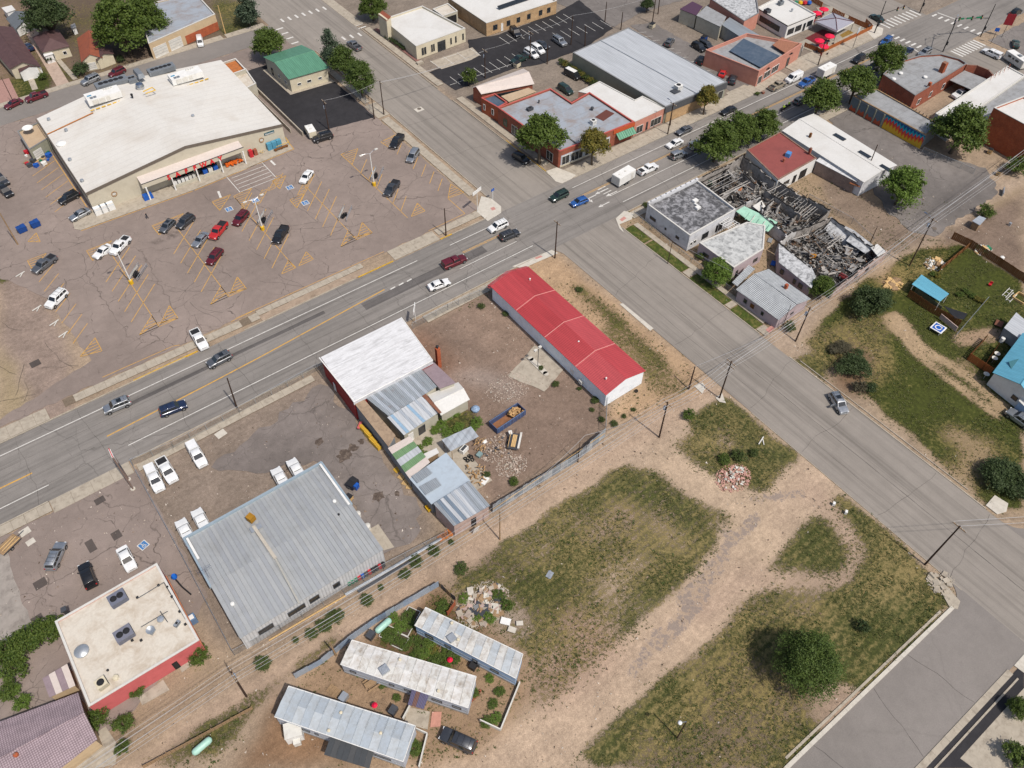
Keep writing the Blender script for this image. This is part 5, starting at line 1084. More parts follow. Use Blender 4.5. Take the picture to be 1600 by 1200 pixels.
# ---------------------------------------------------------------- red roofed hall
X0,X1,Y0,Y1=69.0,78.4,61.8,96.6;hR=TH('red_roofed_hall','long narrow hall with a bright red gable roof and pale blue white walls','hall',((X0+X1)/2,(Y0+Y1)/2,0));XM=73.5;he,hr=3.6,4.9
mb=MB();mb.prism([(X0+.15,Y0+.15),(X1-.15,Y0+.15),(X1-.15,Y1-.15),(X0+.15,Y1-.15)],0,he-.1,cap=False);mb.add([(X0+.15,Y0+.15,he-.1),(X1-.15,Y0+.15,he-.1),(XM,Y0+.15,hr-.12)],[(0,1,2)]);mb.add([(X0+.15,Y1-.15,he-.1),(X1-.15,Y1-.15,he-.1),(XM,Y1-.15,hr-.12)],[(0,1,2)])
BD('wall',mb,B['bluewhite'],hR)
rms=[ribbed('red_roof_sheet_%d'%i,S(*c),.45,PI/2,.05,.5,0,.9) for i,c in enumerate(((190,68,72),(198,76,80),(200,84,88),(192,72,76)))]
ys=[Y0-.1,70.2,79.3,88.2,Y1+.1]
for k in range(4):
    for(xa,za),(xb,zb) in(((X0-.15,he),(XM,hr)),((XM,hr),(X1+.15,he))):
        BD('roof_panel',MB().slab([(xa,ys[k]+.03,za),(xb,ys[k]+.03,zb),(xb,ys[k+1]-.03,zb),(xa,ys[k+1]-.03,za)],.08),rms[(k+2)%4] if xa<XM-1 else rms[(k+1)%4],hR)
sm=plain('pale_seam_tape',S(236,168,160),.6)
for y in ys[1:4]:BD('seam',MB().slab([(X0-.15,y-.06,he+.03),(XM,y-.06,hr+.03),(XM,y+.06,hr+.03),(X0-.15,y+.06,he+.03)],.03).slab([(XM,y-.06,hr+.03),(X1+.15,y-.06,he+.03),(X1+.15,y+.06,he+.03),(XM,y+.06,hr+.03)],.03),sm,hR)
BD('front_fascia',MB().slab([(X0-.3,Y1+.1,he-.5),(X0+.2,Y1+.1,he-.0),(X0+.2,Y1+1.0,he-.4),(X0-.3,Y1+1.0,he-.8)],.1).slab([(X0-.2,Y1+.1,he),(XM,Y1+.1,hr),(XM,Y1+1.1,hr-.5),(X0-.2,Y1+1.1,he-.5)],.08).slab([(XM,Y1+.1,hr),(X1+.2,Y1+.1,he),(X1+.2,Y1+1.1,he-.5),(XM,Y1+1.1,hr-.5)],.08),plain('faded_pinkish_red',S(206,96,98),.6,0,.2,1.5,dirt=S(226,190,188),damt=.6),hR)
for px in((828,437),(904,535),(947,592)):vent(hR,px,4.4,.12,.35,M['white'])
opening(hR,(X0+.15,Y1-.15),(X0+.15,Y0+.15),.72,.745,.3,1.7,'panel');BD('wall_unit',MB().box((X0-.15,68.3,1.1),(.6,.8,.8)),M['offwhite'],hR)
# ---------------------------------------------------------------- white coated shop and the sheds joined behind it
ws=TH('white_coated_shop','shop with a streaked bright white roof and dark red side wall by the main street','building',tuple(P(590,560)[:2])+(0,));zt=5.2
q=PL([(501,558),(552,628),(676,564),(676,551),(627,496)],5.2);q=ccw(q)
p4=PL([(501,558),(552,628),(676,563),(627,496)],5.2)
under(ws,p4,B['redwall'],.05);BD('rear_band',MB().box((p4[1]+p4[2])/2+Vector((0,-.06,-.4)),((p4[2]-p4[1]).length,.1,.8),math.atan2((p4[2]-p4[1]).y,(p4[2]-p4[1]).x)),B['whitewall'],ws)
strips(ws,p4[1],p4[0],p4[3],p4[2],7,.10,[R['whitestain'],R['whitestain'],membrane('white_coating_b',S(240,241,243),S(150,148,145),.4,(.3,2.4,1),1.1)],jit=.008)
BD('gutter',MB().tube(p4[1],p4[2],.09),M['white'],ws);BD('edge_flashing',MB().box((p4[0]+p4[1])/2+Vector((-.05,0,.03)),(.2,(p4[1]-p4[0]).length,.12),0).tube(p4[3],p4[2],.10),M['white'],ws)
opening(ws,p4[0],p4[1],.32,.38,.2,2.2,'panel',.06);
ch=MB();c=P(686,573);ch.box((c.x,c.y,2.6),(.75,.75,5.2));o=BD('chimney',ch,B['brickorange'],ws);BD('chimney_pot',MB().lathe((c.x,c.y,5.2),[(.2,0),(.2,.5),(.32,.52),(.05,.8)],10),M['black'],o)
lean('pebbled_roof_strip','narrow tan pebbled roof along the gravel yard',[(607,698),(618,680),(563,617),(552,628)],[3.8,3.8,4.6,4.6],B['greywall'],R['tanshingle'])
s1,_=lean('ribbed_grey_shed','corrugated grey metal roof behind the white roofed shop',[(607,650),(683,604),(657,575),(571,621)],[3.9,3.9,4.6,4.6],M['beige'],[R['steel'],R['steel2'],ribbed('steel_rust',S(168,176,182),.3,0,.35,.5,.35)],16)
s2,_=lean('striped_metal_porch','bright striped sheet roof over the courtyard door',[(631,680),(686,644),(659,619),(605,652)],[3.1,3.1,3.85,3.85],M['beige'],[R['metalwhite'],R['steel2'],R['metalwhite'],plain('clear_blue_sheet',S(150,180,205),.4)],13,[('S',.1,.25,.1,2.2,'panel'),('S',.4,.6,.1,2.2,'dark')])
lean('rusty_sheet_strip','narrow rust red roof strip beside the bright sheets',[(686,646),(690,644),(664,614),(658,617)],3.7,None,plain('rust_strip',S(140,96,76),.9,0,.3,3))
lean('mauve_flat_shed','flat mauve shingle roof behind the brick chimney',[(687,607),(712,598),(678,566),(656,573)],4.0,M['beige'],R['purple'])
gable('white_gable_shed','small white gable roof at the corner of the dirt yard',[(689,649),(734,624),(716,597),(668,617)] if False else[(734,624),(716,597),(668,617),(689,649)],2.9,3.5,M['beige'],R['white'],0,over=.3)
s3,_=lean('green_striped_shed','low shed with alternating green and white plastic roof sheets',[(640,746),(672,722),(640,681),(606,700)] if False else[(606,700),(640,748),(672,722),(640,681)],[3.1,3.1,3.3,3.3],B['greywall'],[R['paleroof'],R['greensheet'],R['metalwhite'],R['greensheet'],R['paleroof']],5)
s4,_=lean('pale_blue_roof_shed','shed with a pale icy blue roof and two ribbed patches',[(640,748),(674,788),(735,751),(697,707)],[3.1,3.1,3.5,3.5],B['greywall'],plain('icy_blue_sheet',S(196,210,222),.5,.1,.06,.6,.3,0,'World',S(170,178,186)))
for q4 in([(643,744),(666,729),(676,739),(652,755)],[(655,760),(681,746),(690,758),(665,773)]):BD('ribbed_patch',MB().slab(ccw(PL(q4,3.38)),.04),R['steel'],s4)
s5,_=lean('rear_block_shed','pink block shed with patchy blue grey metal roof facing the alley',[(709,822),(766,790),(733,751),(677,787)],[3.6,3.6,3.9,3.9],B['pinkish'],[R['steel'],R['steel2'],ribbed('slate_sheet',S(140,156,172),.3,0,.3,.5),R['steel'],R['metalwhite']],11,[('S',.48,.62,.1,2.3,'hole')])
c=P(741,824,1.1);tag(BD('loose_door',MB().box((0,0,0),(1.1,.07,2.2),0,M=Matrix.Rotation(.25,3,'X')),M['white'],None),'white door panel leaning by the opening on the alley wall','door');bpy.data.objects['loose_door'].location=(c.x,c.y-.5,1.05)
s6,_=lean('courtyard_shed','small open shed with weathered grey sheet roof in the courtyard',[(704,705),(748,682),(736,666),(690,687)],[2.4,2.4,2.8,2.8],None,R['ash'] if False else R['homesheet'],6)
for px in((706,706),(746,684),(736,668),(693,688)):c=P(*px,2.3);BD('post',MB().tube((c.x,c.y,0),(c.x,c.y,2.4),.06),M['wood'],s6)
lean('white_lean_board','small white flat roof between the green striped shed and the courtyard',[(668,717),(686,707),(682,700),(662,709)],2.2,M['wood'],R['white'])
# ---------------------------------------------------------------- flat ivory building, lower left
fi,fp=flat('ivory_flat_building','building with a big stained ivory roof and a salmon pink rear wall',[(86,971),(245,880),(311,1000),(139,1104)],3.9,B['salmon'],R['ivory'],.22,B['coping'])
hvac(fi,(184,935),3.7,2.4,1.9,.9,2,.05,plain('slate_unit',S(120,124,140),.5));hvac(fi,(194,991),3.7,2.4,1.9,.9,2,.05,plain('slate_unit2',S(128,130,144),.5));hvac(fi,(159,1068),3.7,1.4,1.4,.9,1,.1,M['cream'])
c=P(128,1018,3.7);BD('skylight_dome',MB().lathe((c.x,c.y,3.7),[(1.0,0),(1.0,.25),(.85,.35),(.5,.55),(.05,.6)],18),M['steel'],fi,50)
c=P(237,987,3.7);dsh=BD('satellite_dish',MB().lathe((c.x,c.y,4.2),[(.05,-.1),(.4,0),(.62,.15)],16,cap=False).box((c.x,c.y,3.8),(.9,.9,.15),.6),M['steel'],fi,50);hvac(fi,(277,975),3.7,1.0,.5,.4,1,.5,M['steel'])
for a_,b_ in(((256,910),(290,968)),((215,935),(256,910)),((220,980),(262,955)),((250,955),(262,972))):
    a,b=P(*a_,3.9),P(*b_,3.9);BD('conduit',MB().path([a,b],.06),M['dgrey'],fi)
for px in((215,934),(248,915),(262,918),(269,933),(281,956),(290,976),(207,1001),(221,1001)):rbox(fi,'pipe_block',px,3.7,.25,(.35,.3),M['black'])
vent(fi,(169,1048),3.7,.12,.3,M['black']);vent(fi,(182,1060),3.7,.3,.5,M['cream']);vent(fi,(252,969),3.7,.35,.5,M['steel'])
for t0,t1,k in((.70,.75,'hole'),):opening(fi,fp[side(fp,'S')],fp[(side(fp,'S')+1)%len(fp)],t0,t1,.1,2.1,k,0)
BD('salmon_step',MB().box((P(284,1032).x,P(284,1032).y+.6,.5),(1.2,1.0,1.0)),plain('terracotta_box',S(196,96,66),.8),fi)
BD('orange_side_band',MB().box((fp[side(fp,'E')].x+.03,sum(v.y for v in fp)/len(fp)-1.5,3.2),(.12,13,.7)),plain('orange_wall_band',S(196,128,92),.8),fi)
rr=TH('open_frame_box','blue metal air conditioner on the side wall of the ivory roofed building','air conditioner',tuple(P(303,972)[:2])+(0,));c=rr.location
BD('cabinet',MB().box((c.x,c.y,.9),(1.2,1.1,1.4)),plain('pale_blue_cabinet',S(110,140,175),.5),rr);BD('louvre',MB().box((c.x,c.y,1.65),(.8,.7,.08)),M['white'],rr)
lean('front_sign_wall','slate sign wall at the corner of the ivory roof',[(95,958),(104,953),(102,946),(94,950)],3.3,M['dgrey'],M['dgrey'])
lean('small_pinkish_shed','little shed with a patchy pinkish sheet roof left of the ivory roof',[(77,1090),(118,1071),(105,1037),(66,1060)],[2.4,2.4,2.6,2.6],B['orangecap'] if False else M['tan'],[R['purple'],R['paleroof'],R['purple']],4)
gable('mauve_scalloped_house','house with a large mauve scalloped roof at the lower left corner',[(158,1153),(104,1205) if False else(105,1210),(-90,1210),(-50,1150)] if False else[(122,1082),(152,1155),(20,1260),(-60,1150)],3.2,4.4,M['tan'],R['hexmauve'],0,[(0,.3,.6,.4,2.2,'hole')])
c=P(26,1180,4.2);ro=SG('roof_jar',MB().lathe((c.x,c.y,4.0),[(.2,0),(.32,.3),(.3,.6),(.12,.8)],12),B['brickorange'],'rust red clay chimney pot on the mauve scalloped roof','chimney pot')
# ---------------------------------------------------------------- mobile homes
def home(name,label,px,h,wall,roof,n,wins=(),fresh=None):
    """a trailer home: px roof corners a,b (left end, far/near) ... order: near-left, near-right, far-right, far-left"""
    p=PL(px,h);c=sum(p,Vector())/4;root=TH(name,label,'mobile home',(c.x,c.y,0));q=under(root,p,wall,.08)
    m0,m1=(p[0]+p[3])/2+Vector((0,0,.28)),(p[1]+p[2])/2+Vector((0,0,.28))
    strips(root,p[0],p[1],m1,m0,n,.05,roof,jit=.006,ribm=True);strips(root,p[2],p[3],m0,m1,n,.05,roof[::-1],jit=.006,ribm=True)
    BD('roof_edge',MB().tube(p[0],p[1],.07,n=5).tube(p[2],p[3],.07,n=5).tube(p[1],p[2],.06,n=5).tube(p[3],p[0],.06,n=5),M['white'],root)
    mb=MB();i=side(q,'S');a,b=q[i],q[(i+1)%4];u=(b-a).normalized();nr=Vector((u.y,-u.x,0));rz=math.atan2(u.y,u.x)
    mb.box((a+b)/2+nr*.03+Vector((0,0,.3-h)),((b-a).length,.06,.55),rz);mb.box((a+b)/2+nr*.03+Vector((0,0,1.5-h)),((b-a).length,.05,.12),rz);BD('skirting',mb,M['steel'],root)
    windows(root,q,wins);return root,q
hw=plain('pale_home_cladding',S(206,214,226),.6,.1,.08,1.5,.3,dirt=S(160,160,160),damt=.3);hb=plain('light_blue_cladding',S(168,196,228),.6,0,.08,1.5)
hrs=[membrane('home_sheet_%d'%i,S(*c),S(160,158,150),.45,.9,0,.5) for i,c in enumerate(((190,200,208),(182,193,203),(198,206,212)))]
h1,q1=home('trailer_home','single wide trailer home with a blue grey seamed roof, nearest the parked dark suv',[(429,1120),(630,1190),(649,1134),(451,1072)],3.3,hw,hrs,15,[('S',.2,.26,1.3,2.0,'dark'),('S',.3,.33,1.3,2.0,'dark'),('S',.72,.9,1.2,1.9,'dark')])
h2,q2_=home('trailer_home','single wide trailer home with a stained white roof in the middle of the garden',[(532,1038),(731,1106),(744,1057),(550,1000)],3.2,hw,[R['homewhite'],membrane('home_coating_b',S(232,232,230),S(160,140,112),.6,.8,0)],15,[('S',.06,.11,1.3,2.0,'dark'),('S',.38,.42,1.3,2.0,'dark'),('S',.5,.55,1.3,2.0,'dark'),('S',.72,.8,1.2,2.0,'dark'),('S',.88,.95,1.2,2.0,'dark')])
h3,q3_=home('trailer_home','single wide trailer home with pale blue walls beside the rubble heap',[(648,977),(806,1060),(817,1022),(665,949)],3.2,hb,[R['homewhite'],hrs[2],membrane('home_coating_c',S(212,214,214),S(150,140,126),.6,.9,0)],14,[('S',.1,.18,1.1,2.2,'dark'),('S',.3,.36,1.2,2.0,'dark'),('S',.58,.63,1.2,2.0,'dark'),('S',.76,.84,1.2,2.0,'dark')])
for r_,pxs in((h1,((533,1114),(595,1146),(514,1142))),(h2,((601,1047),(625,1031),(685,1080))),(h3,((706,974),(716,1000)))):
    for px in pxs:vent(r_,px,3.4,.16,.3,M['cream'])
c=P(601,1048,3.3);BD('swamp_cooler',MB().box((c.x,c.y,3.7),(1.2,1.1,.5)).lathe((c.x,c.y,3.95),[(.4,0),(.35,.06)],14),M['steel'],h2)
c=P(706,998,3.3);BD('swamp_cooler',MB().box((c.x,c.y,3.6),(1.1,1.1,.4)),M['steel'],h3)
lean('dark_carport','charcoal metal awning roof on the front of the nearest trailer home',[(506,1179),(577,1201),(585,1171),(517,1150)],[2.3,2.3,2.7,2.7],None,[plain('charcoal_sheet',S(76,80,84),.6,.2,.12,1),plain('charcoal_sheet_b',S(84,86,88),.6,.2,.12,1)],8)
lean('purple_porch_roof','small striped purple and brown porch roof between two trailer homes',[(637,1101),(662,1108),(672,1082),(645,1073)],[2.3,2.3,2.6,2.6],None,[ribbed('purple_sheet',S(104,100,130),.3,0,.2,.5),ribbed('brown_sheet',S(124,92,84),.3,0,.2,.5)],4)
bx=TH('white_storage_box','white box addition on the left side of the nearest trailer home','shed',tuple(P(462,1148)[:2])+(0,));c=bx.location
BD('box_body',MB().box((c.x,c.y,1.1),(2.2,2.0,2.2),-.35),M['white'],bx);BD('lid',MB().box((c.x,c.y,2.25),(2.3,2.1,.08),-.35),M['offwhite'],bx)
SG('white_meter_box',MB().box((P(466,1162).x,P(466,1162).y,.6),(.9,.7,1.0),-.35).box((P(466,1162).x,P(466,1162).y,1.15),(.95,.75,.08),-.35),M['offwhite'],'small white cabinet beside the white box addition','cabinet')
# ---------------------------------------------------------------- right side: blue roofs
bh,bq=gable('blue_roofed_house','house with a sky blue metal roof at the right edge',[(1551,582),(1620,640) if False else(1625,640),(1680,560),(1598,520)],3.4,5.2,M['white'],R['cyan'],0,[('W',.5,.62,1.2,2.2,'dark'),('S',.3,.45,1.2,2.2,'dark')],over=.3)
mb=MB();qd=PL([(1576,565),(1600,558),(1615,585),(1583,585)],4.2);BD('dormer',MB().slab(ccw([qd[0],qd[1],(qd[2]),qd[3]]),.1),plain('teal_dormer',S(70,124,134),.6),bh)
for px in((1554,560),(1558,553),(1541,585)):c=P(*px,1.2);SG('satellite_dish',MB().lathe((c.x,c.y,1.2),[(.05,-.12),(.35,0),(.55,.16)],14,cap=False).tube((c.x,c.y,0),(c.x,c.y,1.1),.03),M['offwhite'],{1554:'pale dish nearest the blue roof edge, lower of two',1558:'pale dish nearest the blue roof edge, upper of two',1541:'round dish on the ground at the corner of the blue roofed house'}[px[0]],'satellite dish',None,60)
lean('grey_shed','grey blue shed with a white roof edge beside the blue roofed house',[(1569,512),(1600,535) if False else(1606,538),(1625,520),(1588,488)],2.8,B['greywall'],R['metalwhite'])
bs,_=lean('blue_shed','open garden shed with a sky blue sheet roof behind the board fence',[(1425,444),(1469,471),(1483,459),(1440,429)],[2.4,2.4,2.5,2.5],None,R['cyan'])
for px in((1427,446),(1468,472),(1481,460),(1441,431)):c=P(*px,2.3);BD('post',MB().tube((c.x,c.y,0),(c.x,c.y,2.3),.06),M['white'],bs)
BD('shelf_wall',MB().box((P(1450,468,.8).x,P(1450,468,.8).y,.8),(.1,6.5,1.5),-.1),plain('weathered_green_boards',S(122,124,96),.9,0,.3,2),bs)
lean('domed_shed','small rounded tin roof on sticks in the bare yard',[(1519,345),(1531,352),(1541,341),(1530,337)],[1.9,1.9,2.2,2.2],M['wood'],R['steel2'])
lean('camper_at_edge','pale blue camper body at the right edge above the silver suv',[(1592,626),(1606,640),(1625,625),(1605,606)],2.6,hb,R['white'])
# ---------------------------------------------------------------- houses top left
gable('brown_roof_house','cream house with dark brown shingle roof and gabled porch at the left edge',[(15,108),(63,104),(20,42),(-30,55)],3.0,4.6,M['cream'],R['shingle'],0,[('S',.25,.4,.9,1.9,'dark'),('S',.6,.8,.9,1.9,'window')])
pr,_=gable('gabled_porch','small gabled porch on the front of the first brown roofed house',[(30,113),(64,104),(52,88),(24,96)],2.7,3.5,M['white'],R['shingle'],0,over=.15)
gable('brown_hip_house','house with a purple brown hip roof and white porch, second from the left',[(66,82),(109,72),(90,45),(50,58)],3.0,4.8,M['cream'],R['shingle'],0,[('S',.1,.35,.4,2.1,'window'),('S',.7,.85,.9,1.9,'window')],hip=.3)
lean('white_porch','little white flat porch of the second house',[(69,88),(83,84),(80,79),(67,83)],2.4,M['white'],M['white'])
gable('orange_roof_house','small house with a patchy orange shingle roof behind the round bush',[(130,98),(158,91),(150,50),(118,66)] if False else[(127,97),(160,90),(163,52),(120,60)],3.0,4.6,M['cream'],R['orange'],0,[('S',.2,.6,.3,2.2,'garage')],over=.25)
gable('dark_brown_rear_wing','dark brown shingle wing beside the orange roofed house',[(150,95),(178,84),(172,68),(143,74)],2.8,3.8,M['cream'],R['shingle'],0)
gable('grey_roof_garage','white garage with a grey shingle gable roof near the top left corner',[(24,46),(55,32),(44,18),(9,29)],2.4,3.6,M['white'],R['shinglegrey'],0,[('S',.12,.88,.1,2.1,'garage')])
lean('tiny_white_shed','tiny pale shed between the large trees',[(112,45),(119,42),(117,36),(110,39)],2,M['white'],R['greyroof'])
lean('white_roof_corner','flat white roof in the extreme top left corner',[(10,20),(24,15),(18,8),(2,12)],2.6,M['white'],R['white'])
fs,fsp=flat('garage_building','tan brick garage building with grey roof and two white garage doors',[(232,68),(336,22),(305,-12),(215,10)],4.6,M['tan'],R['greyblue'],.3,B['coping'],[('S',.03,.22,.1,3.0,'garage'),('S',.26,.44,.1,3.0,'garage'),('S',.5,.62,1.0,2.2,'dark'),('S',.66,.72,.1,2.4,'dark'),('S',.8,.93,1.0,2.2,'dark')])
i=side(fsp,'S');a,b=fsp[i],fsp[(i+1)%4];BD('brick_base',MB().box((a.x*.25+b.x*.75,(a.y*.25+b.y*.75)-.05,1.2),((b-a).length*.5,.1,2.3),math.atan2((b-a).y,(b-a).x)),B['brickorange'],fs)
# ================================================================== BURNT BUILDING
bw_=plain('scorched_white_wall',S(208,206,204),.9,0,.15,1.2,dirt=S(50,46,44),damt=.9,dscale=.5);bp_=plain('scorched_pink_wall',S(206,182,172),.9,0,.15,1.2,dirt=S(70,58,54),damt=.7)
GRP='burnt out building'
def ruin(name,label,segs,hmat):
    c=P(*segs[0][0]);root=TH(name,label,'ruin',(c.x,c.y,0))
    for a,b,h0,h1,mt in segs:
        pa,pb=P(*a,(h0+h1)/2),P(*b,(h0+h1)/2);L=(pb-pa).length;u=(pb-pa)/L;nr=Vector((-u.y,u.x,0))*.14;n=max(2,int(L/.6))
        top=[h0+(h1-h0)*i/n+RU(-.25,.12) for i in range(n+1)];mb=MB();vs=[]
        for i in range(n+1):
            q=pa.lerp(pb,i/n);vs+=[(q.x-nr.x,q.y-nr.y,0),(q.x+nr.x,q.y+nr.y,0),(q.x-nr.x,q.y-nr.y,top[i]),(q.x+nr.x,q.y+nr.y,top[i])]
        fs=[]
        for i in range(n):
            k=4*i;fs+=[(k,k+4,k+6,k+2),(k+5,k+1,k+3,k+7),(k+2,k+6,k+7,k+3)]
        fs+=[(0,2,3,1),(4*n,4*n+1,4*n+3,4*n+2)];mb.add(vs,fs);BD('wall',mb,mt,root)
        mb=MB()
        for i in range(n):
            if random.random()<.75:q0=pa.lerp(pb,i/n);q1=pa.lerp(pb,(i+1)/n);mb.tube((q0.x,q0.y,top[i]+.03),(q1.x,q1.y,top[i+1]+.03),.17,n=4)
        BD('charred_wall_plate',mb,M['char'],root)
    return root
Wc,Pc,Ch=bw_,bp_,plain('sooty_wall',S(170,164,158),.95,0,.3,1,dirt=S(60,55,52),damt=.75)
ra=ruin('burnt_front_building','roofless burnt out building full of charred beams beside the red roof',[
    ((1089,281),(1144,254),3.8,3.4,Ch),((1144,254),(1160,244),3.2,3.8,Ch),((1160,244),(1212,283),3.6,3.2,Ch),((1212,283),(1263,312),3.2,3.0,Ch),((1263,309),(1297,328),3.4,3.4,Ch),((1297,328),(1270,352),3.2,2.8,Ch),((1270,352),(1231,366),2.8,2.8,Ch),
    ((1231,366),(1188,333),3.0,3.2,Wc),((1089,281),(1150,325),3.6,3.4,Wc),((1166,316),(1188,308),2.8,3,Wc),((1188,308),(1192,330),2.8,3.0,Wc),((1150,325),(1166,316),2.6,2.6,Wc),((1130,303),(1158,288),2.6,2.2,Wc),((1158,270),(1182,288),2.6,2.2,Ch),((1196,296),(1252,335),3.0,2.8,Ch),((1230,306),(1215,322),2.6,2.2,Wc),((1255,325),(1235,345),2.6,2.2,Ch),((1200,320),(1212,310),2.4,2.0,Wc),((1134,262),(1130,300),2.8,2.0,Ch)],None)
rb_=ruin('burnt_rear_building','collapsed burnt rear building with ash strewn roof remains facing the alley',[
    ((1217,380),(1267,417),3.4,3.2,Wc),((1217,380),(1232,366),3.0,3.0,Wc),((1232,366),(1268,352),3.0,2.6,Wc),((1268,352),(1300,340),2.8,3.0,Ch),((1300,340),(1361,386),3.2,3.2,Wc),((1361,386),(1371,382),3.2,3.2,Pc),((1371,382),(1385,393),3.2,3.2,Pc),((1385,393),(1303,450),3.2,2.4,Pc),((1303,450),(1300,458),1.6,1.6,Pc)],None)
BD('ash_roof',MB().slab(ccw([P(1217,380,3.3),P(1268,417,3.0),P(1275,432,3.0),P(1268,450,2.9),P(1217,410,3.1)]),.12),R['ash'],rb_)
under(rb_,[P(1217,380,3.1),P(1268,417,3.0),P(1268,450,2.9),P(1217,410,3.0)],B['lilac'],.1)
i0,i1=P(1217,411,2.9),P(1268,450,2.9)
for t0,t1 in((.1,.2),(.5,.58),(.66,.78)):opening(rb_,(i0.x+.0,i0.y),(i1.x+.0,i1.y),t0,t1,.9,2.1,'dark',-.02)
for q,z in(([(1300,343),(1335,360),(1330,378),(1302,375),(1288,357)],(2.6,2.9,1.2,.8,1.6)),([(1335,360),(1368,386),(1352,396),(1322,376)],(3.0,3.0,2.6,2.2))):
    BD('sagging_roof',MB().slab(ccw([P(*p,zz_) for p,zz_ in zip(q,z)]),.1),R['ash'],rb_)
BD('dark_fallen_roof',MB().slab(ccw([P(1322,382,1.6),P(1345,388,1.9),P(1340,398,1.2),P(1320,392,.9)]),.1),R['blackgravel'],rb_)
BD('white_corner_roof',MB().slab(ccw(PL([(1360,386),(1371,381),(1385,393),(1372,401)],3.3)),.1),R['white'],rb_)
for t in(.15,.4,.62):a,b=P(1385,393,3),P(1303,450,2.5);opening(rb_,(b.x,b.y),(a.x,a.y),t,t+.06,1.2,2.0,'hole',.15)
mint=plain('mint_green_sheet',S(176,224,200),.7,0,.12,1.5,dirt=S(120,150,134),damt=.4)
BD('mint_roof',MB().slab(ccw([P(1150,330,2.9),P(1163,322,3.0),P(1215,347,2.8),P(1200,362,2.5),P(1170,345,2.6)]),.1),mint,ra)
for k in range(5):BD('mint_rib',MB().tube(P(1172+k*8,332+k*4.5,3.0),P(1164+k*8,343+k*4.5,2.85),.10,n=4),M['offwhite'] if k%2 else mint,ra)
BD('white_partition',MB().slab(ccw([P(1176,322,2.6),P(1190,313,3.0),P(1196,322,2.8),P(1186,330,2.4)]),.1),M['offwhite'],ra)
cs_=[plain('debris_%s'%n,c,.9,0,.4,3) for n,c in(('pale',S(196,190,182)),('grey',S(140,138,136)),('brown',S(120,104,90)),('rust',S(140,108,86)),('dust',S(170,166,160)),('soot',S(70,68,66)))]+[M['char']]*3+[M['ash']]*5
def inpoly(px):
    w=PL(px);xs=[v.x for v in w];ys=[v.y for v in w]
    while True:
        x=RU(min(xs),max(xs));y=RU(min(ys),max(ys))
        if pip(w,np.array([x]),np.array([y]))[0]:return x,y
FA=[(1094,288),(1150,262),(1166,258),(1292,338),(1272,358),(1232,372),(1190,342),(1160,336)];FB=[(1225,388),(1240,374),(1296,354),(1350,395),(1365,405),(1305,448),(1275,440),(1270,425)]
for(px0,px1,px2,px3),nj in((((1095,284),(1140,262),(1172,285),(1125,308)),9),(((1196,297),(1216,288),(1262,315),(1246,330)),12),(((1250,332),(1268,318),(1292,332),(1270,350)),8),(((1270,362),(1292,350),(1320,368),(1300,382)),7)):
    q0,q1,q2,q3=(P(*q,2.9) for q in(px0,px1,px2,px3))
    for i in range(nj):
        t=i/(nj-1);BD('ceiling_joist',MB().tube(q0.lerp(q3,t)+Vector((0,0,RU(-.5,.1))),q1.lerp(q2,t)+Vector((0,0,RU(-.4,.2))),.08,n=4),random.choice([M['char'],cs_[0],cs_[1],M['ash']]),ra)
for root,poly,nb in((ra,FA,130),(rb_,FB,120)):
    for i in range(nb):
        x,y=inpoly(poly);L=RU(1.0,4.2);a=random.choice([0,PI/2,RU(0,PI)])+RU(-.3,.3);ti=RU(-.5,.5);z=RU(.5,2.0)
        R3=Matrix.Rotation(a,3,'Z')@Matrix.Rotation(ti,3,'Y');w=RU(.08,.2)
        BD('charred_beam',MB().box((x,y,z),(L,w,w*.9),M=R3),random.choice([M['char'],M['ash'],cs_[0],cs_[1],cs_[2]]),root)
    for i in range(60):
        x,y=inpoly(poly);R3=Matrix.Rotation(RU(0,PI),3,'Z')@Matrix.Rotation(RU(-.7,.7),3,'Y')@Matrix.Rotation(RU(-.5,.5),3,'X')
        BD('fallen_sheet',MB().box((x,y,RU(.4,1.6)),(RU(.7,2.6),RU(.6,1.5),.05),M=R3),random.choice(cs_),root)
    mb=MB()
    for i in range(1500):
        x,y=inpoly(poly) if i%3==0 else(x+RU(-.7,.7),y+RU(-.7,.7));s=RU(.1,.45)
        mb.box((x,y,RU(.05,1.1)),(s,s*RU(.3,1.3),s*RU(.2,.8)),RU(0,PI),mi=random.randrange(len(cs_)))
    BD('rubble',mb,cs_,root,kind='stuff')
    w=PL(poly);mb=MB().poly([(v.x,v.y,.25) for v in ccw(w)]);BD('ash_floor',mb,plain('black_ash_floor',(.10,.095,.09),.95,0,.6,1.5,space='World',dirt=(.34,.33,.31),dscale=1.2,damt=.9),root)
for px,col,lb in(((1271,401),S(186,130,50),'ochre scorched armchair in the middle of the burnt rear building'),((1110,286),S(50,96,78),'dark green tipped cabinet inside the burnt front building'),((1155,296),S(208,140,96),'orange box standing in the burnt front building')):
    x,y=P(*px,1)[:2];SG('burnt_furniture',MB().box((x,y,.9),(1.3,1.1,.8),.5).box((x-.4,y,1.5),(.3,1.0,.7),.5),plain('furn%d'%px[0],col,.9,0,.3,3),lb,'furniture')
for px,lb in(((1222,371),'dark red water tank lying at the gap between the burnt buildings'),((1318,433),'dark red tank leaning on the alley wall of the burnt building')):
    c=P(*px,1.0);SG('red_tank',MB().lathe((c.x,c.y,1.0),[(.1,-1.1),(.55,-.95),(.62,0),(.55,.95),(.1,1.1)],12,axis='Y'),plain('dull_red_tank',S(140,50,52),.6),lb,'tank',None,50)
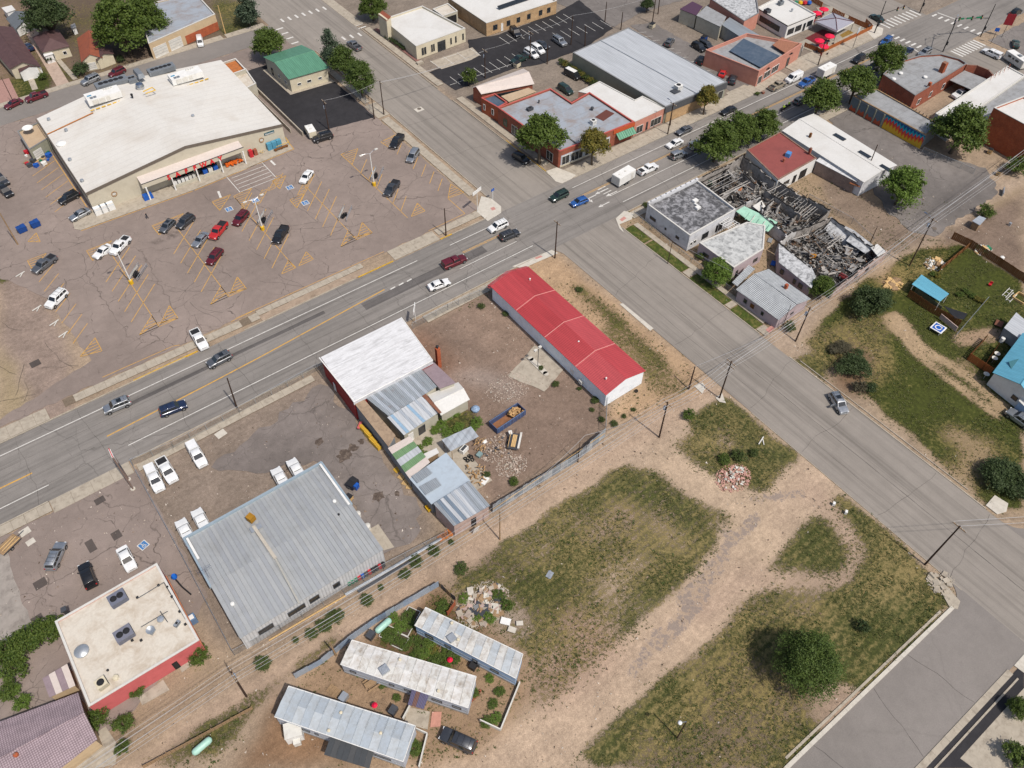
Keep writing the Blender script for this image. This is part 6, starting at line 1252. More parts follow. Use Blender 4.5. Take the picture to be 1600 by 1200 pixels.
for px,col,lb in(((1201,361),'white','white loose sheet lying between lilac house and ruin'),((1203,376),'steel','blue grey metal sheet on the ground between lilac house and ruin'),((1208,412),'blue','blue tarp scrap near the ruin wall')):
    c=P(*px);SG('loose_sheet',MB().box((c.x,c.y,.15),(1.6,.9,.06),.5),M[col],lb,'sheet')
# ================================================================== TREES AND BUSHES
def leafmat(name,c0,c1,c2):
    m,n,l,b=nmat(name);c=coords(n,l)
    t=tex(n,l,'Noise',1.1,c,Detail=4.0,Roughness=.7);t2=tex(n,l,'Noise',14.0,c,Detail=2.0)
    o=mix(n,l,ramp(n,l,t.outputs[0],[(.35,0.0),(.62,1.0)]).outputs[0],c0,c1)
    o=mix(n,l,ramp(n,l,t2.outputs[0],[(.5,0.0),(.72,.8)]).outputs[0],o,c2)
    l.new(o,b.inputs['Base Color']);b.inputs['Roughness'].default_value=.6;b.inputs['Specular IOR Level'].default_value=.25
    tr=n.new('ShaderNodeBsdfTranslucent');l.new(o,tr.inputs[0]);ms=n.new('ShaderNodeMixShader');ms.inputs[0].default_value=.25
    out=[x for x in n if x.type=='OUTPUT_MATERIAL'][0];l.new(b.outputs[0],ms.inputs[1]);l.new(tr.outputs[0],ms.inputs[2]);l.new(ms.outputs[0],out.inputs[0]);return m
LM={'elm':leafmat('elm_leaves',(.034,.066,.013),(.075,.12,.024),(.17,.20,.05)),'green':leafmat('broad_leaves',(.036,.068,.012),(.085,.13,.024),(.20,.24,.05)),'dark':leafmat('dark_needles',(.03,.052,.018),(.058,.085,.03),(.10,.13,.05)),
      'blue':leafmat('blue_green_needles',(.035,.06,.036),(.07,.10,.06),(.12,.15,.10)),'fresh':leafmat('fresh_green_leaves',(.07,.12,.018),(.12,.19,.032),(.20,.28,.06)),
      'yellow':leafmat('yellowing_leaves',(.06,.085,.018),(.20,.17,.035),(.34,.22,.04)),'weed':leafmat('weed_leaves',(.035,.06,.014),(.07,.10,.025),(.15,.16,.055)),'grey':leafmat('grey_brush',(.06,.055,.035),(.11,.10,.06),(.17,.15,.10))}
def leaves(name,lobes,n,size,mat,clump=.55,shell=.55,seed=0,flat_=1.0):
    """leaf faces gathered in clumps through the crown's lobes"""
    rs=np.random.RandomState(seed);L=np.array(lobes,float);wts=L[:,3]**2.2;wts=wts/wts.sum();nc=max(8,n//26)
    k=rs.choice(len(L),nc,p=wts);d=rs.normal(size=(nc,3));d/=np.linalg.norm(d,axis=1)[:,None];r=L[k,3]*(shell+(1-shell)*rs.rand(nc)**.6)*(.76+.42*rs.rand(nc))
    d[:,2]=np.where(d[:,2]<-.35,-d[:,2],d[:,2])*.95
    cc=L[k,:3]+d*r[:,None]*np.array([1,1,flat_])
    ci=rs.randint(0,nc,n);cs=(clump*(.6+.8*rs.rand(nc)))[ci]
    p=cc[ci]+rs.normal(size=(n,3))*cs[:,None]*np.array([.55,.55,.38])
    nrm=d[ci]*.5+rs.normal(size=(n,3))*.55+np.array([0,0,.45]);nrm/=np.linalg.norm(nrm,axis=1)[:,None]
    u=np.cross(nrm,rs.normal(size=(n,3)));u/=np.linalg.norm(u,axis=1)[:,None];v=np.cross(nrm,u)
    s=size*(.5+.9*rs.rand(n))[:,None];u=u*s;v=v*s*.62
    V=np.stack([p-u,p+v*.8-u*.1,p+u,p-v*.8-u*.1],1).reshape(-1,3);me=bpy.data.meshes.new(name)
    me.vertices.add(len(V));me.vertices.foreach_set('co',V.ravel().astype(np.float32));me.loops.add(len(V));me.loops.foreach_set('vertex_index',np.arange(len(V),dtype=np.int32))
    me.polygons.add(n);me.polygons.foreach_set('loop_start',np.arange(0,4*n,4,dtype=np.int32));me.update(calc_edges=True);me.materials.append(mat);return me
def trunk_mb(h,r,lobes,rs,base_split=.35):
    mb=MB();top=Vector((rs.uniform(-.2,.2),rs.uniform(-.2,.2),h*base_split));mb.tube((0,0,-.1),top,r*1.25,r*.85,8)
    for x,y,z,rr in lobes:
        e=Vector((x,y,z));m=top.lerp(e,.5)+Vector((rs.uniform(-.2,.2),rs.uniform(-.2,.2),.15*rr));mb.tube(top,m,r*.6,r*.38,6);mb.tube(m,e,r*.38,r*.12,5)
        for k in range(4):mb.tube(m.lerp(e,.3+.15*k),e+Vector((rs.uniform(-1,1),rs.uniform(-1,1),rs.uniform(-.3,.9)))*rr*.8,r*.16,.02,4)
    return mb
def make_tree(kind,seed):
    """kinds: round (1 m = crown radius unit scaled later). Crown radius 4, height 9"""
    rs=random.Random(seed)
    if kind=='broad':
        lobes=[(0,0,6.4,2.5)]+[(2.2*math.cos(a+rs.uniform(-.3,.3)),2.2*math.sin(a),5.0+rs.uniform(-.6,.9),rs.uniform(1.5,2.1)) for a in[2*PI*i/6 for i in range(6)]]+[(1.2*math.cos(a),1.2*math.sin(a),7.4+rs.uniform(-.4,.3),1.2) for a in(0.5,2.4,4.6)];n,s,m,h,sp=9000,.24,'green',9,.3
    elif kind=='dense':
        lobes=[(0,0,4.5,3.0)]+[(2.3*math.cos(a),2.3*math.sin(a),3.4+rs.uniform(-.6,.8),rs.uniform(1.4,2.0)) for a in[2*PI*i/7+.2 for i in range(7)]]+[(1.2*math.cos(a),1.2*math.sin(a),6.0,1.5) for a in(1,3,5)];n,s,m,h,sp=11000,.20,'green',7.6,.2
    elif kind=='upright':
        lobes=[(0,0,2.2,1.7),(0.2,0,4,1.5),(0,.2,5.8,1.2),(0,0,7.3,.7)]+[(1.0*math.cos(a),1.0*math.sin(a),2.6+rs.uniform(-.6,1.6),1.1) for a in(0,1.3,2.6,4,5.2)];n,s,m,h,sp=6500,.18,'dark',8.2,.5
    elif kind=='bush':
        lobes=[(0,0,.7,.8)]+[(.6*math.cos(a),.6*math.sin(a),.5+rs.uniform(-.1,.3),rs.uniform(.35,.6)) for a in(0,1.2,2.5,3.7,5)];n,s,m,h,sp=1500,.09,'green',1.6,.15
    elif kind=='elm':
        lobes=[(0,0,4.6,3.0)]+[(2.5*math.cos(a),2.5*math.sin(a),3.2+rs.uniform(-.6,1.0),rs.uniform(1.2,1.9)) for a in[2*PI*i/8+.2 for i in range(8)]]+[(1.4*math.cos(a),1.4*math.sin(a),6.0,1.3) for a in(1,3,5)];n,s,m,h,sp=26000,.105,'elm',7.6,.2
    elif kind=='spreading':
        lobes=[(rs.uniform(-2.6,2.6),rs.uniform(-2.6,2.6),1.8+rs.uniform(-.4,1.0),rs.uniform(1.1,1.9)) for _ in range(9)]+[(0,0,2.2,2.2)];n,s,m,h,sp=9000,.17,'dark',4,.15
    me=leaves('crown',lobes,n,s,LM[m],.55 if kind!='bush' else.22,.5,seed)
    return me,trunk_mb(h,.26 if kind in('broad','dense','elm') else.14 if kind!='bush' else.05,lobes,rs,sp)
TP={}
def tree(kind,px,rad,label,mat=None,zc=None,hk=1.0,rz=None,group=None,name='tree',seed=0,cat='tree'):
    """px: centre of the crown in the photograph, rad: crown radius in metres"""
    unit={'broad':4.1,'dense':4.1,'elm':4.1,'upright':2.1,'bush':1.1,'spreading':4.0}[kind];zmid={'broad':5.8,'dense':4.2,'elm':4.2,'upright':4.0,'bush':.7,'spreading':2.0}[kind];k=rad/unit
    key=(kind,mat,seed)
    if key not in TP:
        me,tb=make_tree(kind,seed+hash(kind)%1+{'broad':10,'dense':20,'elm':60,'upright':30,'bush':40,'spreading':50}[kind])
        if mat:me.materials.clear();me.materials.append(LM[mat])
        t=BD('trunk',tb,M['bark'],None,50);TP[key]=(me,t.data);bpy.data.objects.remove(t)
    me,tm=TP[key];c=P(*px,zmid*k*hk)
    r=TH(name,label,cat,(c.x,c.y,0),group);r.scale=(k,k,k*hk);r.rotation_euler=(0,0,RU(0,6.28) if rz is None else rz)
    for nm,m_ in(('trunk',tm),('crown',me)):o=bpy.data.objects.new(nm,m_);COL.objects.link(o);o.parent=r
    return r
G='street trees along the main street'
tree('broad',(845,208),5.8,'broad tree at the corner shop beside the parked black suv',seed=1,group=G);tree('broad',(928,222),3.6,'yellow green young tree on the shop pavement right of the corner','yellow',seed=2,group=G,hk=1.25)
tree('broad',(1105,150),2.9,'thin tree with autumn yellow tips before the big ribbed roof','yellow',seed=3,group=G,hk=1.3)
tree('dense',(1122,220),5.6,'large leafy street tree nearest the burnt front building',seed=1,group=G);tree('dense',(1158,204),5.0,'leafy street tree in the middle of the clump by the red roof',seed=2,group=G);tree('dense',(1194,193),4.2,'leafy street tree at the right end of the clump',seed=1,group=G)
tree('broad',(1284,150),5.0,'open street tree over the grey suv by the motorcycles',None,seed=4,group=G);tree('dense',(1290,146),4.0,'green inner half of the street tree by the long white roof',seed=2,group=G);tree('broad',(1341,126),5.2,'round light street tree left of the mural wall',seed=1,group=G,hk=.9);tree('dense',(1387,94),5.2,'dense round tree in front of the brick hall',seed=2,group=G)
G='yard trees'
tree('dense',(1504,200),6.8,'big bright leafy tree at the end of the mural wall',seed=1,group=G);tree('dense',(1412,290),5.0,'bright green tree beside the grey lot, behind the long white building','fresh',seed=2,group=G);tree('bush',(1590,258),3.0,'shrubby tree at the right edge by the brick building',seed=3,group=G)
tree('dense',(1120,424),3.2,'bright green shrub tree against the lilac house','fresh',seed=1,group=G);tree('bush',(1097,400),1.3,'small shrub on the fence left of the lilac house shrub',group=G);tree('dense',(1286,448),2.7,'bushy green tree growing through the ruin wall',seed=2,group=G);tree('bush',(1235,510),1.4,'low shrub at the alley corner of the scalloped house','weed',group=G);tree('bush',(1168,337),1.7,'small shrub beside the mint roof','fresh',group=G);tree('bush',(1130,368),1.2,'shrub in the gap between tar roof and lilac house',group=G)
tree('spreading',(1357,468),4.6,'dark wide juniper beside the alley',seed=1,group=G);tree('spreading',(1385,462),2.2,'smaller dark juniper touching the wide one',seed=2,group=G)
tree('spreading',(1328,568),3.5,'dark spiny bush in the grass near the street corner',seed=2,group=G,hk=.8);tree('spreading',(1315,540),2.4,'thin greyish brush behind the dark spiny bush','grey',seed=3,group=G,hk=.7);tree('bush',(1360,606),1.4,'low brownish bush on the verge by the stopped suv','dark',group=G);tree('bush',(1343,604),1.5,'grey dried bush on the verge by the stopped suv','grey',group=G)
tree('spreading',(1560,745),4.4,'very dark thicket at the lower end of the right meadow',seed=1,group=G,hk=.7);tree('spreading',(1590,750),3.2,'dark thicket half cut by the right edge',seed=2,group=G,hk=.8);tree('spreading',(1577,606),2.6,'dark hedge below the blue roofed house',seed=3,group=G,hk=.8)
tree('elm',(1264,1034),5.0,'large round dark green tree alone on the mown lot',seed=3,group=G);tree('bush',(1349,978),1.15,'tiny dark shrub casting a small shadow on the mown lot','dark',group=G,hk=1.3)
tree('dense',(1594,1105),1.7,'small tree at the right edge by the lower street',seed=1,group=G);tree('bush',(1590,1178),2.2,'bush at the bottom right corner',group=G)
tree('upright',(516,77),2.9,'blue green spruce at the corner of the green roofed hall','blue',seed=1,group=G);tree('dense',(537,98),4.0,'round evergreen in the row behind the green roofed hall','elm',seed=3,group=G,hk=1.3);tree('dense',(562,122),4.2,'evergreen nearest the street pole in the row','elm',seed=3,group=G,hk=1.3);tree('dense',(418,68),4.9,'broad tree behind the green roofed hall',seed=2,group=G);tree('dense',(581,8),4.4,'tree at the top edge by the cream office tower',seed=1,group=G)
tree('upright',(384,12),3.4,'silvery blue spruce on the lawn at the top edge','blue',seed=1,group=G,hk=.8);tree('dense',(72,22),7.2,'large dark tree between the garage and the brown houses','dark',seed=3,group=G);tree('dense',(186,38),8.2,'huge bushy tree beside the garage building','green',seed=1,group=G);tree('dense',(225,25),6.5,'second half of the huge tree touching the garage roof',seed=2,group=G)
tree('bush',(78,91),1.6,'round shrub by the white porch','dark',group=G);tree('bush',(125,107),2.5,'large round bush at the foot of the orange roofed house','dark',seed=3,group=G);tree('bush',(66,119),1.4,'clipped bush on the lawn of the first house',group=G);tree('bush',(188,92),1.3,'low bush by the street under the huge tree','dark',group=G)
tree('bush',(733,120),2.4,'slender tree at the driveway of the bank lot',group=G,hk=1.6,seed=2);tree('dense',(1012,6),2.4,'tree at the top edge behind the rear lots','dark',seed=3,group=G)
for i in range(7):tree('bush',(604+i*4.6,57+i*3.0),.9,'clipped hedge ball along the cream office wall','dark',group='hedge along the office')
for i in range(9):tree('bush',(878+i*6.2,96+i*4.2),1.3,'yellowish shrub in the row along the sage warehouse wall','yellow' if i%2 else 'weed',group='shrubs along the warehouse')
for q in((8,1020,2.6),(30,1008,2.4),(48,995,2.6),(68,985,2.4),(84,978,1.9),(20,1045,2.2),(12,1080,1.6)):tree('bush',q[:2],q[2],'leafy shrub in the hedge row left of the ivory roof',group='hedge left of the ivory roof',seed=3)
for q,l in(((34,1098,1.4),'bright green shrub below the hedge row at the left edge'),((20,1078,1.2),'bright green shrub nearest the left edge'),((212,1078,1.3),'round dark shrub against the salmon wall'),((311,1024,1.7),'green weed patch at the corner of the salmon wall'),((152,1122,1.8),'dense green shrub at the corner of the mauve house'),((190,1168,1.2),'low shrub on the alley edge by the concrete apron'),((192,1130,1.6),'weedy shrub between salmon wall and alley')):tree('bush',q[:2],q[2],l,'fresh' if 'bright' in l else None,group='shrubs by the salmon wall')
for q in((650,877,1.3),(632,897,1.1),(573,937,1.2),(524,963,1.5),(506,977,1.4),(487,990,1.1),(462,1000,.6),(678,860,1.2),(595,918,.6),(705,847,.6),(410,1036,1.4),(720,888,1.3)):tree('bush',q[:2],q[2],'low green weed clump along the alley edge','weed',group='weed clumps along the alley',hk=.5,name='weed_clump',cat='weeds')
for q,l in(((1077,648,1.4),'round green bush by the alley corner post'),((1178,708,1.0),'dark bush in the weedy triangle, right one'),((1132,718,1.3),'low bush above the brick rubble'),((1155,712,1.5),'wide dark bush in the weedy triangle'),((792,945,1.2),'bush beside the rubble heap'),((803,752,1.0),'bush on the concrete courtyard slab'),((752,478,.9),'dark weed in the dirt yard near the fence'),((760,741,.8),'small green weed beside the firewood')):tree('bush',q[:2],q[2],l,'weed' if 'weed' in l else None,group='bushes on the vacant ground',hk=.8)
for q in((838,470),(790,490),(845,575),(868,600),(925,640),(940,655),(930,625),(905,607),(975,650),(960,662),(990,640),(905,452),(858,525)):tree('bush',q,RU(.5,1.0),'weed tuft against the red roofed hall','weed',group='weeds round the red roofed hall',hk=.6,name='weed_clump',cat='weeds')
for q in((655,700),(668,690),(680,672),(690,662),(700,652),(712,645),(745,660),(735,672),(716,668),(660,712),(698,676)):tree('bush',q,RU(.8,1.4),'leafy garden growth in the courtyard','fresh',group='courtyard garden plants',hk=.6,name='garden_plant',cat='plant')
for q in((600,985,.9),(618,1000,1),(632,1008,1.1),(640,975,1.2),(665,1020,1.2),(680,1030,1.3),(668,1003,1.0),(695,1045,1),(598,1070,.7),(560,1050,.8),(620,1090,.7),(780,1080,.9),(770,1100,.9),(765,1060,.8),(725,935,1.0),(765,965,1.1),(780,930,1.2),(745,965,.8),(625,980,1.3),(638,962,1.2),(610,992,1.2),(604,995,1.0),(660,1010,1.4),(690,1035,1.5),(700,1020,1.2),(650,1025,1.2),(675,1002,1.2),(680,960,1.0),(692,948,1.3),(648,1000,1.0),(712,1030,.9),(615,965,1.0),(648,1168,1.3),(760,1128,1.0),(775,1122,1.0),(742,1082,.8)):tree('bush',q[:2],q[2],'vegetable or flower growth between the trailer homes','fresh' if q[0]%2 else 'green',group='garden growth between the trailer homes',hk=.5,name='garden_plant',cat='plant')
tree('bush',(676,1016),1.1,'orange flowering plant in the trailer garden','yellow',hk=.5,name='garden_plant',cat='plant')
for q in((1010,320),(1030,340),(1045,355),(1060,372),(1075,382),(1092,398),(1104,412),(1140,440)):tree('bush',q,1.0,'weedy shrub along the fence of the white building','weed',group='shrubs along the white building fence',hk=.7)
for q in((1500,460),(1510,455),(1520,462),(1527,466),(1465,430),(1458,428),(1535,470)):tree('bush',q,.9,'flowering shrub beside the blue garden shed','yellow' if q[0]%2 else 'green',group='shrubs by the blue shed',hk=.7)
OD=['first','second','third','fourth','fifth','sixth','seventh','eighth','ninth','tenth','eleventh','twelfth','thirteenth','fourteenth','fifteenth','sixteenth','seventeenth','eighteenth','nineteenth','twentieth']
def ordinals():
    g_={}
    for o in COL.objects:
        if o.get('category') and o.get('group'):g_.setdefault((o['group'],o['label']),[]).append(o)
    for(g0,l0),os_ in g_.items():
        if 1<len(os_)<=20:
            bpy.context.view_layer.update();os_.sort(key=lambda o:(o.location-CAM_POS).dot(CX)/(o.location-CAM_POS).dot(FWD))
            for i,o in enumerate(os_):o['label']=l0+', '+OD[i]+' from the left'
CAM_POS=Vector((0,0,CAM_H))
# ---- grass and weed tufts: far more than anybody could count
def tufts(name,n,mat,hmin,hmax,wmax,seed,sel,flat_=.35):
    rs=np.random.RandomState(seed);pts=[]
    X=rs.uniform(-30,175,n*12);Y_=rs.uniform(-14,125,n*12)
    ix=np.clip(np.searchsorted(near,X),1,len(near)-1);iy=np.clip(np.searchsorted(neary,Y_),1,len(neary)-1);cv=np.clip(COVR[iy,ix]*1.6-.35,0,1)*sel(X,Y_)
    ok=rs.rand(len(X))<cv*(fbm(X,Y_,3.5,77)>.42);X=X[ok][:n];Y_=Y_[ok][:n];k=len(X)
    nb=5;h=rs.uniform(hmin,hmax,k);V=[];
    a=rs.uniform(0,2*PI,(k,nb));r=rs.uniform(.3,1,(k,nb))*wmax*(.5+rs.rand(k)[:,None]);ca,sa=np.cos(a),np.sin(a)
    bx,by=X[:,None]+ca*r*.3,Y_[:,None]+sa*r*.3;tx,ty=X[:,None]+ca*r,Y_[:,None]+sa*r;w=r*.32
    z0=np.full_like(bx,-.02);hz=h[:,None]*(.5+.5*rs.rand(k,nb))
    V=np.stack([np.stack([bx-sa*w,by+ca*w,z0],-1),np.stack([bx+sa*w,by-ca*w,z0],-1),np.stack([tx,ty,hz],-1)],2).reshape(-1,3)
    me=bpy.data.meshes.new(name);m=len(V);me.vertices.add(m);me.vertices.foreach_set('co',V.ravel().astype(np.float32));me.loops.add(m);me.loops.foreach_set('vertex_index',np.arange(m,dtype=np.int32));me.polygons.add(m//3);me.polygons.foreach_set('loop_start',np.arange(0,m,3,dtype=np.int32));me.update(calc_edges=True);me.materials.append(mat)
    o=bpy.data.objects.new(name,me);COL.objects.link(o);o['kind']='stuff';return o
keep=lambda X,Y_:((Y_<50.5)|(Y_>56)&(X>60)&((X<89.7)|(X>105.9))|(X>106)).astype(float)*(1-((X>89.7)&(X<105.6)))*(Y_>1.3)*(Y_<101)
wild=lambda X,Y_:keep(X,Y_)*(.25+.75*(fbm(X,Y_,9,31)>.5))
tag(tufts('grass_tufts',34000,leafmat('grass_blades',(.06,.08,.02),(.12,.125,.04),(.24,.21,.10)),.05,.16,.2,3,keep),'short mown and dry grass tufts over the vacant ground','grass')
tag(tufts('weed_tufts',4500,LM['weed'],.12,.35,.30,5,wild),'scattered green weed tufts on the vacant ground','weeds')
def pebbles(name,n,mats,seed,lo,hi):
    rs=np.random.RandomState(seed);X=rs.uniform(-30,178,n*8);Y_=rs.uniform(0,101,n*8);ix=np.clip(np.searchsorted(near,X),1,len(near)-1);iy=np.clip(np.searchsorted(neary,Y_),1,len(neary)-1)
    ok=(rs.rand(len(X))<np.clip(1-COVR[iy,ix]*1.2,0,1)*(fbm(X,Y_,2.5,55)>.46))*~((X>89.7)&(X<105.6))&(Y_>1.4);X=X[ok][:n];Y_=Y_[ok][:n];k=len(X)
    a=rs.uniform(0,2*PI,(k,3));a.sort(axis=1);s=rs.uniform(lo,hi,k)[:,None]*(.5+rs.rand(k,1)**3*1.6);z=np.full((k,3),.02);z[:,0]+=s[:,0]*.6
    V=np.stack([X[:,None]+np.cos(a)*s,Y_[:,None]+np.sin(a)*s,z],-1).reshape(-1,3);me=bpy.data.meshes.new(name);m=len(V);me.vertices.add(m);me.vertices.foreach_set('co',V.ravel().astype(np.float32));me.loops.add(m);me.loops.foreach_set('vertex_index',np.arange(m,dtype=np.int32));me.polygons.add(m//3);me.polygons.foreach_set('loop_start',np.arange(0,m,3,dtype=np.int32));me.update(calc_edges=True)
    for q in mats:me.materials.append(q)
    me.polygons.foreach_set('material_index',rs.randint(0,len(mats),m//3).astype(np.int32));o=bpy.data.objects.new(name,me);COL.objects.link(o);o['kind']='stuff';o['label']='loose stones and clods strewn over the bare ground'
pebbles('pebbles',16000,[plain('stone_%d'%i,S(*c),.95) for i,c in enumerate(((196,182,166),(112,94,80),(140,122,106),(92,78,66),(222,212,200)))],4,.05,.14)
for o in COL.objects:
    if o.name in('grass_tufts','weed_tufts') and 'category' in o:del o['category']
# ================================================================== VEHICLES
CARCOL=dict(black=((.016,.017,.02),.3),white=((.68,.69,.69),0),silver=((.40,.42,.44),.75),grey=((.15,.16,.175),.6),dgrey=((.06,.065,.075),.5),maroon=((.13,.012,.022),.3),
              red=((.45,.02,.02),.1),navy=((.02,.035,.085),.4),blue=((.03,.12,.38),.4),tan=((.36,.31,.23),.4),dgreen=((.02,.045,.038),.3),teal=((.03,.22,.22),.2))
CP_={k:paint('car_paint_'+k,c,m) for k,(c,m) in CARCOL.items()}
tyre_mb=MB().lathe((0,0,0),[(.20,-.12),(.315,-.12),(.345,-.09),(.345,.09),(.315,.12),(.20,.12)],16,axis='Y')
rim_mb=MB().lathe((0,0,0),[(.05,-.127),(.19,-.125),(.215,-.10),(.215,.10),(.19,.125),(.05,.127)],12,axis='Y')
for i in range(5):
    t=2*PI*i/5;rim_mb.box((.11*math.cos(t),0,.11*math.sin(t)),(.04,.262,.19),M=Matrix.Rotation(-t+PI/2,3,'Y'))
WH={}
def wheel(root,x,y,r):
    if 'w' not in WH:
        for nm,mb,mt in(('wheel',tyre_mb,M['rubber']),('rim',rim_mb,M['rim'])):
            o=BD(nm,mb,mt,None,40);WH[nm]=o.data;bpy.data.objects.remove(o)
        WH['w']=1
    t=bpy.data.objects.new('wheel',WH['wheel']);COL.objects.link(t);t.parent=root;t.location=(x,y,r);t.scale=(r/.345,)*3
    k=bpy.data.objects.new('rim',WH['rim']);COL.objects.link(k);k.parent=t
    return t
SPEC={
'sedan':   dict(L=4.75,W=1.82,H=1.45,belt=.95,hood=.90,c=(.13,.71),t=(.27,.55),trunk=.98,win=[(0,.46),(.5,1)],r=.33),
'coupe':   dict(L=4.6,W=1.80,H=1.38,belt=.90,hood=.86,c=(.12,.70),t=(.28,.52),trunk=.93,win=[(.08,.95)],r=.32),
'suv':     dict(L=4.75,W=1.90,H=1.74,belt=1.08,hood=1.04,c=(.02,.74),t=(.07,.60),trunk=1.05,win=[(0,.26),(.29,.6),(.63,1)],r=.36,rack=1),
'bigsuv':  dict(L=5.1,W=1.98,H=1.86,belt=1.16,hood=1.12,c=(.015,.73),t=(.05,.61),trunk=1.1,win=[(0,.28),(.31,.62),(.65,1)],r=.39,rack=1),
'jeep':    dict(L=4.3,W=1.85,H=1.84,belt=1.12,hood=1.08,c=(.02,.66),t=(.03,.60),trunk=1.1,win=[(.03,.28),(.32,.62),(.66,.97)],r=.40,spare=1),
'hatch':   dict(L=4.3,W=1.78,H=1.50,belt=.96,hood=.92,c=(.03,.74),t=(.12,.56),trunk=1.0,win=[(0,.2),(.24,.58),(.62,1)],r=.32),
'wagon':   dict(L=4.85,W=1.84,H=1.60,belt=1.0,hood=.96,c=(.02,.73),t=(.08,.58),trunk=1.0,win=[(0,.26),(.3,.6),(.64,1)],r=.34,rack=1),
'minivan':dict(L=4.95,W=1.95,H=1.74,belt=1.05,hood=.98,c=(.01,.80),t=(.05,.60),trunk=1.05,win=[(0,.28),(.31,.62),(.65,1)],r=.34),
'van':     dict(L=5.6,W=2.02,H=2.08,belt=1.25,hood=1.15,c=(.005,.84),t=(.015,.70),trunk=1.2,win=[(.72,1)],r=.36),
'pickup':  dict(L=5.7,W=1.98,H=1.82,belt=1.12,hood=1.08,c=(.38,.74),t=(.41,.63),trunk=1.1,win=[(0,.44),(.5,1)],r=.39,bed=(.02,.37)),
'topper':  dict(L=5.6,W=1.95,H=1.82,belt=1.12,hood=1.08,c=(.38,.74),t=(.41,.63),trunk=1.1,win=[(0,.44),(.5,1)],r=.39,bed=(.02,.37),top=1),
}
def lerp(a,b,t):return a+(b-a)*t
def vehicle(kind,colour,bedstuff=None):
    s=SPEC[kind];L,W,H,belt,hood=s['L'],s['W'],s['H'],s['belt'],s['hood'];w=W/2;pm=CP_[colour]
    X=lambda f:(f-.5)*L
    root=TH('vehicle','','car')
    bed=s.get('bed');mb=MB()
    st=[(0.0,.42,belt*.86,.86),(.015,.32,s['trunk']-.03,.95),(.10,.27,s['trunk'],1.0),(s['c'][0]+.06,.24,belt,1.0),(s['c'][1]-.02,.24,belt,1.0),(s['c'][1]+.06,.24,hood+.01,.99),(.90,.26,hood-.05,.97),(.965,.30,hood-.13,.90),(.995,.40,hood-.30,.78)]
    st=sorted(st)
    def ring(x,zb,zt,k):
        v=w*k;return[(x,-v*.88,zb),(x,-v,zb+.14),(x,-v,zt-.20),(x,-v*.965,zt-.06),(x,-v*.88,zt),(x,v*.88,zt),(x,v*.965,zt-.06),(x,v,zt-.20),(x,v,zb+.14),(x,v*.88,zb)]
    mb.loft([ring(X(a),zb,zt,k) for a,zb,zt,k in st])
    BD('body',mb,pm,root,32)
    if bed:
        x0,x1=X(bed[0]),X(bed[1]);zc=s['trunk']
        b2=MB().box(((x0+x1)/2,0,zc+.004),(x1-x0,W*.80,.01));BD('bed_floor',b2,M['black'],root)
        b3=MB();
        for y in(-1,1):b3.box(((x0+x1)/2,y*W*.425,zc+.07),(x1-x0+.05,.10,.16))
        b3.box((x0-.0,0,zc+.07),(.09,W*.86,.16));BD('bed_rail',b3,pm,root)
        if s.get('top'):
            tb=MB();zz=H-.04
            tb.loft([[(x,-w*.93,zc+.12),(x,-w*k,zz-.1),(x,-w*(k-.06),zz),(x,w*(k-.06),zz),(x,w*k,zz-.1),(x,w*.93,zc+.12)] for x,k in((x0-.03,.86),(x1+.02,.86))])
            tp=BD('canopy',tb,pm,root,30)
            gb=MB()
            for y in(-1,1):gb.poly([(x0+.15,y*w*.935,zc+.26),(x1-.15,y*w*.935,zc+.26),(x1-.15,y*w*.895,zz-.16),(x0+.15,y*w*.895,zz-.16)])
            gb.poly([(x0-.04,-w*.78,zc+.25),(x0-.04,w*.78,zc+.25),(x0-.04,w*.7,zz-.15),(x0-.04,-w*.7,zz-.15)])
            BD('canopy_window',gb,M['cglass'],tp)
        if bedstuff:bedstuff(root,x0,x1,zc)
    c0,c1,t0,t1=X(s['c'][0]),X(s['c'][1]),X(s['t'][0]),X(s['t'][1]);wb,wt=w*.93,w*.78;zb=belt-.03
    g=MB();g.loft([[(c0,-wb,zb),(c1,-wb*.96,zb),(c1,wb*.96,zb),(c0,wb,zb)],[(t0,-wt,H-.07),(t1,-wt,H-.07),(t1,wt,H-.07),(t0,wt,H-.07)],[(t0+.06,-wt+.07,H),(t1-.08,-wt+.07,H-.01),(t1-.08,wt-.07,H-.01),(t0+.06,wt-.07,H)]])
    roof=BD('cabin',g,pm,root,50)
    B=[Vector(v) for v in((c0,-wb,zb),(c1,-wb*.96,zb),(c1,wb*.96,zb),(c0,wb,zb))];T=[Vector(v) for v in((t0,-wt,H-.07),(t1,-wt,H-.07),(t1,wt,H-.07),(t0,wt,H-.07))]
    def pane(i,j,u0,u1,v0=.12,v1=.9,off=.012):
        a,b,c,d=B[i],B[j],T[j],T[i];f=lambda u,v:a.lerp(b,u).lerp(d.lerp(c,u),v);n=(b-a).cross(d-a).normalized()
        return[f(u0,v0)+n*off,f(u1,v0)+n*off,f(u1,v1)+n*off,f(u0,v1)+n*off]
    BD('windshield',MB().poly(pane(1,2,.06,.94,.06,.93)),M['cglass'],root);BD('rear_window',MB().poly(pane(3,0,.1,.9,.2,.88)),M['cglass'],root)
    for i,j,fl in((0,1,0),(2,3,1)):
        for a,b in s['win']:
            u0,u1=lerp(.05,.93,a),lerp(.05,.93,b)
            if fl:u0,u1=1-u1,1-u0
            BD('side_window',MB().poly(pane(i,j,u0,u1)),M['cglass'],root)
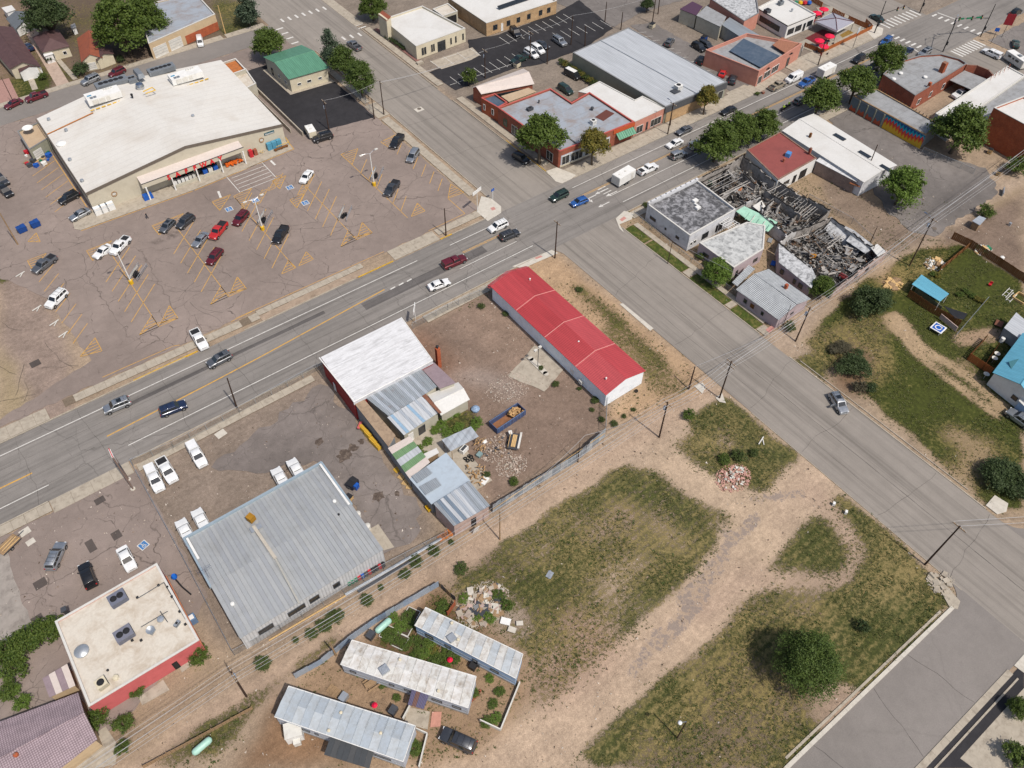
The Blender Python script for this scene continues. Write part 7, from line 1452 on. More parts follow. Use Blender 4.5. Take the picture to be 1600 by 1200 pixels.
    if s.get('rack'):
        rk=MB()
        for y in(-1,1):rk.tube((t0+.2,y*wt*.82,H+.05),(t1-.3,y*wt*.82,H+.05),.022,n=4)
        for x in(t0+.5,(t0+t1)/2,t1-.6):rk.tube((x,-wt*.82,H+.05),(x,wt*.82,H+.05),.018,n=4)
        BD('roof_rack',rk,M['black'],root)
    if s.get('spare'):
        t=wheel(root,-L/2-.1,0,.37);t.location=(-L/2-.09,0,1.0);t.rotation_euler=(0,0,PI/2);t.name='spare_wheel'
    r=s['r'];xf,xr=X(.835),X(.19)
    ab=MB()
    for x in(xf,xr):
        for y in(-1,1):
            ab.add([(x+(r+.06)*math.cos(t),y*(w+.004),r+(r+.06)*math.sin(t)) for t in[PI*i/10 for i in range(11)]]+[(x,y*(w+.004),.26)],[tuple(range(12))])
            wheel(root,x,y*(w-.08),r)
    BD('wheel_arch',ab,M['black'],root)
    for y in(-1,1):
        BD('headlight',MB().box((X(.966),y*w*.70,hood-.24),(.20,w*.34,.15),y*-.25),M['lampw'],root)
        BD('tail_light',MB().box((X(.010),y*w*.80,belt-.17),(.12,w*.20,.24)),M['lampr'],root)
        BD('mirror',MB().box((c1-.32,y*(w+.10),belt+.06),(.12,.20,.15)),M['black'] if colour in('white','silver') else pm,root)
    BD('grille',MB().box((X(.985),0,hood-.32),(.07,w*.95,.18)),M['black'],root)
    for bx_ in((X(.985),0,.42),(X(.006),0,.46)):BD('bumper',MB().box(bx_,(.13,W*.86,.16)),M['chrome'] if bed and colour!='white' else M['black'] if colour in('grey','dgrey','black') else pm,root)
    if kind in('suv','hatch') and colour in('silver','grey'):
        BD('sunroof',MB().box(((t0+t1)/2+.15,0,H+.002),(.8,.9,.01)),M['cglass'],root)
    return root
PROTO={}
NM={'sedan':'car','coupe':'car','suv':'car','bigsuv':'car','jeep':'car','hatch':'car','wagon':'car','minivan':'minivan','van':'van','pickup':'pickup_truck','topper':'pickup_truck'}
CT={'pickup':'pickup truck','topper':'pickup truck','van':'van','minivan':'minivan'}
def car(kind,colour,rear,front,label,group='vehicles parked at the store',z=.03,scale=1.0):
    a,b=P(*rear,.7),P(*front,.7);rz=math.atan2(b.y-a.y,b.x-a.x);c=(a+b)/2
    key=(kind,colour)
    if key not in PROTO:PROTO[key]=r=vehicle(kind,colour);r.name=NM[kind]
    else:r=clone(PROTO[key]);r.name=NM[kind]
    r.location=(c.x,c.y,z);r.rotation_euler=(0,0,rz);r['label']=label;r['category']=CT.get(kind,'car')
    r['group']=group
    if scale!=1:r.scale=(scale,)*3
    return r
g='vehicles parked in the store lot'
car('suv','black',(121,302),(94,316),'black suv parked close along the left wall of the store',g)
car('sedan','silver',(138,328),(111,342),'silver grey sedan parked behind the white ice chests at the store corner',g)
car('coupe','white',(172,383),(148,402),'low white coupe beside the white pickup near a lamp post',g)
car('pickup','white',(200,371),(175,397),'white pickup parked beside the white coupe, nose under the lamp post',g)
car('pickup','grey',(86,400),(52,426),'dark grey pickup at the head of the leftmost row of stalls',g)
car('bigsuv','white',(101,455),(75,480),'white suv alone at the worn left edge of the lot',g)
car('hatch','grey',(271,343),(251,363),'grey hatchback next to the black suv in the second row',g)
car('suv','dgrey',(301,337),(278,356),'dark suv between grey hatchback and silver sedan row',g)
car('sedan','silver',(323,364),(303,385),'silver sedan beside the bright red pickup',g)
car('pickup','red',(352,347),(330,374),'bright red pickup with a black bed cover',g)
car('suv','maroon',(386,330),(366,352),'deep red suv by the painted accessible bays',g)
car('wagon','maroon',(345,389),(325,413),'dark red wagon alone below the bright red pickup',g)
car('pickup','black',(447,353),(429,381),'black pickup right of the cart corral lamp post',g)
car('sedan','white',(486,266),(471,286),'white sedan in the row nearest the crossing stripes',g)
car('pickup','black',(626,213),(614,229),'black pickup in the stall nearest the side street driveway',g)
car('minivan','silver',(650,236),(640,251),'silver minivan along the side street pavement of the lot',g)
car('pickup','dgrey',(620,284),(604,305),'dark pickup near the hooked lamp post of the lot',g)
car('bigsuv','black',(519,210),(489,219),'black suv parked against the small white utility trailer',g)
car('pickup','white',(302,515),(321,546),'white pickup with dark open bed rolling out of the lot onto the street',g)
g='traffic on the main street'
car('suv','grey',(360,553),(325,571),'grey blue suv driving in the far lane left of the lot driveway',g)
car('suv','silver',(203,625),(162,642),'silver suv driving in the lane by the broken pavement',g)
car('suv','navy',(252,645),(289,631),'navy blue suv driving on the yellow centre line',g)
car('topper','maroon',(691,417),(729,401),'dark red pickup with a matching bed cap on the main street',g)
car('sedan','white',(669,450),(703,438),'white sedan driving below the dark red capped pickup',g)
car('suv','white',(794,346),(762,361),'white suv driving away from the junction',g)
car('suv','dgrey',(781,373),(811,361),'dark blue grey suv driving just below the white suv',g)
car('suv','dgreen',(888,299),(859,313),'very dark green suv crossing the junction',g)
car('hatch','blue',(920,309),(890,321),'bright blue hatchback waiting beside the turn arrows',g)
car('pickup','white',(997,271),(1027,257),'white pickup towing the boxy white trailer',g)
car('jeep','silver',(1047,247),(1073,237),'silver grey square suv in front of the white pickup',g)
car('jeep','white',(1075,232),(1101,220),'white square suv with a spare wheel half under the trees',g)
car('sedan','white',(1067,218),(1041,230),'white sedan in the lane near the tan shop fronts',g)
car('sedan','grey',(1080,198),(1057,209),'grey sedan parked at the kerb by the twin poles',g)
car('sedan','black',(1150,167),(1126,178),'black sedan parked at the kerb beyond the yellowing tree',g)
car('sedan','silver',(1206,173),(1184,184),'silver sedan mostly hidden behind the leafy street trees',g)
car('suv','grey',(1241,162),(1262,152),'grey suv ahead of the two motorcycles',g)
car('pickup','tan',(1202,140),(1227,127),'tan pickup parked by the pink shop front',g)
car('van','white',(1252,116),(1228,128),'white windowless van parked ahead of the tan pickup',g)
car('pickup','blue',(1272,122),(1248,135),'blue pickup behind the pale box truck',g)
car('suv','black',(1350,87),(1333,97),'black suv driving past the fenced patio',g)
car('suv','blue',(1393,57),(1376,72),'bright blue car just entering from the big crossroads',g)
car('suv','dgrey',(1372,101),(1355,110),'dark car half hidden behind the round street tree',g)
car('sedan','navy',(1424,76),(1411,84),'small dark sedan waiting at the stop line',g)
car('suv','silver',(1456,76),(1434,88),'silver suv waiting next to the curved brick building',g)
car('topper','white',(1564,90),(1535,77),'white pickup with bed cap towing the white camper trailer',g)
car('sedan','dgreen',(1380,33),(1361,22),'dark green sedan on the cross street by the traffic mast',g)
car('suv','black',(1579,24),(1597,13),'black and white suv in the corner lot by the red sign',g)
car('sedan','dgreen',(1588,74),(1587,62),'dark teal sedan in the lot behind the red sign',g)
g='cars in the lots behind the shops'
car('bigsuv','black',(800,45),(811,57),'black suv by the tan brick building',g)
car('minivan','white',(822,78),(839,89),'white minivan leftmost of the rear lot row',g);car('minivan','white',(831,70),(850,83),'second white minivan of the rear lot row',g)
car('sedan','dgrey',(839,64),(857,75),'dark sedan between minivan and silver suv in the rear lot row',g);car('bigsuv','silver',(865,58),(884,71),'silver suv rightmost of the rear lot row',g)
car('pickup','dgreen',(822,88),(801,97),'dark pickup carrying a teal load behind the brick shop',g)
car('van','black',(884,111),(905,122),'black van with a white roof on the dirt yard',g,scale=.92);car('minivan','dgreen',(874,133),(894,146),'dark green minivan behind the corner shop roof',g)
car('suv','grey',(1041,73),(1051,59),'grey suv in the narrow lot beside the big white roof',g);car('suv','black',(1083,68),(1101,79),'black car nose to nose with another by the blue bin',g)
car('suv','dgrey',(1097,67),(1111,75),'dark grey car next to the blue bin',g);car('suv','black',(1092,100),(1097,88),'black car against the pink side wall',g)
car('coupe','red',(1126,120),(1134,107),'bright red car beside the pink side wall',g);car('suv','dgrey',(1143,130),(1147,118),'dark car at the mouth of the narrow lot',g)
car('pickup','white',(1510,143),(1492,150),'white pickup parked under the flat canopy behind the brick building',g)
g='cars along the side streets'
car('suv','black',(803,241),(826,254),'black suv parked in the shade of the corner tree',g);car('pickup','grey',(562,77),(545,65),'grey pickup driving near the crosswalk',g)
car('suv','silver',(1303,618),(1318,642),'silver suv stopped at the kerb with an open door',g)
g='cars parked along the houses'
car('sedan','maroon',(33,156),(8,168),'dark red sedan at the far left kerb by the houses',g);car('pickup','maroon',(73,145),(40,157),'dark maroon pickup in front of the first house',g)
car('bigsuv','silver',(154,119),(128,131),'silver suv at the kerb before the orange roofed house',g);car('suv','maroon',(195,107),(170,119),'dark red suv nearest the large street tree',g)
car('sedan','navy',(51,78),(37,67),'dark blue car standing in the driveway between two houses',g)
car('van','white',(311,58),(314,72),'white truck parked in front of the garage doors',g,scale=.85)
car('suv','dgrey',(-4,275),(9,287),'dark car at the left edge behind the store bins',g);car('suv','black',(0,291),(17,306),'black suv at the left edge of the lot',g)
g='white work trucks in the gravel yard'
car('topper','white',(232,727),(252,770),'white capped pickup nearest the yard fence',g);car('pickup','white',(250,717),(272,753),'white pickup with an open dark bed between the capped trucks',g)
car('topper','white',(296,690),(320,732),'white capped pickup rightmost of the street side row',g)
car('topper','white',(300,850),(282,815),'white truck poking out at the left corner of the ribbed roof',g);car('topper','white',(325,833),(307,799),'second white truck from the left corner of the ribbed roof',g)
car('topper','white',(450,768),(430,733),'white truck nose out at the upper roof edge, left of a pair',g);car('topper','white',(475,754),(454,719),'white truck nose out at the upper roof edge, right of a pair',g)
g='cars by the flat white roof'
car('wagon','silver',(78,890),(96,847),'silver wagon with roof rack parked in the brown lot',g);car('suv','black',(143,915),(131,883),'black car squeezed beside the flat roof',g)
car('sedan','white',(188,853),(208,893),'white sedan parked against the flat white roof',g)
car('bigsuv','dgrey',(740,1168),(691,1146),'dark grey suv parked on sand by the trailer homes','car by the trailer homes')
car('bigsuv','silver',(1608,665),(1580,645),'silver blue suv at the right edge by the hedge','car by the blue roofed house')
c=P(1326,624,.7)
o=[r for r in bpy.data.objects if r.get('label','').startswith('silver suv stopped')][0]
db=MB().box((.35,-1.42,.78),(.10,.95,.62),.18);q=bpy.data.meshes.new('open_door');q.from_pydata(db.v,[],db.f);q.materials.append(CP_['silver']);dd=bpy.data.objects.new('open_door',q);COL.objects.link(dd);dd.parent=o
def dirt_bed(c):pass
def onbed(lab,mb,mat,name):
    o=[r for r in bpy.data.objects if r.get('label','')==lab][0];me=bpy.data.meshes.new(name);me.from_pydata(mb.v,[],mb.f);me.materials.append(mat);d=bpy.data.objects.new(name,me);COL.objects.link(d);d.parent=o
onbed('bright red pickup with a black bed cover',MB().box((-1.72,0,1.27),(1.95,1.62,.05)),M['black'],'bed_cover')
onbed('black van with a white roof on the dirt yard',MB().box((-.6,0,2.12),(3.6,1.5,.06),top=.95),M['white'],'roof_panel')
# ---- trailers
def trailer(name,rear,front,L,W,H,mat,label,ramp=False,z0=.55):
    a,b=P(*rear,1.0),P(*front,1.0);rz=math.atan2(b.y-a.y,b.x-a.x);c=(a+b)/2
    t=TH(name,label,'trailer')
    mb=MB().box((0,0,z0+(H-z0)/2),(L,W,H-z0),top=.985);BD('box_body',mb,mat,t,30)
    BD('roof_cap',MB().box((0,0,H+.015),(L*.97,W*.95,.05)),M['white'],t)
    tr=MB()
    for y in(-1,1):tr.box((0,y*(W/2+.004),z0+.06),(L,.02,.12))
    for y in(-1,1):tr.box((L/2-.04,y*(W/2-.03),z0+(H-z0)/2),(.1,.1,H-z0-.02))
    BD('edge_trim',tr,M['grey'],t)
    BD('door',MB().box((L*.28,-W/2-.012,z0+.95),(.85,.03,1.75)),M['offwhite'],t);BD('rear_door',MB().box((-L/2-.015,0,z0+(H-z0)/2),(.03,W*.9,(H-z0)*.92)),M['offwhite'],t)
    BD('roof_vent',MB().box((.3,0,H+.10),(.45,.45,.12)).box((-L*.3,0,H+.08),(.3,.3,.08)),M['offwhite'],t)
    BD('drawbar',MB().tube((L/2,-W*.35,.5),(L/2+1.1,0,.5),.05).tube((L/2,W*.35,.5),(L/2+1.1,0,.5),.05),M['black'],t)
    for x in(-.5,.3):
        for y in(-1,1):wheel(t,x,y*(W/2+.02),.33)
    t.location=(c.x,c.y,.03);t.rotation_euler=(0,0,rz);return t
trailer('box_trailer',(963,285),(985,272),5.6,2.5,2.75,M['white'],'boxy white cargo trailer behind the white pickup on the main street')
trailer('box_trailer',(1280,118),(1300,108),5.4,2.4,2.7,M['white'],'pale box trailer half behind the street trees near the blue pickup')
cm=trailer('camper_trailer',(1602,106),(1572,86),6.6,2.4,2.7,M['offwhite'],'white camper trailer behind the capped white pickup')
BD('window',MB().box((1.6,1.22,1.9),(1.0,.04,.55)).box((-1.2,1.22,1.9),(1.2,.04,.55)).box((.2,1.22,1.9),(.6,.04,.5)),M['glass'],None).parent=cm
BD('rooftop_unit',MB().box((-.5,0,2.9),(1.0,.8,.3)),M['grey'],None).parent=cm
trailer('utility_trailer',(482,200),(490,213),3.6,2.0,2.0,M['cream'],'small cream box trailer in front of the black suv by the dark lot')
def flatbed(px,rz,L,W,label,load,mat=None):
    t=TH('flatbed_trailer',label,'trailer');mt=mat or M['wood']
    for i in range(int(W/.2)):BD('deck_board',MB().box((0,-W/2+.1+i*.2,.62),(L,.18,.05)),mt,t)
    BD('frame',MB().box((0,-W/2,.55),(L,.08,.14)).box((0,W/2,.55),(L,.08,.14)).tube((L/2,0,.5),(L/2+1.2,0,.45),.05),M['dgrey'],t)
    for y in(-1,1):wheel(t,-.2,y*(W/2+.08),.3)
    load(t);c=P(*px,.5);t.location=(c.x,c.y,.0);t.rotation_euler=(0,0,rz);return t
def load_planks(t):
    for i in range(9):BD('plank',MB().box((RU(-.3,.3),-.7+i*.17,.72+.05*random.random()),(2.6+random.random()*.4,.15,.05),RU(-.12,.12)),M['wood'] if i%3 else M['newwood'],t)
flatbed((13,851),.45,3.4,1.8,'small trailer stacked with old planks at the left edge of the brown lot',load_planks)
def load_planks2(t):
    BD('rail_side',MB().box((0,.8,.95),(3.2,.06,.5)),M['newwood'],t)
    for i in range(3):BD('plank',MB().box((0,-.3+i*.26,.75),(2.6,.22,.14)),M['newwood'],t)
    BD('beam',MB().box((.2,-1.0,.8),(3.4,.34,.3)),M['offwhite'],t);BD('white_box',MB().box((1.5,.9,.95),(.7,.6,.3),.4),M['white'],t)
flatbed((803,690),.75,3.4,1.9,'dark flat trailer with golden planks near the blue dumpster',load_planks2,M['dgrey'])
t=TH('rolloff_container','long blue steel container half full of sawn logs in the dirt yard','dumpster');L_,W_,H_=6.6,2.2,1.35
b3=MB()
for y in(-1,1):b3.box((0,y*W_/2,H_/2+.15),(L_,.08,H_))
for x in(-1,1):b3.box((x*L_/2,0,H_/2+.15),(.08,W_+.08,H_))
BD('side_wall',b3,plain('scuffed_blue_steel',S(74,98,142),.6,0,.3,2,dirt=S(96,72,62),dscale=1.0,damt=.8),t);BD('floor',MB().box((0,0,.22),(L_-.1,W_-.1,.08)),plain('rusty_plate',S(150,105,75),.9,0,.3,2),t)
rb=MB()
for i in range(8):
    for y in(-1,1):rb.box((-L_/2+.5+i*.8,y*(W_/2+.07),H_/2+.1),(.1,.08,H_-.1))
rb.tube((-L_/2,-W_/2,H_+.16),(L_/2,-W_/2,H_+.16),.06).tube((-L_/2,W_/2,H_+.16),(L_/2,W_/2,H_+.16),.06);BD('rib',rb,plain('faded_blue',S(110,130,165),.6,0,.25,2,dirt=S(120,90,75),damt=.6),t)
logm=plain('cut_log_end',S(198,160,112),.9,0,.2,4)
c=P(793,655,.5);t.location=(c.x,c.y,0);t.rotation_euler=(0,0,.06)
for i in range(36):
    x=RU(.7,3.0);y=RU(-.85,.85);a=RU(0,PI)
    lg=MB();l2=RU(.35,.6);rr=RU(.13,.26);lg.tube((-math.cos(a)*l2/2,-math.sin(a)*l2/2,0),(math.cos(a)*l2/2,math.sin(a)*l2/2,RU(-.1,.2)),rr,rr,8)
    o=SG('log',lg,logm,'pale sawn log lying in the pile inside the blue container','log','sawn logs in the blue container',40)
    o.location=(c.x+x*math.cos(.06)-y*math.sin(.06),c.y+x*math.sin(.06)+y*math.cos(.06),.35+RU(0,.95)*(1-abs(y)*.3))
# ---- two motorcycles with riders in hi-vis
hv=plain('hi_vis_yellow',(.50,.72,.04),.7);den=plain('dark_denim',(.03,.035,.05),.9)
def rider(px,rz,label):
    t=TH('motorcycle',label,'motorcycle');
    for x in(-.72,.72):
        BD('wheel',MB().lathe((x,0,.32),[(.22,-.06),(.32,-.05),(.32,.05),(.22,.06)],14,axis='Y'),M['rubber'],t)
    BD('frame',MB().loft([[(x,-w_,z-.12),(x,w_,z-.12),(x,w_*.7,z+.12),(x,-w_*.7,z+.12)] for x,w_,z in((-.75,.10,.62),(-.3,.16,.60),(.15,.19,.72),(.42,.14,.78))]),M['black'],t,40)
    BD('handlebar',MB().path([(.45,-.36,1.05),(.52,-.1,1.0),(.52,.1,1.0),(.45,.36,1.05)],.02).tube((.5,0,1.0),(.72,0,.35),.04),M['chrome'],t)
    BD('headlight',MB().lathe((.62,0,.88),[(.02,-.06),(.10,0),(.09,.05)],10,axis='X'),M['lampw'],t)
    for y in(-1,1):BD('saddlebag',MB().box((-.55,y*.30,.62),(.5,.18,.34),top=.9),M['black'],t)
    c=P(*px,.5);t.location=(c.x,c.y,.03);t.rotation_euler=(0,0,rz)
    J=[(-.18,0,.84),(-.14,0,1.10),(-.04,0,1.36),(-.02,0,1.48),(.02,0,1.66),(-.04,.2,1.37),(.16,.3,1.16),(.42,.32,1.08),(-.04,-.2,1.37),(.16,-.3,1.16),(.42,-.32,1.08),(-.12,.12,.82),(.26,.22,.76),(.16,.24,.38),(.3,.25,.32),(-.12,-.12,.82),(.26,-.22,.76),(.16,-.24,.38),(.3,-.25,.32)]
    Eg=[(0,1),(1,2),(2,3),(3,4),(2,5),(5,6),(6,7),(2,8),(8,9),(9,10),(0,11),(11,12),(12,13),(13,14),(0,15),(15,16),(16,17),(17,18)]
    R=[.15,.15,.17,.06,.115,.08,.055,.04,.08,.055,.04,.1,.085,.055,.05,.1,.085,.055,.05]
    p=person_mesh('person',J,Eg,R,[hv,den,M['white']],lambda z,x:2 if z>1.55 else(1 if z<.92 else 0))
    tag(p,label.replace('motorcycle ridden','rider seated on the motorcycle'),'person','riders in yellow vests');p.location=t.location;p.rotation_euler=(0,0,rz)
def person_mesh(name,J,E_,R,mats,pick):
    me=bpy.data.meshes.new(name);me.from_pydata(J,E_,[]);o=bpy.data.objects.new(name,me);COL.objects.link(o)
    md=o.modifiers.new('s','SKIN');me.skin_vertices
    for i,v in enumerate(me.skin_vertices[0].data):v.radius=(R[i],R[i]);v.use_root=i==0
    o.modifiers.new('sub','SUBSURF').levels=1
    dg=bpy.context.evaluated_depsgraph_get();m2=bpy.data.meshes.new_from_object(o.evaluated_get(dg));o.modifiers.clear();o.data=m2
    m2.materials.clear()
    for mt in mats:m2.materials.append(mt)
    for f in m2.polygons:f.material_index=pick(f.center.z,f.center.x);f.use_smooth=True
    return o
rider((1224,170),.02,'black motorcycle ridden in yellow vest nearer the grey suv');rider((1232,165),.0,'black motorcycle ridden in yellow vest beside another bike, farther up the lane')
def stand(px,rz,mats,label,lean=.0):
    J=[(0,0,.92),(0,0,1.15),(lean*.5,0,1.40),(lean*.6,0,1.50),(lean*.8,0,1.66),(lean*.5,.18,1.40),(.08+lean,.22,1.12),(.2+lean,.2,.92),(lean*.5,-.18,1.40),(-.02,-.23,1.12),(.06,-.24,.86),(0,.09,.88),(.1,.11,.48),(.12,.11,.06),(.26,.12,.05),(0,-.09,.88),(-.08,-.11,.48),(-.18,-.11,.08),(-.05,-.12,.05)]
    Eg=[(0,1),(1,2),(2,3),(3,4),(2,5),(5,6),(6,7),(2,8),(8,9),(9,10),(0,11),(11,12),(12,13),(13,14),(0,15),(15,16),(16,17),(17,18)]
    R=[.14,.13,.15,.055,.105,.07,.045,.038,.07,.045,.038,.09,.07,.05,.045,.09,.07,.05,.045]
    p=person_mesh('person',J,Eg,R,mats,lambda z,x:2 if z>1.5 else(1 if z<.95 else 0));c=P(*px)
    p.location=(c.x,c.y,.02);p.rotation_euler=(0,0,rz);return tag(p,label,'person')
stand((231,342),2.6,[plain('dark_shirt',(.03,.03,.035)),den,M['skin']],'person in dark clothes walking across the lot before the store',.1)
stand((1353+3,46),1,[plain('grey_shirt',(.2,.2,.22)),den,M['skin']],'person standing by the traffic mast at the patio corner')
# ================================================================== POLES AND WIRES
def pole(px,top,h,label,arms=1,lamp=False,can=False,mat=None,arm_dir=None,name='utility_pole',r=.16):
    c=P(*px);t=P(*top,h);lean_=Vector((t.x-c.x,t.y-c.y,0));lean_=lean_ if lean_.length<1.2 else lean_.normalized()*.3
    root=TH(name,label,'pole',(c.x,c.y,0),'utility poles');tp=c+lean_*.6+Vector((0,0,h));mt=mat or M['pole']
    BD('shaft',MB().tube(c-Vector((0,0,.2)),tp,r,r*.65,8),mt,root,50)
    d=arm_dir or(0,1);d=Vector((d[0],d[1],0)).normalized()
    for k in range(arms):
        q=tp-Vector((0,0,.35+k*.9));BD('crossarm',MB().box(q,(2.2,.1,.12),math.atan2(d.y,d.x)),M['wood'],root)
        ins=MB()
        for s in(-1,-.45,.45,1):ins.lathe(q+d*s+Vector((0,0,.06)),[(.05,0),(.06,.08),(.03,.14)],6)
        BD('insulator',ins,M['offwhite'],root)
    if can:
        q=tp-Vector((0,0,1.9));BD('transformer',MB().lathe(q+d*.32,[(.05,-.45),(.24,-.42),(.24,.35),(.12,.45)],12),plain('pale_transformer',S(190,200,214),.4,.3),root,50)
    if lamp:
        BD('lamp_arm',MB().path([tp-Vector((0,0,.6)),tp+d*.9+Vector((0,0,.1)),tp+d*1.7+Vector((0,0,.15))],.04),M['chrome'],root);BD('lamp_head',MB().box(tp+d*1.9+Vector((0,0,.12)),(.7,.28,.14),math.atan2(d.y,d.x)),M['chrome'],root)
    return tp
T={}
T['a']=pole((370,637),(357,590),8.1,'bare dark pole at the south kerb beside the chain link fence',0)
T['b']=pole((1030,683),(1043,628),9.9,'dark pole with crossarm and transformer by the alley mouth',1,can=True)
T['c']=pole((1124,622),(1147,556),10.0,'tall pole with double crossarms at the alley corner of the side street',2)
T['c2']=pole((1076,608),(1087,570),5.6,'short dark post left of the double crossarm pole',0)
T['d']=pole((1445,882),(1503,822),12.0,'tall leaning pole at the lower corner of the mown lot',1)
T['e']=pole((867,403),(871,337),9.6,'brown pole with a small crossarm at the corner ramp',1)
T['f']=pole((697,368),(695,320),7.2,'short dark pole on the pavement strip of the lot',0)
T['g']=pole((1043,412),(1056,370),6.2,'thin dark post on the verge grass of the side street',0,r=.09)
T['h']=pole((1243,533),(1268,478),8.8,'pole with pale transformer at the corner of the scalloped house',1,can=True)
T['h2']=pole((1224,507),(1236,476),5.2,'thin leaning post against the scalloped house',0,r=.08)
T['i']=pole((1421,415),(1458,326),12.5,'tall alley pole with street lamp and transformer',1,lamp=True,can=True)
T['j']=pole((1350,278),(1378,212),9.0,'bare black pole behind the long white roof',0)
T['k']=pole((385,1088),(362,1048),8.6,'pole crowded with crossarms and wires at the lower end of the alley',2,can=True)
T['l']=pole((525,1024),(514,1003),4.0,'short stub pole at the blue metal fence',0,mat=M['wood'])
T['m']=pole((781,843),(781,795),7.6,'pale tan pole beside the alley block shed',0,mat=M['wood'],r=.13)
T['n']=pole((903,722),(906,690),5.4,'thin dark post at the corrugated alley fence',0,r=.08)
T['o']=pole((600,179),(591,117),9.2,'pole with a crossarm at the driveway corner of the black lot',1)
T['p']=pole((585,186),(581,150),5.6,'shorter bare pole beside the driveway corner pole',0)
T['q']=pole((514,203),(508,150),8.0,'brown pole with transformer in the black lot by the small trailer',1,can=True)
T['r']=pole((1043,210),(1053,161),8.8,'twin dark pole on the shop pavement',1,lamp=True);T['r2']=pole((1047,196),(1050,166),5.6,'second of the twin poles on the shop pavement',0)
T['s']=pole((758,122),(758,70),8.0,'dark pole with transformers in the bank lot',1,can=True);T['t']=pole((892,70),(894,18),8.4,'bare pole at the right edge of the bank lot',0);T['u']=pole((914,72),(914,40),5.6,'shorter pole behind the bank lot row of cars',0)
T['v']=pole((855,100),(855,68),5.4,'pole standing in a weed patch on the dirt yard',0);T['w']=pole((1019,37),(1026,-12),8.4,'pole by the beige cabinet behind the shops',0);T['x']=pole((1028,22),(1032,-20),8.0,'second pole at the top edge behind the shops',0);T['y']=pole((828,92),(829,45),7.8,'pole with a transformer behind the parked minivans',1,can=True)
T['z']=pole((1278,102),(1287,62),6.6,'black street lamp post on the patio pavement',0);pole((970,46),(973,20),5.4,'thin pole behind the huge ribbed roof',0)
pole((945,35),(947,0),6.0,'pole at the edge of the grey rear lot',0);pole((352,52),(340,5),8,'yellowish pole on the lawn beside the garage building',0,mat=M['newwood']);pole((24,165),(2,118),7.6,'thin dark pole at the far left kerb',0,r=.1);pole((28,382),(0,320),9.0,'leaning pole beside the blue bins at the left edge',0,mat=M['wood'])
pole((1357,408),(1367,380),4.5,'dark stump of a pole rising from the burnt rear building',0,r=.12);pole((1360,378),(1365,372),4.4,'leaning dark post behind the burnt rear building',0,r=.1)
c=P(1058,1153);lp_=TH('lamp_post','dark lamp post with a white globe on the mown lot','lamp post',(c.x,c.y,0));tp=c+Vector((0.15,0,6.6));BD('shaft',MB().tube(c,tp,.1,.08,8),M['pole'],lp_);BD('lamp_arm',MB().tube(tp,tp+Vector((-.6,.3,.1)),.04),M['chrome'],lp_);BD('globe',MB().lathe(tp+Vector((-.8,.4,.1)),[(.05,-.2),(.28,-.12),(.3,.05),(.1,.2)],12),M['lampw'],lp_,60)
def lot_lamp(px,top,h,label,heads=((1,.3),(-1,.2))):
    c=P(*px);t=P(*top,h);root=TH('lot_lamp',label,'lamp post',(c.x,c.y,0),'white lamp posts of the lot');tp=Vector((c.x,c.y,h))
    BD('base',MB().lathe(c,[(.42,0),(.42,.9),(.36,.95)],14),M['yellowp'],root);BD('shaft',MB().tube(c+Vector((0,0,.9)),tp,.13,.10,8),M['white'],root,50)
    for dx,dy in heads:
        BD('lamp_arm',MB().path([tp,tp+Vector((dx*1.0,dy,.25)),tp+Vector((dx*1.8,dy*2,.15))],.05),M['chrome'],root);BD('lamp_head',MB().box(tp+Vector((dx*2.0,dy*2.1,.1)),(.8,.4,.16)),M['offwhite'],root)
lot_lamp((206,443),(183,397),8.6,'white lamp post on a yellow foot by the white pickup');lot_lamp((411,359),(398,312),8.0,'white lamp post on a yellow foot before the store entrance');lot_lamp((585,290),(577,232),8.6,'white lamp post with a hooked arm nearest the side street')
def wire(pts,sag=.6,r=.022,label='thin pale power line sagging over the alley'):
    mb=MB();out=[]
    for a,b in zip(pts,pts[1:]):
        n=10
        for i in range(n+(1 if b is pts[-1] else 0)):t=i/n;p=a.lerp(b,t);out.append(p-Vector((0,0,sag*4*t*(1-t))))
    mb.path(out,r,4);o=SG('power_line',mb,WM,label,'wire','overhead power lines')
WM=plain('aluminium_wire',(.5,.5,.5),.5,.4)
far=Vector((-90,52,9));V3=Vector
for dy in(-1,-.45,.45,1):
    o=V3((0,dy,-.2));wire([far+o,T['k']+o,T['b']+o,T['c']+o,T['h']+o,T['i']+o,V3((240,58,10))+o],1.1)
for dy in(-1.0,.0,.9):o=V3((0,dy,-1.1));wire([far+o,T['k']+o,T['b']+o,T['c']+o],1.3,label='lower telephone cable along the alley')
wire([T['c']+V3((0,.5,-2)),V3((150,54.5,8)),V3((230,60,8))],1.2,.05,'thick cable crossing the side street');wire([T['c2'],T['h']+V3((0,0,-2.5))],.4,.03,'cable from the short post over the side street')
wire([T['h'],T['g']],.5,.02,'service wire to the verge post');wire([T['d'],V3((150,-30,11))],.8,.03,'wires leaving the leaning pole to the lower right');wire([T['d']+V3((0,1,0)),V3((150,-28,11))],.8,.03,'wires leaving the leaning pole to the lower right')
for dy in(-.8,0,.8):o=V3((dy,0,-.3));wire([T['o']+o,T['s']+o],.9,.025,'wire crossing the side street from the driveway pole')
wire([T['q'],T['o']],.6,.025,'wire along the black lot');wire([T['s'],T['y'],T['t'],T['w']],.7,.025,'wire behind the bank lot');wire([T['b']+V3((0,0,-1)),V3((60,57,4)),T['m']],.8,.03,'low tan cable along the corrugated fence')
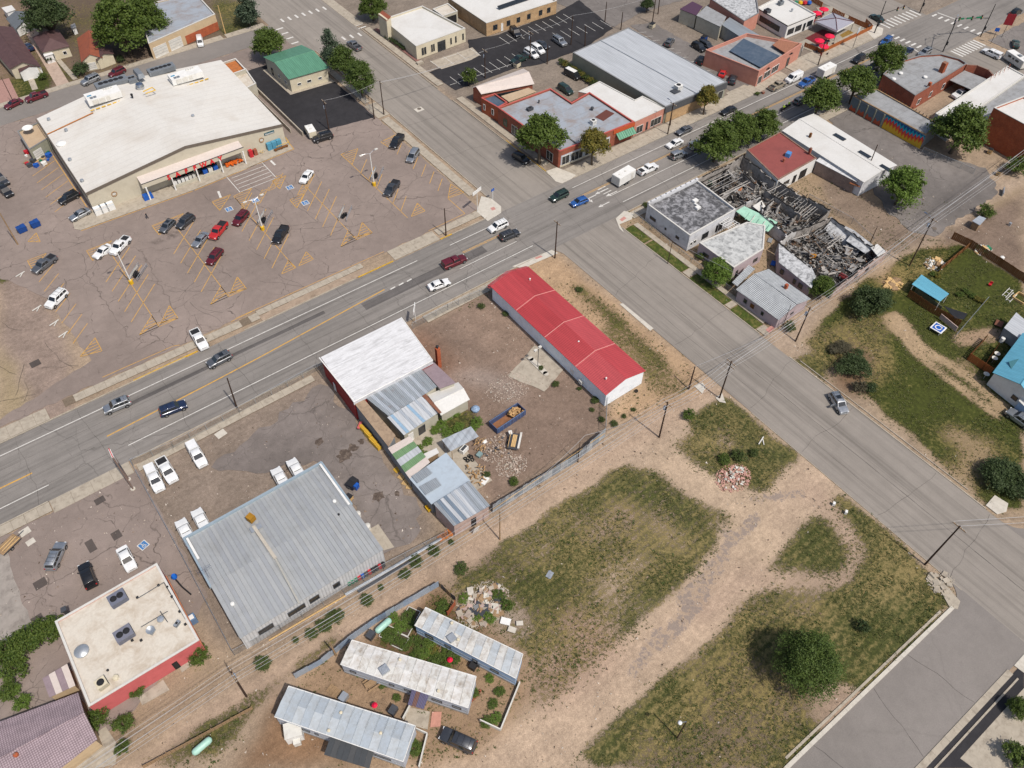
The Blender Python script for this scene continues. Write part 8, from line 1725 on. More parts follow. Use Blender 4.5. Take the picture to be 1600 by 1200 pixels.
# ================================================================== FENCES
meshm,n_,l_,b_=nmat('chain_link_mesh');b_.inputs['Base Color'].default_value=(.35,.37,.38,1);b_.inputs['Metallic'].default_value=.6;b_.inputs['Roughness'].default_value=.5;b_.inputs['Alpha'].default_value=.26
def chain(pts,h,label,post=3.0,slats=None,px=True):
    w=PL(pts) if px else[Vector((x,y,0)) for x,y in pts];c=sum(w,Vector())/len(w);root=TH('chain_link_fence',label,'fence',(c.x,c.y,0),'chain link fences');rail=MB()
    for a,b in zip(w,w[1:]):
        L=(b-a).length;k=max(1,int(L/post));rail.tube(a+V3((0,0,h)),b+V3((0,0,h)),.035,n=5)
        for i in range(k+1):q=a.lerp(b,i/k);BD('post',MB().tube(q,q+V3((0,0,h+.08)),.045,n=6),M['steel'],root)
        BD('wire_mesh',MB().poly([a+V3((0,0,.03)),b+V3((0,0,.03)),b+V3((0,0,h)),a+V3((0,0,h))]),meshm,root)
    BD('top_rail',rail,M['steel'],root);return root
chain([(208,727),(272,700),(375,645),(498,578)],1.8,'chain link fence between the gravel yard and the main street');chain([(208,727),(286,870),(367,1024)],1.8,'chain link fence left of the ribbed roof');chain([(367,1024),(440,985),(600,890),(700,838)],1.8,'chain link fence with rails along the alley side of the gravel yard')
chain([(645,514),(700,485),(766,455)],1.7,'chain link fence in front of the dirt yard',2.2);chain([(945,678),(948,612)],2.4,'dark gate fence at the end of the red roofed hall',1.5);chain([(1262,312),(1330,350),(1362,380)],1.6,'wire fence on the weedy ground behind the ruins');chain([(990,337),(1060,395),(1100,425),(1150,462)],1.2,'low chain link fence along the white building');chain([(1305,458),(1340,440),(1388,400)],1.2,'leaning green wire fence along the alley')
chain([(540,128+0),(585,180)],1.4,'chain link fence on the street side of the black lot',2.5);chain([(1490,640-110),(1540,472)],1.5,'wire fence between blue shed and bare ground');chain([(1440,238),(1520,272)],1.5,'fence with dark slats behind the grey mural lot')
def sheets(name,label,pts,h,mats,pw=.85,leanv=.03,group=None,px=True,cap=None):
    w=PL(pts) if px else[Vector((x,y,0)) for x,y in pts];c=sum(w,Vector())/len(w);root=TH(name,label,'fence',(c.x,c.y,0),group)
    for a,b in zip(w,w[1:]):
        L=(b-a).length;n=max(1,int(L/pw));rz=math.atan2((b-a).y,(b-a).x)
        for i in range(n):
            q=a.lerp(b,(i+.5)/n);R3=Matrix.Rotation(rz,3,'Z')@Matrix.Rotation(RU(-leanv,leanv),3,'X');mb=MB();hh=h+RU(-.08,.08);m=4
            for k in range(m):mb.box(q+R3@V3(((k-(m-1)/2)*L/n/m,(k%2)*.02,hh/2)),(L/n/m+.004,.03,hh),M=R3)
            BD('metal_sheet',mb,mats[(i*5+i//2)%len(mats)],root)
    return root
galv=[plain('zinc_sheet_%d'%i,S(*c),.5,.35,.15,1.5,dirt=S(140,110,90),damt=.35) for i,c in enumerate(((190,202,212),(172,186,198),(206,214,220),(164,176,188)))]
sheets('corrugated_fence','leaning corrugated zinc fence between the dirt yard and the alley',[(770,801),(830,764),(900,722),(945,682)],2.4,galv);bmb=MB();a,b=P(770,796,2.1),P(945,677,2.1);bmb.tube(a,b,.06,n=4);SG('fence_rail',bmb,M['newwood'],'long tan timber rail along the corrugated fence top','rail')
sheets('blue_metal_fence','pale blue sheet metal fence between alley and trailer gardens',[(686,916),(645,940),(590,972),(545,1004),(505,1036),(462,1060)],1.7,[plain('pale_blue_sheet_%d'%i,S(*c),.5,.3,.12,1.5,dirt=S(130,120,110),damt=.3) for i,c in enumerate(((176,196,220),(150,170,196),(190,204,220)))],1.4)
sheets('plank_screen','dark screen of old sheets beyond the corner of the garden',[(686,916),(712,940)],1.5,[M['wood'],M['dgrey']],.5);boards('garden_gate_fence','orange brown board fence piece near the upper trailer home',PL([(700,962),(712,945)]),1.4,B['brickorange'],bw=.3)
boards('low_alley_fence','low timber fence along the bottom of the alley',PL([(225,1200),(300,1160),(395,1108)]),.9,M['wood'],bw=.5)
bf=M['brownwood']
boards('yard_fence','long dark brown board fence across the meadow yards',PL([(1486,373),(1514,386),(1560,415),(1610,448)]),1.9,bf,bw=.35);boards('side_fence','leaning reddish board fence with posts beside the alley',PL([(1512,387),(1466,425)]),1.5,B['pink'] if False else M['brownwood'],bw=.35);boards('shed_fence','dark stained board fence in front of the blue shed',PL([(1417,463),(1450,486),(1496,511)]),1.9,bf,bw=.35)
boards('pen_fence','bright orange brown board fence of the small pen',PL([(1511,562),(1546,585)]),1.8,pf,bw=.35);boards('pen_fence_dark','dark post rail fence of the small pen',PL([(1511,562),(1538,532)]),1.6,bf,bw=.5,gap=.15);boards('pen_fence_right','dark fence on the right side of the small pen',PL([(1534,578),(1556,545)]),1.6,bf,bw=.4,gap=.1)
SG('dark_tarp',MB().slab([P(1475,478,1.2),P(1492,497,1.9),P(1506,499,1.9),P(1512,490,1.6),P(1492,484,1.3)],.06),M['black'],'black tarpaulin stretched beside the blue shed','tarp');SG('pink_board',MB().box(P(1482,504,.8),(.15,4.2,1.2),-.15),B['pinkish'],'pale pinkish board leaning at the end of the dark fence','board')
for pts,l in(([(750,1127),(782,1142),(812,1068)],'white low wall and fence round the right trailer garden'),([(630,1125),(641,1104)],'short white wall beside the purple porch'),([(650,1140),(668,1148),(655,1200)],'thin white fence right of the nearest trailer home')):
    w=PL(pts);mb=MB()
    for a,b in zip(w,w[1:]):mb.box((a+b)/2+V3((0,0,.4)),((b-a).length,.15,.8),math.atan2((b-a).y,(b-a).x))
    SG('low_wall',mb,M['offwhite'],l,'wall')
# ================================================================== BINS, PALLETS, SIGNS, HEAPS
def dumpster(px,rz,mat,label,L=1.9,W=1.3,H=1.3,lid=None,open_=False):
    c=P(*px,H/2);t=TH('dumpster',label,'dumpster',(c.x,c.y,0));Rz=Matrix.Rotation(rz,3,'Z')
    mb=MB();mb.loft([[c.xy.to_3d()+Rz@V3((x*L/2*k,y*W/2*k,z)) for x,y in((-1,-1),(1,-1),(1,1),(-1,1))] for z,k in((.12,.92),(H,1.0))]);BD('bin_body',mb,mat,t)
    for s in(-1,1):BD('lid',MB().box(c.xy.to_3d()+Rz@V3((s*L/4,0,H+.04)),(L/2-.04,W+.06,.05),M=Rz@Matrix.Rotation(.06*s,3,'X')),lid or M['black'],t)
    rb=MB()
    for x in(-.4,0,.4):rb.box(c.xy.to_3d()+Rz@V3((x*L,-W/2-.01,H*.55)),(.08,.08,H*.8),rz)
    BD('rib',rb,mat,t);BD('side_pocket',MB().box(c.xy.to_3d()+Rz@V3((L/2+.05,0,H*.6)),(.12,W*.5,.15),rz).box(c.xy.to_3d()+Rz@V3((-L/2-.05,0,H*.6)),(.12,W*.5,.15),rz),M['dgrey'],t)
    return t
navy=plain('navy_bin',S(36,78,150),.5,0,.15,2)
dumpster((34,358),.1,navy,'blue dumpster nearest the left edge of the lot',lid=navy);dumpster((55,350),.1,navy,'blue dumpster right of another by the lot edge',lid=navy)
dumpster((551,756),.35,plain('navy_black',S(30,40,70),.5),'dark dumpster with blue lid on the gravel yard',lid=M['black']);dumpster((556,760),.45,M['blue'],'bright blue bin against the dark dumpster',.9,.8,1.2,lid=M['blue'])
dumpster((808,101),.3,M['cream'],'cream utility box behind the brick shop');dumpster((1019,40),.3,M['cream'],'cream cabinet with rusty foot at the pole behind the shops');dumpster((1100,60),.2,navy,'dark blue bin by the nose to nose cars')
dumpster((545,779),.4,M['newwood'],'tan open crate at the corner of the ribbed roof',1.3,1.0,1.0);dumpster((1547,236),.3,M['newwood'],'tan bin under the brick building wall',1.3,1.0,1.1);dumpster((1561,270),.3,M['newwood'],'tan bin at the alley by the weeds',1.3,1.0,1.1)
for px,l in(((559,804),'pale lidded tank along the right side of the ribbed roof'),((574,823),'pale tank with dark cap nearest the concrete apron')):
    c=P(*px,.6);tag_=SG('round_tank',MB().lathe((c.x,c.y,0),[(.5,0),(.52,1.0),(.3,1.15),(.05,1.2)],14),M['offwhite'],l,'tank',None,50)
bc=[M['green'],M['green'],M['green'],M['red'],M['blue'],M['dgrey'],M['red'],M['black'],M['black'],M['red'],M['black']];nm_=['green with a white band, leftmost','green, second from the left','green, third from the left','red, between green and blue','bright blue, larger','dark grey, right of the blue one','red, right of the dark one','black, middle of the dark group','black, next to the dark red one','red, second from the right end','black, at the right end']
for i in range(11):
    c=P(545+i*5.4,911-i*2.9,.5);t=TH('barrel','steel barrel, %s of the row at the ribbed wall'%nm_[i],'barrel',(c.x,c.y,0),'barrels along the ribbed wall')
    BD('drum',MB().lathe((c.x,c.y,0),[(.29,0),(.31,.05),(.29,.3),(.31,.33),(.29,.36),(.29,.6),(.31,.63),(.29,.66),(.3,.88),(.26,.9),(.02,.88)],14),bc[i],t,50);BD('rim',MB().lathe((c.x,c.y,.88),[(.31,0),(.31,.04),(.27,.04)],14,cap=False),M['offwhite'] if i<3 else M['black'],t)
for k,(a,b,mt,l) in enumerate((((470,948),(528,917),B['orangecap'],'long orange red beam on the ground by the ribbed wall'),((410,975),(478,943),M['steel'],'stack of long steel pipes by the ribbed wall'),((420,1000),(540,930),M['newwood'],'long pale timber beam along the fence of the ribbed building'),((540,930),(640,872),M['steel'],'bundle of grey pipes along the alley fence'),((640,872),(690,842),M['steel'],'second bundle of grey pipes near the orange pallets'),((560,925),(650,873),M['dgrey'],'dark pipe bundle beside the grey pipes'))):
    pa,pb=P(*a,.3),P(*b,.3);mb=MB()
    for j in range(1 if k in(0,2) else 5):o=V3((0,(j%3)*.16,(j//3)*.14));mb.tube(pa+o-V3((0,0,.1)),pb+o-V3((0,0,.1)),.09 if k not in(0,2) else.13,n=6)
    SG('pipe_stack',mb,mt,l,'pipes' if k not in(0,2) else 'beam')
def pallet(px,rz,label,mat=None,z=0.0,n=1,group=None,s=1.0):
    c=P(*px,z);t=TH('pallet',label,'pallet',(c.x,c.y,z),group);mt=mat or M['wood'];Rz=Matrix.Rotation(rz,3,'Z')
    for i in range(7):BD('slat',MB().box(c+Rz@V3((-.52+i*.173,0,.12)),(.13*s,1.05*s,.03),rz),mt,t)
    BD('runner',MB().box(c+Rz@V3((0,-.48,.06)),(1.15,.08,.09),rz).box(c+Rz@V3((0,0,.06)),(1.15,.08,.09),rz).box(c+Rz@V3((0,.48,.06)),(1.15,.08,.09),rz),mt,t);return t
ylp=plain('yellow_machinery',S(226,182,64),.6,0,.15,2,dirt=S(150,110,60),damt=.5)
for i,(px,d) in enumerate((((569,674),(1.0,2.2,.9)),((576,682),(1.2,1.6,1.0)),((584,692),(1.3,1.8,.8)),((591,700),(1.1,1.2,.7)))):
    c=P(*px);SG('yellow_machine_part',MB().box((c.x,c.y,d[2]/2+.1),(d[0]*.7,d[1],d[2]),.1,top=.85).box((c.x,c.y,d[2]+.15),(.3,d[1]*.8,.25),.1),ylp,['long yellow machine arm beside the grey wall, upper end','yellow machine block second from the upper end','yellow machine block with ridge, third from the top','lowest yellow machine block of the line'][i],'machine part','yellow equipment along the wall')
c=P(563,668);SG('red_bench',MB().box((c.x,c.y,.75),(1.6,.5,.1),.7).box((c.x,c.y+.2,.4),(1.4,.08,.7),.7),M['salmon'] if 'salmon' in M else B['salmon'],'small pinkish red rack above the yellow machine','rack')
for i,px in enumerate(((621,734),(628,745),(634,754),(640,760))):pallet(px,.1+i*.2,['yellow','tan','leaning tan','broken dark'][i]+' pallet against the green striped shed',ylp if i==0 else M['newwood'],0,1,'pallets by the green striped shed')
c=P(671,795);SG('yellow_crate',MB().box((c.x,c.y,.12),(1.1,1.0,.2)).box((c.x-.5,c.y,.4),(.08,1.0,.5)).box((c.x+.5,c.y,.4),(.08,1.0,.5)).box((c.x,c.y-.5,.4),(1.0,.08,.5)).box((c.x,c.y+.5,.4),(1.0,.08,.5)),M['yellowp'],'yellow open crate at the wall of the pale blue roofed shed','crate')
orp=plain('orange_pallet',S(212,130,70),.8)
for i,px in enumerate(((690,840),(697,836),(703,833))):pallet(px,.4*i,['leftmost','middle','rightmost'][i]+' of three orange pallets by the alley corner',orp,0,1,'orange pallets')
mb=MB();
for i in range(46):
    c=P(RU(728,758),RU(728,760));c.z=RU(.05,.7);a=RU(0,PI);lg=MB().tube((-.28,0,0),(.28,0,RU(-.1,.1)),.09,.08,6);o=SG('firewood',lg,logm if i%3 else M['wood'],'split firewood log in the courtyard heap','firewood','firewood heap',40);o.location=c;o.rotation_euler=(0,0,a)
for i in range(26):
    c=P(RU(742,758),RU(686,705));c.z=RU(.05,.9);lg=MB().tube((-.28,0,0),(.28,0,0),.09,.08,6);o=SG('firewood',lg,M['wood'] if i%2 else logm,'split log stacked at the end of the courtyard shed','firewood','stacked logs by the shed',40);o.location=c;o.rotation_euler=(0,0,RU(0,.6))
for i,px in enumerate(((727,716),(733,712),(738,718),(731,720),(736,714))):
    c=P(*px,.3);o=SG('tyre',MB().lathe((0,0,0),[(.18,-.11),(.32,-.11),(.34,0),(.32,.11),(.18,.11)],16,cap=False),M['rubber'],'old black tyre in the small courtyard pile','tyre','tyres in the courtyard');o.location=(c.x,c.y,.12+.22*(i>2));o.rotation_euler=(.15*i,.1,0)
c=P(725,705);w=TH('washing_machine','white washing machine with dark top under the courtyard shed','appliance',(c.x,c.y,0));BD('cabinet',MB().box((c.x,c.y,.5),(1.5,.9,.95),.3),M['white'],w);BD('control_top',MB().box((c.x,c.y,1.0),(1.3,.5,.06),.3),M['dgrey'],w)
c=P(749,712);SG('glass_crate',MB().box((c.x,c.y,.3),(1.0,.8,.5),.3),plain('pale_teal_plastic',S(140,165,165),.4),'pale teal plastic tub on the courtyard slab','tub');c=P(743,641);SG('blue_white_bundle',MB().lathe((c.x,c.y,0),[(.7,0),(.8,.5),(.4,.9),(.1,1.0)],9),plain('blue_white_tarp',S(150,175,205),.6,0,.5,5),'blue and white tarp bundle at the corner of the white gable shed','bundle');c=P(757,752);SG('white_sheet_pile',MB().box((c.x,c.y,.2),(1.6,1.0,.25),.4),M['white'],'white sheet beside the firewood heap','sheet');c=P(757,691);SG('white_sack',MB().lathe((c.x,c.y,0),[(.4,0),(.45,.3),(.2,.5)],8),M['white'],'white sack between shed and dirt yard','sack')
c=P(841,573);isl=MB();isl.box((c.x,c.y,.12),(1.1,4.6,.2));isl.lathe((c.x,c.y+2.3,.02),[(.55,0),(.55,.2)],14).lathe((c.x,c.y-2.3,.02),[(.55,0),(.55,.2)],14);SG('pump_island',isl,M['conc2'],'narrow rounded concrete island on the yard slab','island')
c=P(840,574);tpp=c+V3((0,0,5.2));s_=TH('sign_post','thin post with small twin floodlights on the concrete island','post',(c.x,c.y,0));BD('shaft',MB().tube(c,tpp,.07),M['dgrey'],s_);BD('floodlight',MB().box(tpp+V3((-.7,0,0)),(.6,.4,.3)).box(tpp+V3((.5,.2,0)),(.6,.4,.3)).tube(tpp+V3((-.7,0,0)),tpp+V3((.5,.2,0)),.03),M['offwhite'],s_)
c=P(994,612);o=SG('tyre',MB().lathe((0,0,0),[(.18,-.11),(.34,-.11),(.36,0),(.34,.11),(.18,.11)],16,cap=False),M['rubber'],'single tyre lying at the end of the red roofed hall','tyre');o.location=(c.x,c.y,.12)
a,b=P(201,749),P(208,764);sg_=TH('pylon_sign','tall two legged sign with a red and white edge at the brown lot','sign',tuple(((a+b)/2)[:2])+(0,));H_=9.0
for q in(a,b):BD('leg',MB().tube(q,q+V3((0,0,H_)),.14,.14,8),plain('tan_grey_steel',S(150,130,120),.6,.2),sg_);BD('foot',MB().lathe(q,[(.4,0),(.4,.12)],12),M['conc2'],sg_)
m_=(a+b)/2;u=(b-a).normalized();rz_=math.atan2(u.y,u.x);BD('sign_panel',MB().box(m_+V3((0,0,H_-.9)),(1.9,.3,1.8),rz_),M['white'],sg_);BD('red_edge',MB().box(m_+V3((0,0,H_+.06)),(1.95,.12,.12),rz_),M['red'],sg_);BD('lower_panel',MB().box(m_+V3((0,0,H_-4.5)),(2.0,.3,.8),rz_),M['dgrey'],sg_)
def sign(px,h,w,hh,mat,label,rz=0,txt=None,postmat=None,tm=None):
    c=P(*px);t=TH('sign',label,'sign',(c.x,c.y,0));BD('post',MB().tube(c,c+V3((0,0,h)),.07,n=6),postmat or M['white'],t);BD('panel',MB().box(c+V3((0,0,h-hh/2)),(w,.12,hh),rz),mat,t)
    if txt:text(txt,(c.x+.08*math.sin(rz),c.y-.08*math.cos(rz),h-hh*.65),(PI/2,0,rz),hh*.45,tm or M['red'],t,.01)
    return t
sign((746,331),6.0,3.0,.8,M['white'],'white pole sign at the corner of the store lot',.3);sign((770,312),3.0,.9,.6,M['blue'],'small blue sign by the corner ramp',.2)
sign((650,505),4.5,2.6,.9,M['white'],'white frame sign at the corner of the white coated roof',.9);sign((1332,76),6.2,1.5,1.6,plain('blank_backed_sign',S(214,218,222),.5),'white square sign on a thick dark post by the patio fence',.2,None,M['dgrey'])
sign((1565,58),6.8,2.4,3.2,plain('deep_red_sign',S(150,40,50),.5),'big deep red sign on a dark post at the crossroads',-.9,None,M['dgrey']);sign((1548,68),4.6,1.2,1.0,M['blue'],'small blue white sign near the crossroads',-.9,None,M['dgrey']);sign((1250,88),3.2,.3,1.6,M['white'],'white oval sign on the end wall of the pink shop',PI/2,None,M['dgrey'])
c=P(1192,146);SG('flower_barrel',MB().lathe((c.x,c.y,0),[(.4,0),(.5,.6)],10),B['brickred'],'red planter with greenery on the kerb before the pink shop','planter');tree('bush',(1183,146),.9,'plant in the red kerb planter','green',hk=.7,name='plant',cat='plant')
c=P(656,100);SG('planter',MB().box((c.x,c.y,.35),(1.8,1.0,.7)),M['conc'],'square concrete planter at the corner of the cream office','planter')
def mast(px,h,arm,label,heads=(.6,1.0),names=False,lum=None):
    c=P(*px);t=TH('traffic_signal',label,'traffic light',(c.x,c.y,0),'traffic signal masts');mt=M['black'];BD('shaft',MB().tube(c,c+V3((0,0,h)),.17,.10,8),mt,t);d=V3((arm[0],arm[1],0));z=V3((0,0,5.9))
    BD('mast_arm',MB().tube(c+z*.93,c+d+z*1.05,.11,.06,6),mt,t)
    for k in heads:
        q=c+d*k+z*1.03;hb=BD('signal_head',MB().box(q-V3((0,0,.2)),(.38,.32,1.15)),mt,t)
        for i,m3 in enumerate((M['lampr'],M['yellowp'],M['green'])):BD('lens',MB().lathe(q+V3((0,-.17,.15-.35*i)),[(.12,0),(.1,-.04)],10,axis='Y'),m3,hb)
    if names:
        for k in(.35,.65,.9):BD('name_plate',MB().box(c+d*k+z*1.03+V3((0,-.1,-.1)),(1.8,.05,.5),math.atan2(arm[1],arm[0])),M['green'],t)
    if lum:BD('luminaire',MB().tube(c+V3((0,0,h)),c+V3((lum[0],lum[1],h+.6)),.05).box(c+V3((lum[0],lum[1],h+.6)),(.8,.3,.12)),M['steel'],t)
    BD('push_box',MB().box(c+V3((0,-.25,2.6)),(.4,.35,.9)),mt,t)
mast((1366,52),9.5,(8.5,-1.5),'black signal mast at the patio corner with an arm over the street',(.72,1.0));mast((1473,81),8.5,(7.5,3.5),'black signal mast beside the curved brick hall',(.7,.95),lum=(3,1.5));mast((1532,57),9.5,(-9,4.5),'black signal mast with green street name plates',(.25,.55,.95),True);mast((1437,20),5.5,(.6,.2),'short black signal post across the crossroads',(.9,))
def corral(px,rz,label):
    c=P(*px);t=TH('cart_corral',label,'cart corral',(c.x,c.y,0),'cart corrals');Rz=Matrix.Rotation(rz,3,'Z')
    for y in(-1,1):BD('rail',MB().path([c+Rz@V3((-2.3,y*.9,.05)),c+Rz@V3((-2.3,y*.9,1)),c+Rz@V3((2.3,y*.9,1)),c+Rz@V3((2.3,y*.9,.05))],.05).tube(c+Rz@V3((-2.3,y*.9,.5)),c+Rz@V3((2.3,y*.9,.5)),.04),M['steel'],t)
    BD('side_panel',MB().box(c+Rz@V3((0,.9,.6)),(3.6,.04,.55),rz),M['offwhite'],t)
    for k in range(3):
        q=c+Rz@V3((-1.2+k*.45,RU(-.3,.3),0));a=rz+RU(-.2,.2);mb=MB()
        mb.box(q+V3((0,0,.72)),(.8,.5,.04),a).box(q+V3((0,0,.3)),(.8,.5,.04),a);R_=Matrix.Rotation(a,3,'Z')
        for s in(-1,1):mb.box(q+R_@V3((0,s*.26,.85)),(.85,.02,.3),a)
        mb.tube(q+R_@V3((-.5,-.25,1.05)),q+R_@V3((-.5,.25,1.05)),.03)
        SG('shopping_cart',mb,M['black'],'dark shopping cart standing in a corral of the store lot','shopping cart','shopping carts')
corral((217,428),.78,'metal cart corral beside the lamp post in the left rows');corral((415,343),.78,'metal cart corral at the lamp post before the entrance');corral((540,336),.78,'metal cart corral in the row below the hooked lamp post');corral((590,274),.78,'metal cart corral beside the hooked lamp post')
for i,px in enumerate(((152,327),(161,323),(170,319))):c=P(*px,.9);w=TH('ice_chest',['leftmost','middle','rightmost'][i]+' of three white ice chests at the left end of the store front','ice chest',(c.x,170.4,0));BD('chest_body',MB().box((c.x,170.4,.95),(1.7,1.2,1.9),top=.96),M['white'],w);BD('lid',MB().slab([(c.x-.8,169.8,1.5),(c.x+.8,169.8,1.5),(c.x+.8,170.4,2.0),(c.x-.8,170.4,2.0)],.05),plain('pale_blue_print',S(190,210,228),.4),w)
for i in range(3):SG('propane_cage',MB().box((56.2+i*1.25,170.6,.95),(1.15,.9,1.9)),plain('cyan_cage',S(90,160,190),.5,0,.4,5),['left','middle','right'][i]+' of three pale blue vending cabinets at the right end of the store','vending cabinet')
SG('blue_cart_box',MB().box((25.4,169.4,.6),(2.2,1.4,1.2),top=.9),M['blue'],'bright blue bin under the left end of the canopy','bin');SG('red_machine',MB().box((51.3,170.5,.95),(.9,.9,1.9)),M['red'],'red vending machine right of the canopy','vending machine');SG('red_machine',MB().box((52.5,170.6,.8),(.8,.8,1.6)),B['brickred'],'smaller dark red machine beside the red vending machine','vending machine')
t=TH('brown_bench','long brown planter bench at the right end of the store front','bench',(58.5,169.2,0));BD('seat',MB().box((58.5,169.2,.5),(3.6,.7,.12)),M['brownwood'],t)
for x in(57.0,58.5,60.0):BD('leg',MB().box((x,169.2,.22),(.3,.6,.44)),M['brownwood'],t)
pmk=plain('orange_pumpkin',S(232,110,36),.6)
for i in range(60):
    x,y=RU(44.6,48.6),RU(169.3,171.0);r=RU(.2,.3);o=SG('pumpkin',MB().lathe((0,0,0),[(.05,0),(.7*r,.05),(r,.6*r),(.8*r,1.2*r),(.1*r,1.25*r)],9),pmk,'orange pumpkin in the heap under the canopy','pumpkin','pumpkins heaped under the canopy',50);o.location=(x,y,.12+RU(0,.55))
for i in range(6):x=32.3+i*.9;SG('stacked_goods',MB().box((x,170.2,.8),(.7,.7,1.3)),M['white'] if i<4 else M['offwhite'],'white shrink wrapped goods behind the low front wall of the store','goods','goods at the store front')
for i in range(3):SG('stacked_goods',MB().box((39.5+i*1.3,170.0,.9),(1.0,.8,1.4)),[M['blue'],M['offwhite'],M['blue']][i],['blue','cardboard','second blue'][i]+' goods stack near the store door','goods')
t=TH('bicycle','yellow and black bicycle leaning by the red vending machine','bicycle',(53.8,170.2,0))
for x in(53.3,54.3):BD('wheel',MB().lathe((x,170.2,.34),[(.33,-.02),(.35,0),(.33,.02),(.30,0)],16,axis='Y',cap=False),M['black'],t)
BD('frame',MB().path([(53.3,170.2,.34),(53.6,170.2,.85),(54.15,170.2,.85),(54.3,170.2,.34),(53.8,170.2,.3),(53.6,170.2,.85)],.03),M['yellowp'],t)
for i in range(26):
    c=P(RU(38,80),RU(228,262));s=RU(.5,1.2);k=['green','blue','wood','dgrey','red','newwood','white'][i%7]
    if k=='wood' or k=='newwood':pallet((38+i*1.5,240+(i*7)%18),i*.3,'wooden pallet in the clutter beside the store annex',M[k],0,1,'clutter beside the annex')
    else:SG('plastic_crate',MB().box((c.x,c.y,s*.35),(s,s*.8,s*.7),RU(0,1)).box((c.x,c.y,s*.72),(s*1.04,s*.84,.06),0),M[k],'%s crate in the clutter beside the store annex'%k.replace('dgrey','dark grey'),'crate','clutter beside the annex')
def heap(px,rad,n,mats,label,smin=.15,smax=.5,h=.6,pieces=60):
    c=P(*px);t=TH('rubble_heap',label,'rubble',(c.x,c.y,0))
    for i in range(pieces):
        a=RU(0,2*PI);r=rad*random.random()**.6;z=h*(1-r/rad)*RU(.5,1)+.08;s=RU(smin,smax)*1.3;R3=Matrix.Rotation(RU(0,PI),3,'Z')@Matrix.Rotation(RU(-.5,.5),3,'X')
        BD('chunk',MB().box((c.x+r*1.3*math.cos(a),c.y+r*math.sin(a),z),(s,s*RU(.5,1),s*RU(.15,.5)),M=R3),random.choice(mats),t)
    mb=MB()
    for i in range(n):
        a=RU(0,2*PI);r=rad*1.15*random.random()**.6;z=max(.02,h*(1-r/rad)*RU(.2,.9));s=RU(.06,.2);mb.box((c.x+r*1.3*math.cos(a),c.y+r*math.sin(a),z),(s,s,s*.6),RU(0,PI))
    BD('small_rubble',mb,mats[0],t,kind='stuff');return t
bk=plain('pinkish_brick_bits',S(206,160,146),.9,0,.35,4)
heap((1146,747),2.3,500,[bk,M['offwhite'],M['conc2'],bk],'low heap of broken pinkish bricks in the weedy triangle',.15,.4,.45,90)
heap((755,945),3.0,900,[M['conc'],M['wood'],M['rubble'],M['conc'],M['dgrey'],M['wood'],B['pinkish'],M['conc2']],'wide heap of broken boards and slabs behind the trailer homes',.2,.8,.4,170)
for px,s in(((773,952),1.7),((790,972),1.5),((735,925),1.3),((800,985),1.2),((812,975),1.0)):c=P(*px);SG('broken_slab',MB().box((c.x,c.y,.3),(s,s*.7,.12),RU(0,PI)),M['conc2'] if px[0]!=790 else M['white'],'large pale broken slab on the rubble heap at %s'%{773:'its centre',790:'its lower side',735:'its upper end',800:'its lowest end',812:'its right tip'}[px[0]],'slab')
heap((778,700),2.4,300,[M['rubble'],M['wood'],M['dgrey']],'scattered stones and scrap between courtyard and dirt yard',.1,.35,.25,45);heap((800,728),2.0,300,[M['rubble'],M['conc']],'low heap of grey rubble in the dirt yard',.1,.35,.25,35);heap((795,605),3.0,400,[M['rubble'],M['conc2']],'thin scatter of pale stones beside the yard slab',.08,.22,.08,30)
heap((1470,910),1.6,150,[M['conc']],'broken kerb concrete at the lower street corner',.3,.8,.15,24);heap((1395,445),1.5,120,[M['newwood'],M['wood']],'broken tan boards beside the dark juniper',.5,1.4,.4,22);heap((1460,412),1.8,150,[M['offwhite'],M['newwood'],M['wood']],'litter and broken frames at the fence corner',.3,1.0,.3,26);heap((1535,390),1.6,120,[M['offwhite'],M['green'],M['newwood']],'clutter behind the long brown fence',.3,.9,.4,20)
def bed(px,rz,label,w=2.0):
    c=P(*px);t=TH('garden_bed',label,'garden bed',(c.x,c.y,0),'garden beds of the trailer homes');Rz=Matrix.Rotation(rz,3,'Z')
    for k in range(4):v=Rz@V3((math.cos(k*PI/2)*w/2,math.sin(k*PI/2)*w/2,.18));BD('board',MB().box(c+v,(w if k%2 else.08,.08 if k%2 else w,.3),rz),M['offwhite'] if 'pale' in label else M['wood'],t)
    BD('soil',MB().box(c+V3((0,0,.12)),(w-.1,w-.1,.2),rz),plain('garden_soil',(.06,.045,.03),.95),t)
for px,l in(((607,990),'pale framed bed below the mint tank'),((633,982),'pale framed bed second from the mint tank'),((625,1003),'pale framed bed nearest the middle trailer roof'),((643,962),'pale framed bed by the metal fence'),((657,1000),'timber bed beside the upper trailer home'),((675,1020),'timber bed with orange flowers'),((696,1020),'timber bed near the wooden steps')):bed(px,.5,l)
for px,l in(((599,978),'mint green propane tank at the metal fence of the garden'),((316,1166),'mint green propane tank in the lower left garden')):
    a=P(*px,.6);o=SG('propane_tank',MB().lathe((0,0,0),[(.1,-1.45),(.4,-1.3),(.5,-1.0),(.5,1.0),(.4,1.3),(.1,1.45)],14,axis='X').box((-.8,0,-.5),(.2,.6,.3)).box((.8,0,-.5),(.2,.6,.3)),plain('mint_tank',S(178,222,206),.4),l,'tank',None,50);o.location=(a.x,a.y,.05);o.rotation_euler=(0,0,.15);
t=TH('picnic_table','weathered picnic table beside the middle trailer home','picnic table',tuple(P(583,1068)[:2])+(0,));c=t.location
for i in range(5):BD('top_board',MB().box((c.x,c.y+(-.34+i*.17),.74),(2.4,.15,.05)),M['wood'],t)
for y in(-.8,.8):BD('bench_board',MB().box((c.x,c.y+y,.45),(2.4,.26,.05)),M['wood'],t)
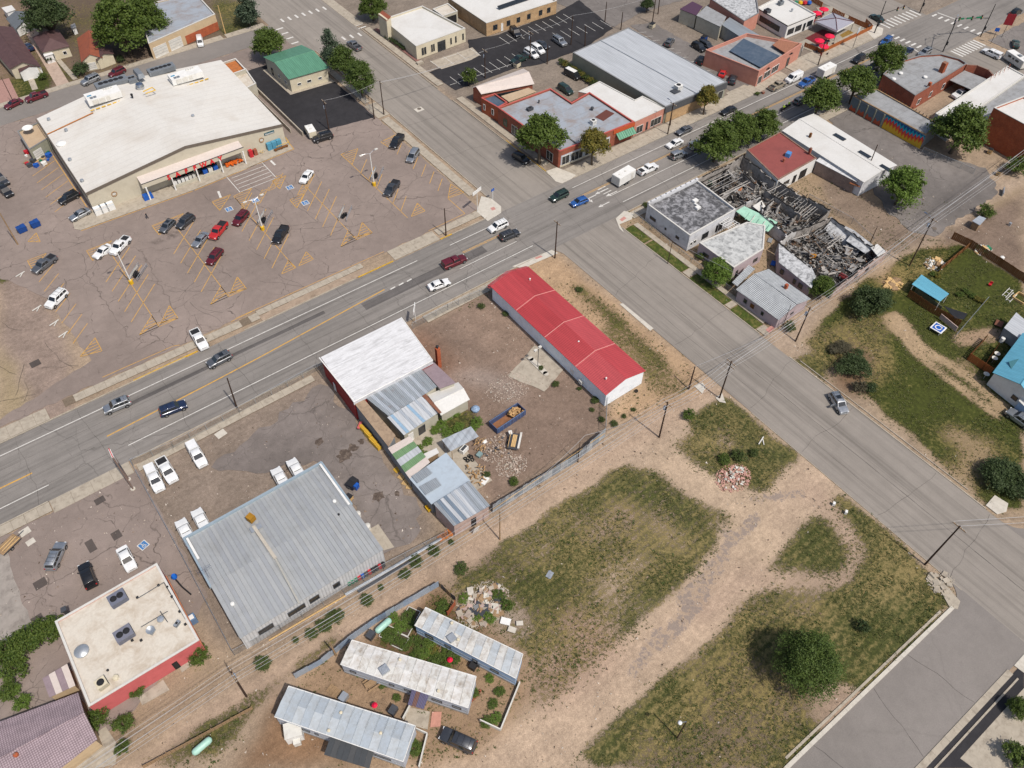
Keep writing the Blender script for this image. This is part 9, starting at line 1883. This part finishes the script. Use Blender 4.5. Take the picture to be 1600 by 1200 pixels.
BD('trestle',MB().box((c.x-.8,c.y,.4),(.1,1.5,.1)).box((c.x+.8,c.y,.4),(.1,1.5,.1)).box((c.x-.8,c.y,.2),(.1,.1,.8)).box((c.x+.8,c.y,.2),(.1,.1,.8)),M['wood'],t);t.rotation_euler=(0,0,.0)
for px,l in(((518,1077),'pallet with scrap by the nearest trailer home'),((527,1084),'second pallet on the garden ground'),((720,1032),'pallet used as a step by the upper trailer home'),((724,1042),'lower pallet step by the upper trailer home')):pallet(px,.4,l,M['wood'],0,1,'pallets in the trailer gardens')
for px,m_,l in(((538,1092),'steel','pale blue box beside the pallets'),((615,1112),'dgrey','dark grill box between the trailer homes'),((580,995),'dgrey','dark bin under the metal fence'),((740,1042),'black','black bin on the steps of the upper trailer'),((748,1036),'dgrey','dark grey bin beside the black bin')):
    c=P(*px);SG('box',MB().box((c.x,c.y,.5),(1.2,.9,1.0),.4).box((c.x,c.y,1.02),(1.25,.95,.05),.4),M[m_],l,'box')
for px,l in(((585,1101),'small crimson garden umbrella between the trailer homes'),((703,1030),'small pinkish red garden umbrella by the upper trailer')):
    c=P(*px,1.2);SG('garden_umbrella',MB().lathe((c.x,c.y,1.1),[(.42,-.12),(.4,-.1),(.05,.2)],10).tube((c.x,c.y,0),(c.x,c.y,1.3),.03),UM,l,'umbrella')
t=TH('front_deck','small concrete porch yard beside the purple porch roof','porch',tuple(P(655,1118)[:2])+(0,));c=t.location;BD('deck_slab',MB().slab(ccw(PL([(637,1104),(672,1112),(668,1140),(632,1130)],.08)),.1),M['conc'],t);BD('deck_ramp',MB().slab(ccw(PL([(675,1112),(690,1112),(688,1135),(672,1136)],.1)),.1),plain('salmon_ramp',S(206,150,132),.8),t)
for i in range(14):a=i/13*PI*1.1;c=P(742+8*math.cos(a)-i*.8,1080+i*2.4);SG('edging_brick',MB().box((c.x,c.y,.1),(.4,.25,.2),a),B['brickred'],'brick of the curved garden edging at the middle trailer end','brick','garden edging bricks')
c=P(1464,516);t=TH('painted_table','low white table painted with a blue emblem on the meadow','table',(c.x,c.y,0));BD('tabletop',MB().box((c.x,c.y,.7),(2.4,2.4,.12),.1),M['white'],t);BD('blue_print',MB().box((c.x,c.y,.768),(1.9,1.9,.012),.1),M['blue'],t);BD('white_print',MB().lathe((c.x,c.y,.78),[(.7,0),(.7,.01),(.5,.01),(.5,0)],18,cap=False).box((c.x+.3,c.y-.5,.785),(.9,.2,.01),.4),M['white'],t)
for x in(-1,1):
    for y in(-1,1):BD('leg',MB().box((c.x+x,c.y+y,.33),(.1,.1,.66)),M['white'],t)
c=P(1546,446);SG('red_stool',MB().box((c.x,c.y,.4),(.7,.6,.1),.3).box((c.x+.25,c.y,.7),(.08,.6,.5),.3).box((c.x,c.y,.2),(.5,.5,.35),.3),M['red'],'small red garden chair on the green yard','chair')
for px,l in(((1574,458),'white ladder like frame on the grass, larger'),((1580,465),'second pale frame beside the ladder like frame')):
    c=P(*px);mb=MB();
    for y in(-.4,.4):mb.box((c.x,c.y+y,.1),(3.4,.12,.1),.1)
    for x in(-1.3,0,1.3):mb.box((c.x+x,c.y,.12),(.1,.8,.08),.1)
    SG('ladder_frame',mb,M['offwhite'],l,'frame')
c=P(1594,467);mb=MB();
for k in range(4):mb.box((c.x+math.cos(k*PI/2)*1.2,c.y+math.sin(k*PI/2)*1.2,.25),(2.4 if k%2 else.15,.15 if k%2 else 2.4,.5))
SG('sand_box',mb,M['newwood'],'square timber sand box at the right edge','sand box')
for px,l in(((1571,518),'upper grey appliance beside the shed'),((1577,524),'lower grey appliance beside the shed')):c=P(*px,.6);SG('appliance',MB().box((c.x,c.y,.55),(1.2,1.0,1.0),.3).box((c.x,c.y,1.08),(.9,.7,.06),.3),M['steel'],l,'appliance')
c=P(1560,507);SG('rusty_plate',MB().box((c.x,c.y,.3),(1.8,1.4,.1),.3),plain('rust_brown_plate',S(128,84,66),.8),'rusty brown plate on the ground beside the grey shed','plate');c=P(1564,534);SG('white_cylinder',MB().lathe((c.x,c.y,0),[(.4,0),(.4,1.1),(.1,1.2)],12),M['white'],'short white tank near the blue roof','tank');c=P(1564,240+60);
c=P(1566,302);SG('pale_board',MB().box((c.x,c.y,.5),(2.6,.2,.9),.5),M['steel'],'pale leaning board at the bend of the right alley','board');c=P(1577,352);SG('pale_barrel',MB().box((c.x,c.y,.3),(.5,.5,.8)),M['steel'],'pale blue can in the bare yard','can');c=P(1564,434-28);SG('white_canister',MB().lathe((c.x,c.y,0),[(.4,0),(.45,.8),(.2,.9)],10),M['white'],'white canister behind the long brown fence','canister')
tree('bush',(1542,330),2.2,'green bush at the fence bend of the right alley',group='yard trees')
for px,l in(((1302,789),'small white junction box on the mown verge'),((1321,802),'second white junction box on the mown verge')):c=P(*px);SG('junction_box',MB().box((c.x,c.y,.3),(.5,.35,.6),.5).box((c.x,c.y,.62),(.55,.4,.05),.5),M['white'],l,'junction box')
for px,l in(((859,898),'small barred drain grate in the grass'),):c=P(*px);SG('drain_grate',MB().box((c.x,c.y,.03),(1.2,.9,.06),.4).box((c.x,c.y,.08),(1.1,.1,.06),.4).box((c.x+.1,c.y+.25,.08),(1.1,.1,.06),.4).box((c.x-.1,c.y-.25,.08),(1.1,.1,.06),.4),M['steel'],l,'grate')
for px,l in(((1189,689),'white plank lying in the weedy triangle'),((32,429),'white wooden barrier blown over at the left edge, upper'),((58,482),'white wooden barrier beside the white suv'),((85,505),'white wooden barrier in the weeds'),((99,523),'white wooden barrier, lowest')):c=P(*px);SG('barrier_board',MB().box((c.x,c.y,.15),(2.0,.18,.12),.3).box((c.x+.2,c.y-.3,.12),(1.6,.14,.1),.9),M['offwhite'],l,'barrier')
c=P(268,895,1.6);SG('blue_fabric',MB().lathe((c.x,c.y,.4),[(.4,-.4),(.5,0),(.3,.4)],9),plain('bright_blue_fabric',S(30,110,215),.6),'bright blue bundle of fabric beside the ivory roof','fabric',None,40);SG('black_hose',MB().path([(c.x,c.y-.5,.1),(c.x+.3,c.y-2.2,.1),(c.x+.9,c.y-4.2,.1)],.13),M['black'],'thick black hose trailing from the blue bundle','hose')
for px in((30,22),(0,30)):pass
c=P(1357+4,37+2)
for i,px in enumerate(((519,327-196),(0,0))):pass
ordinals()
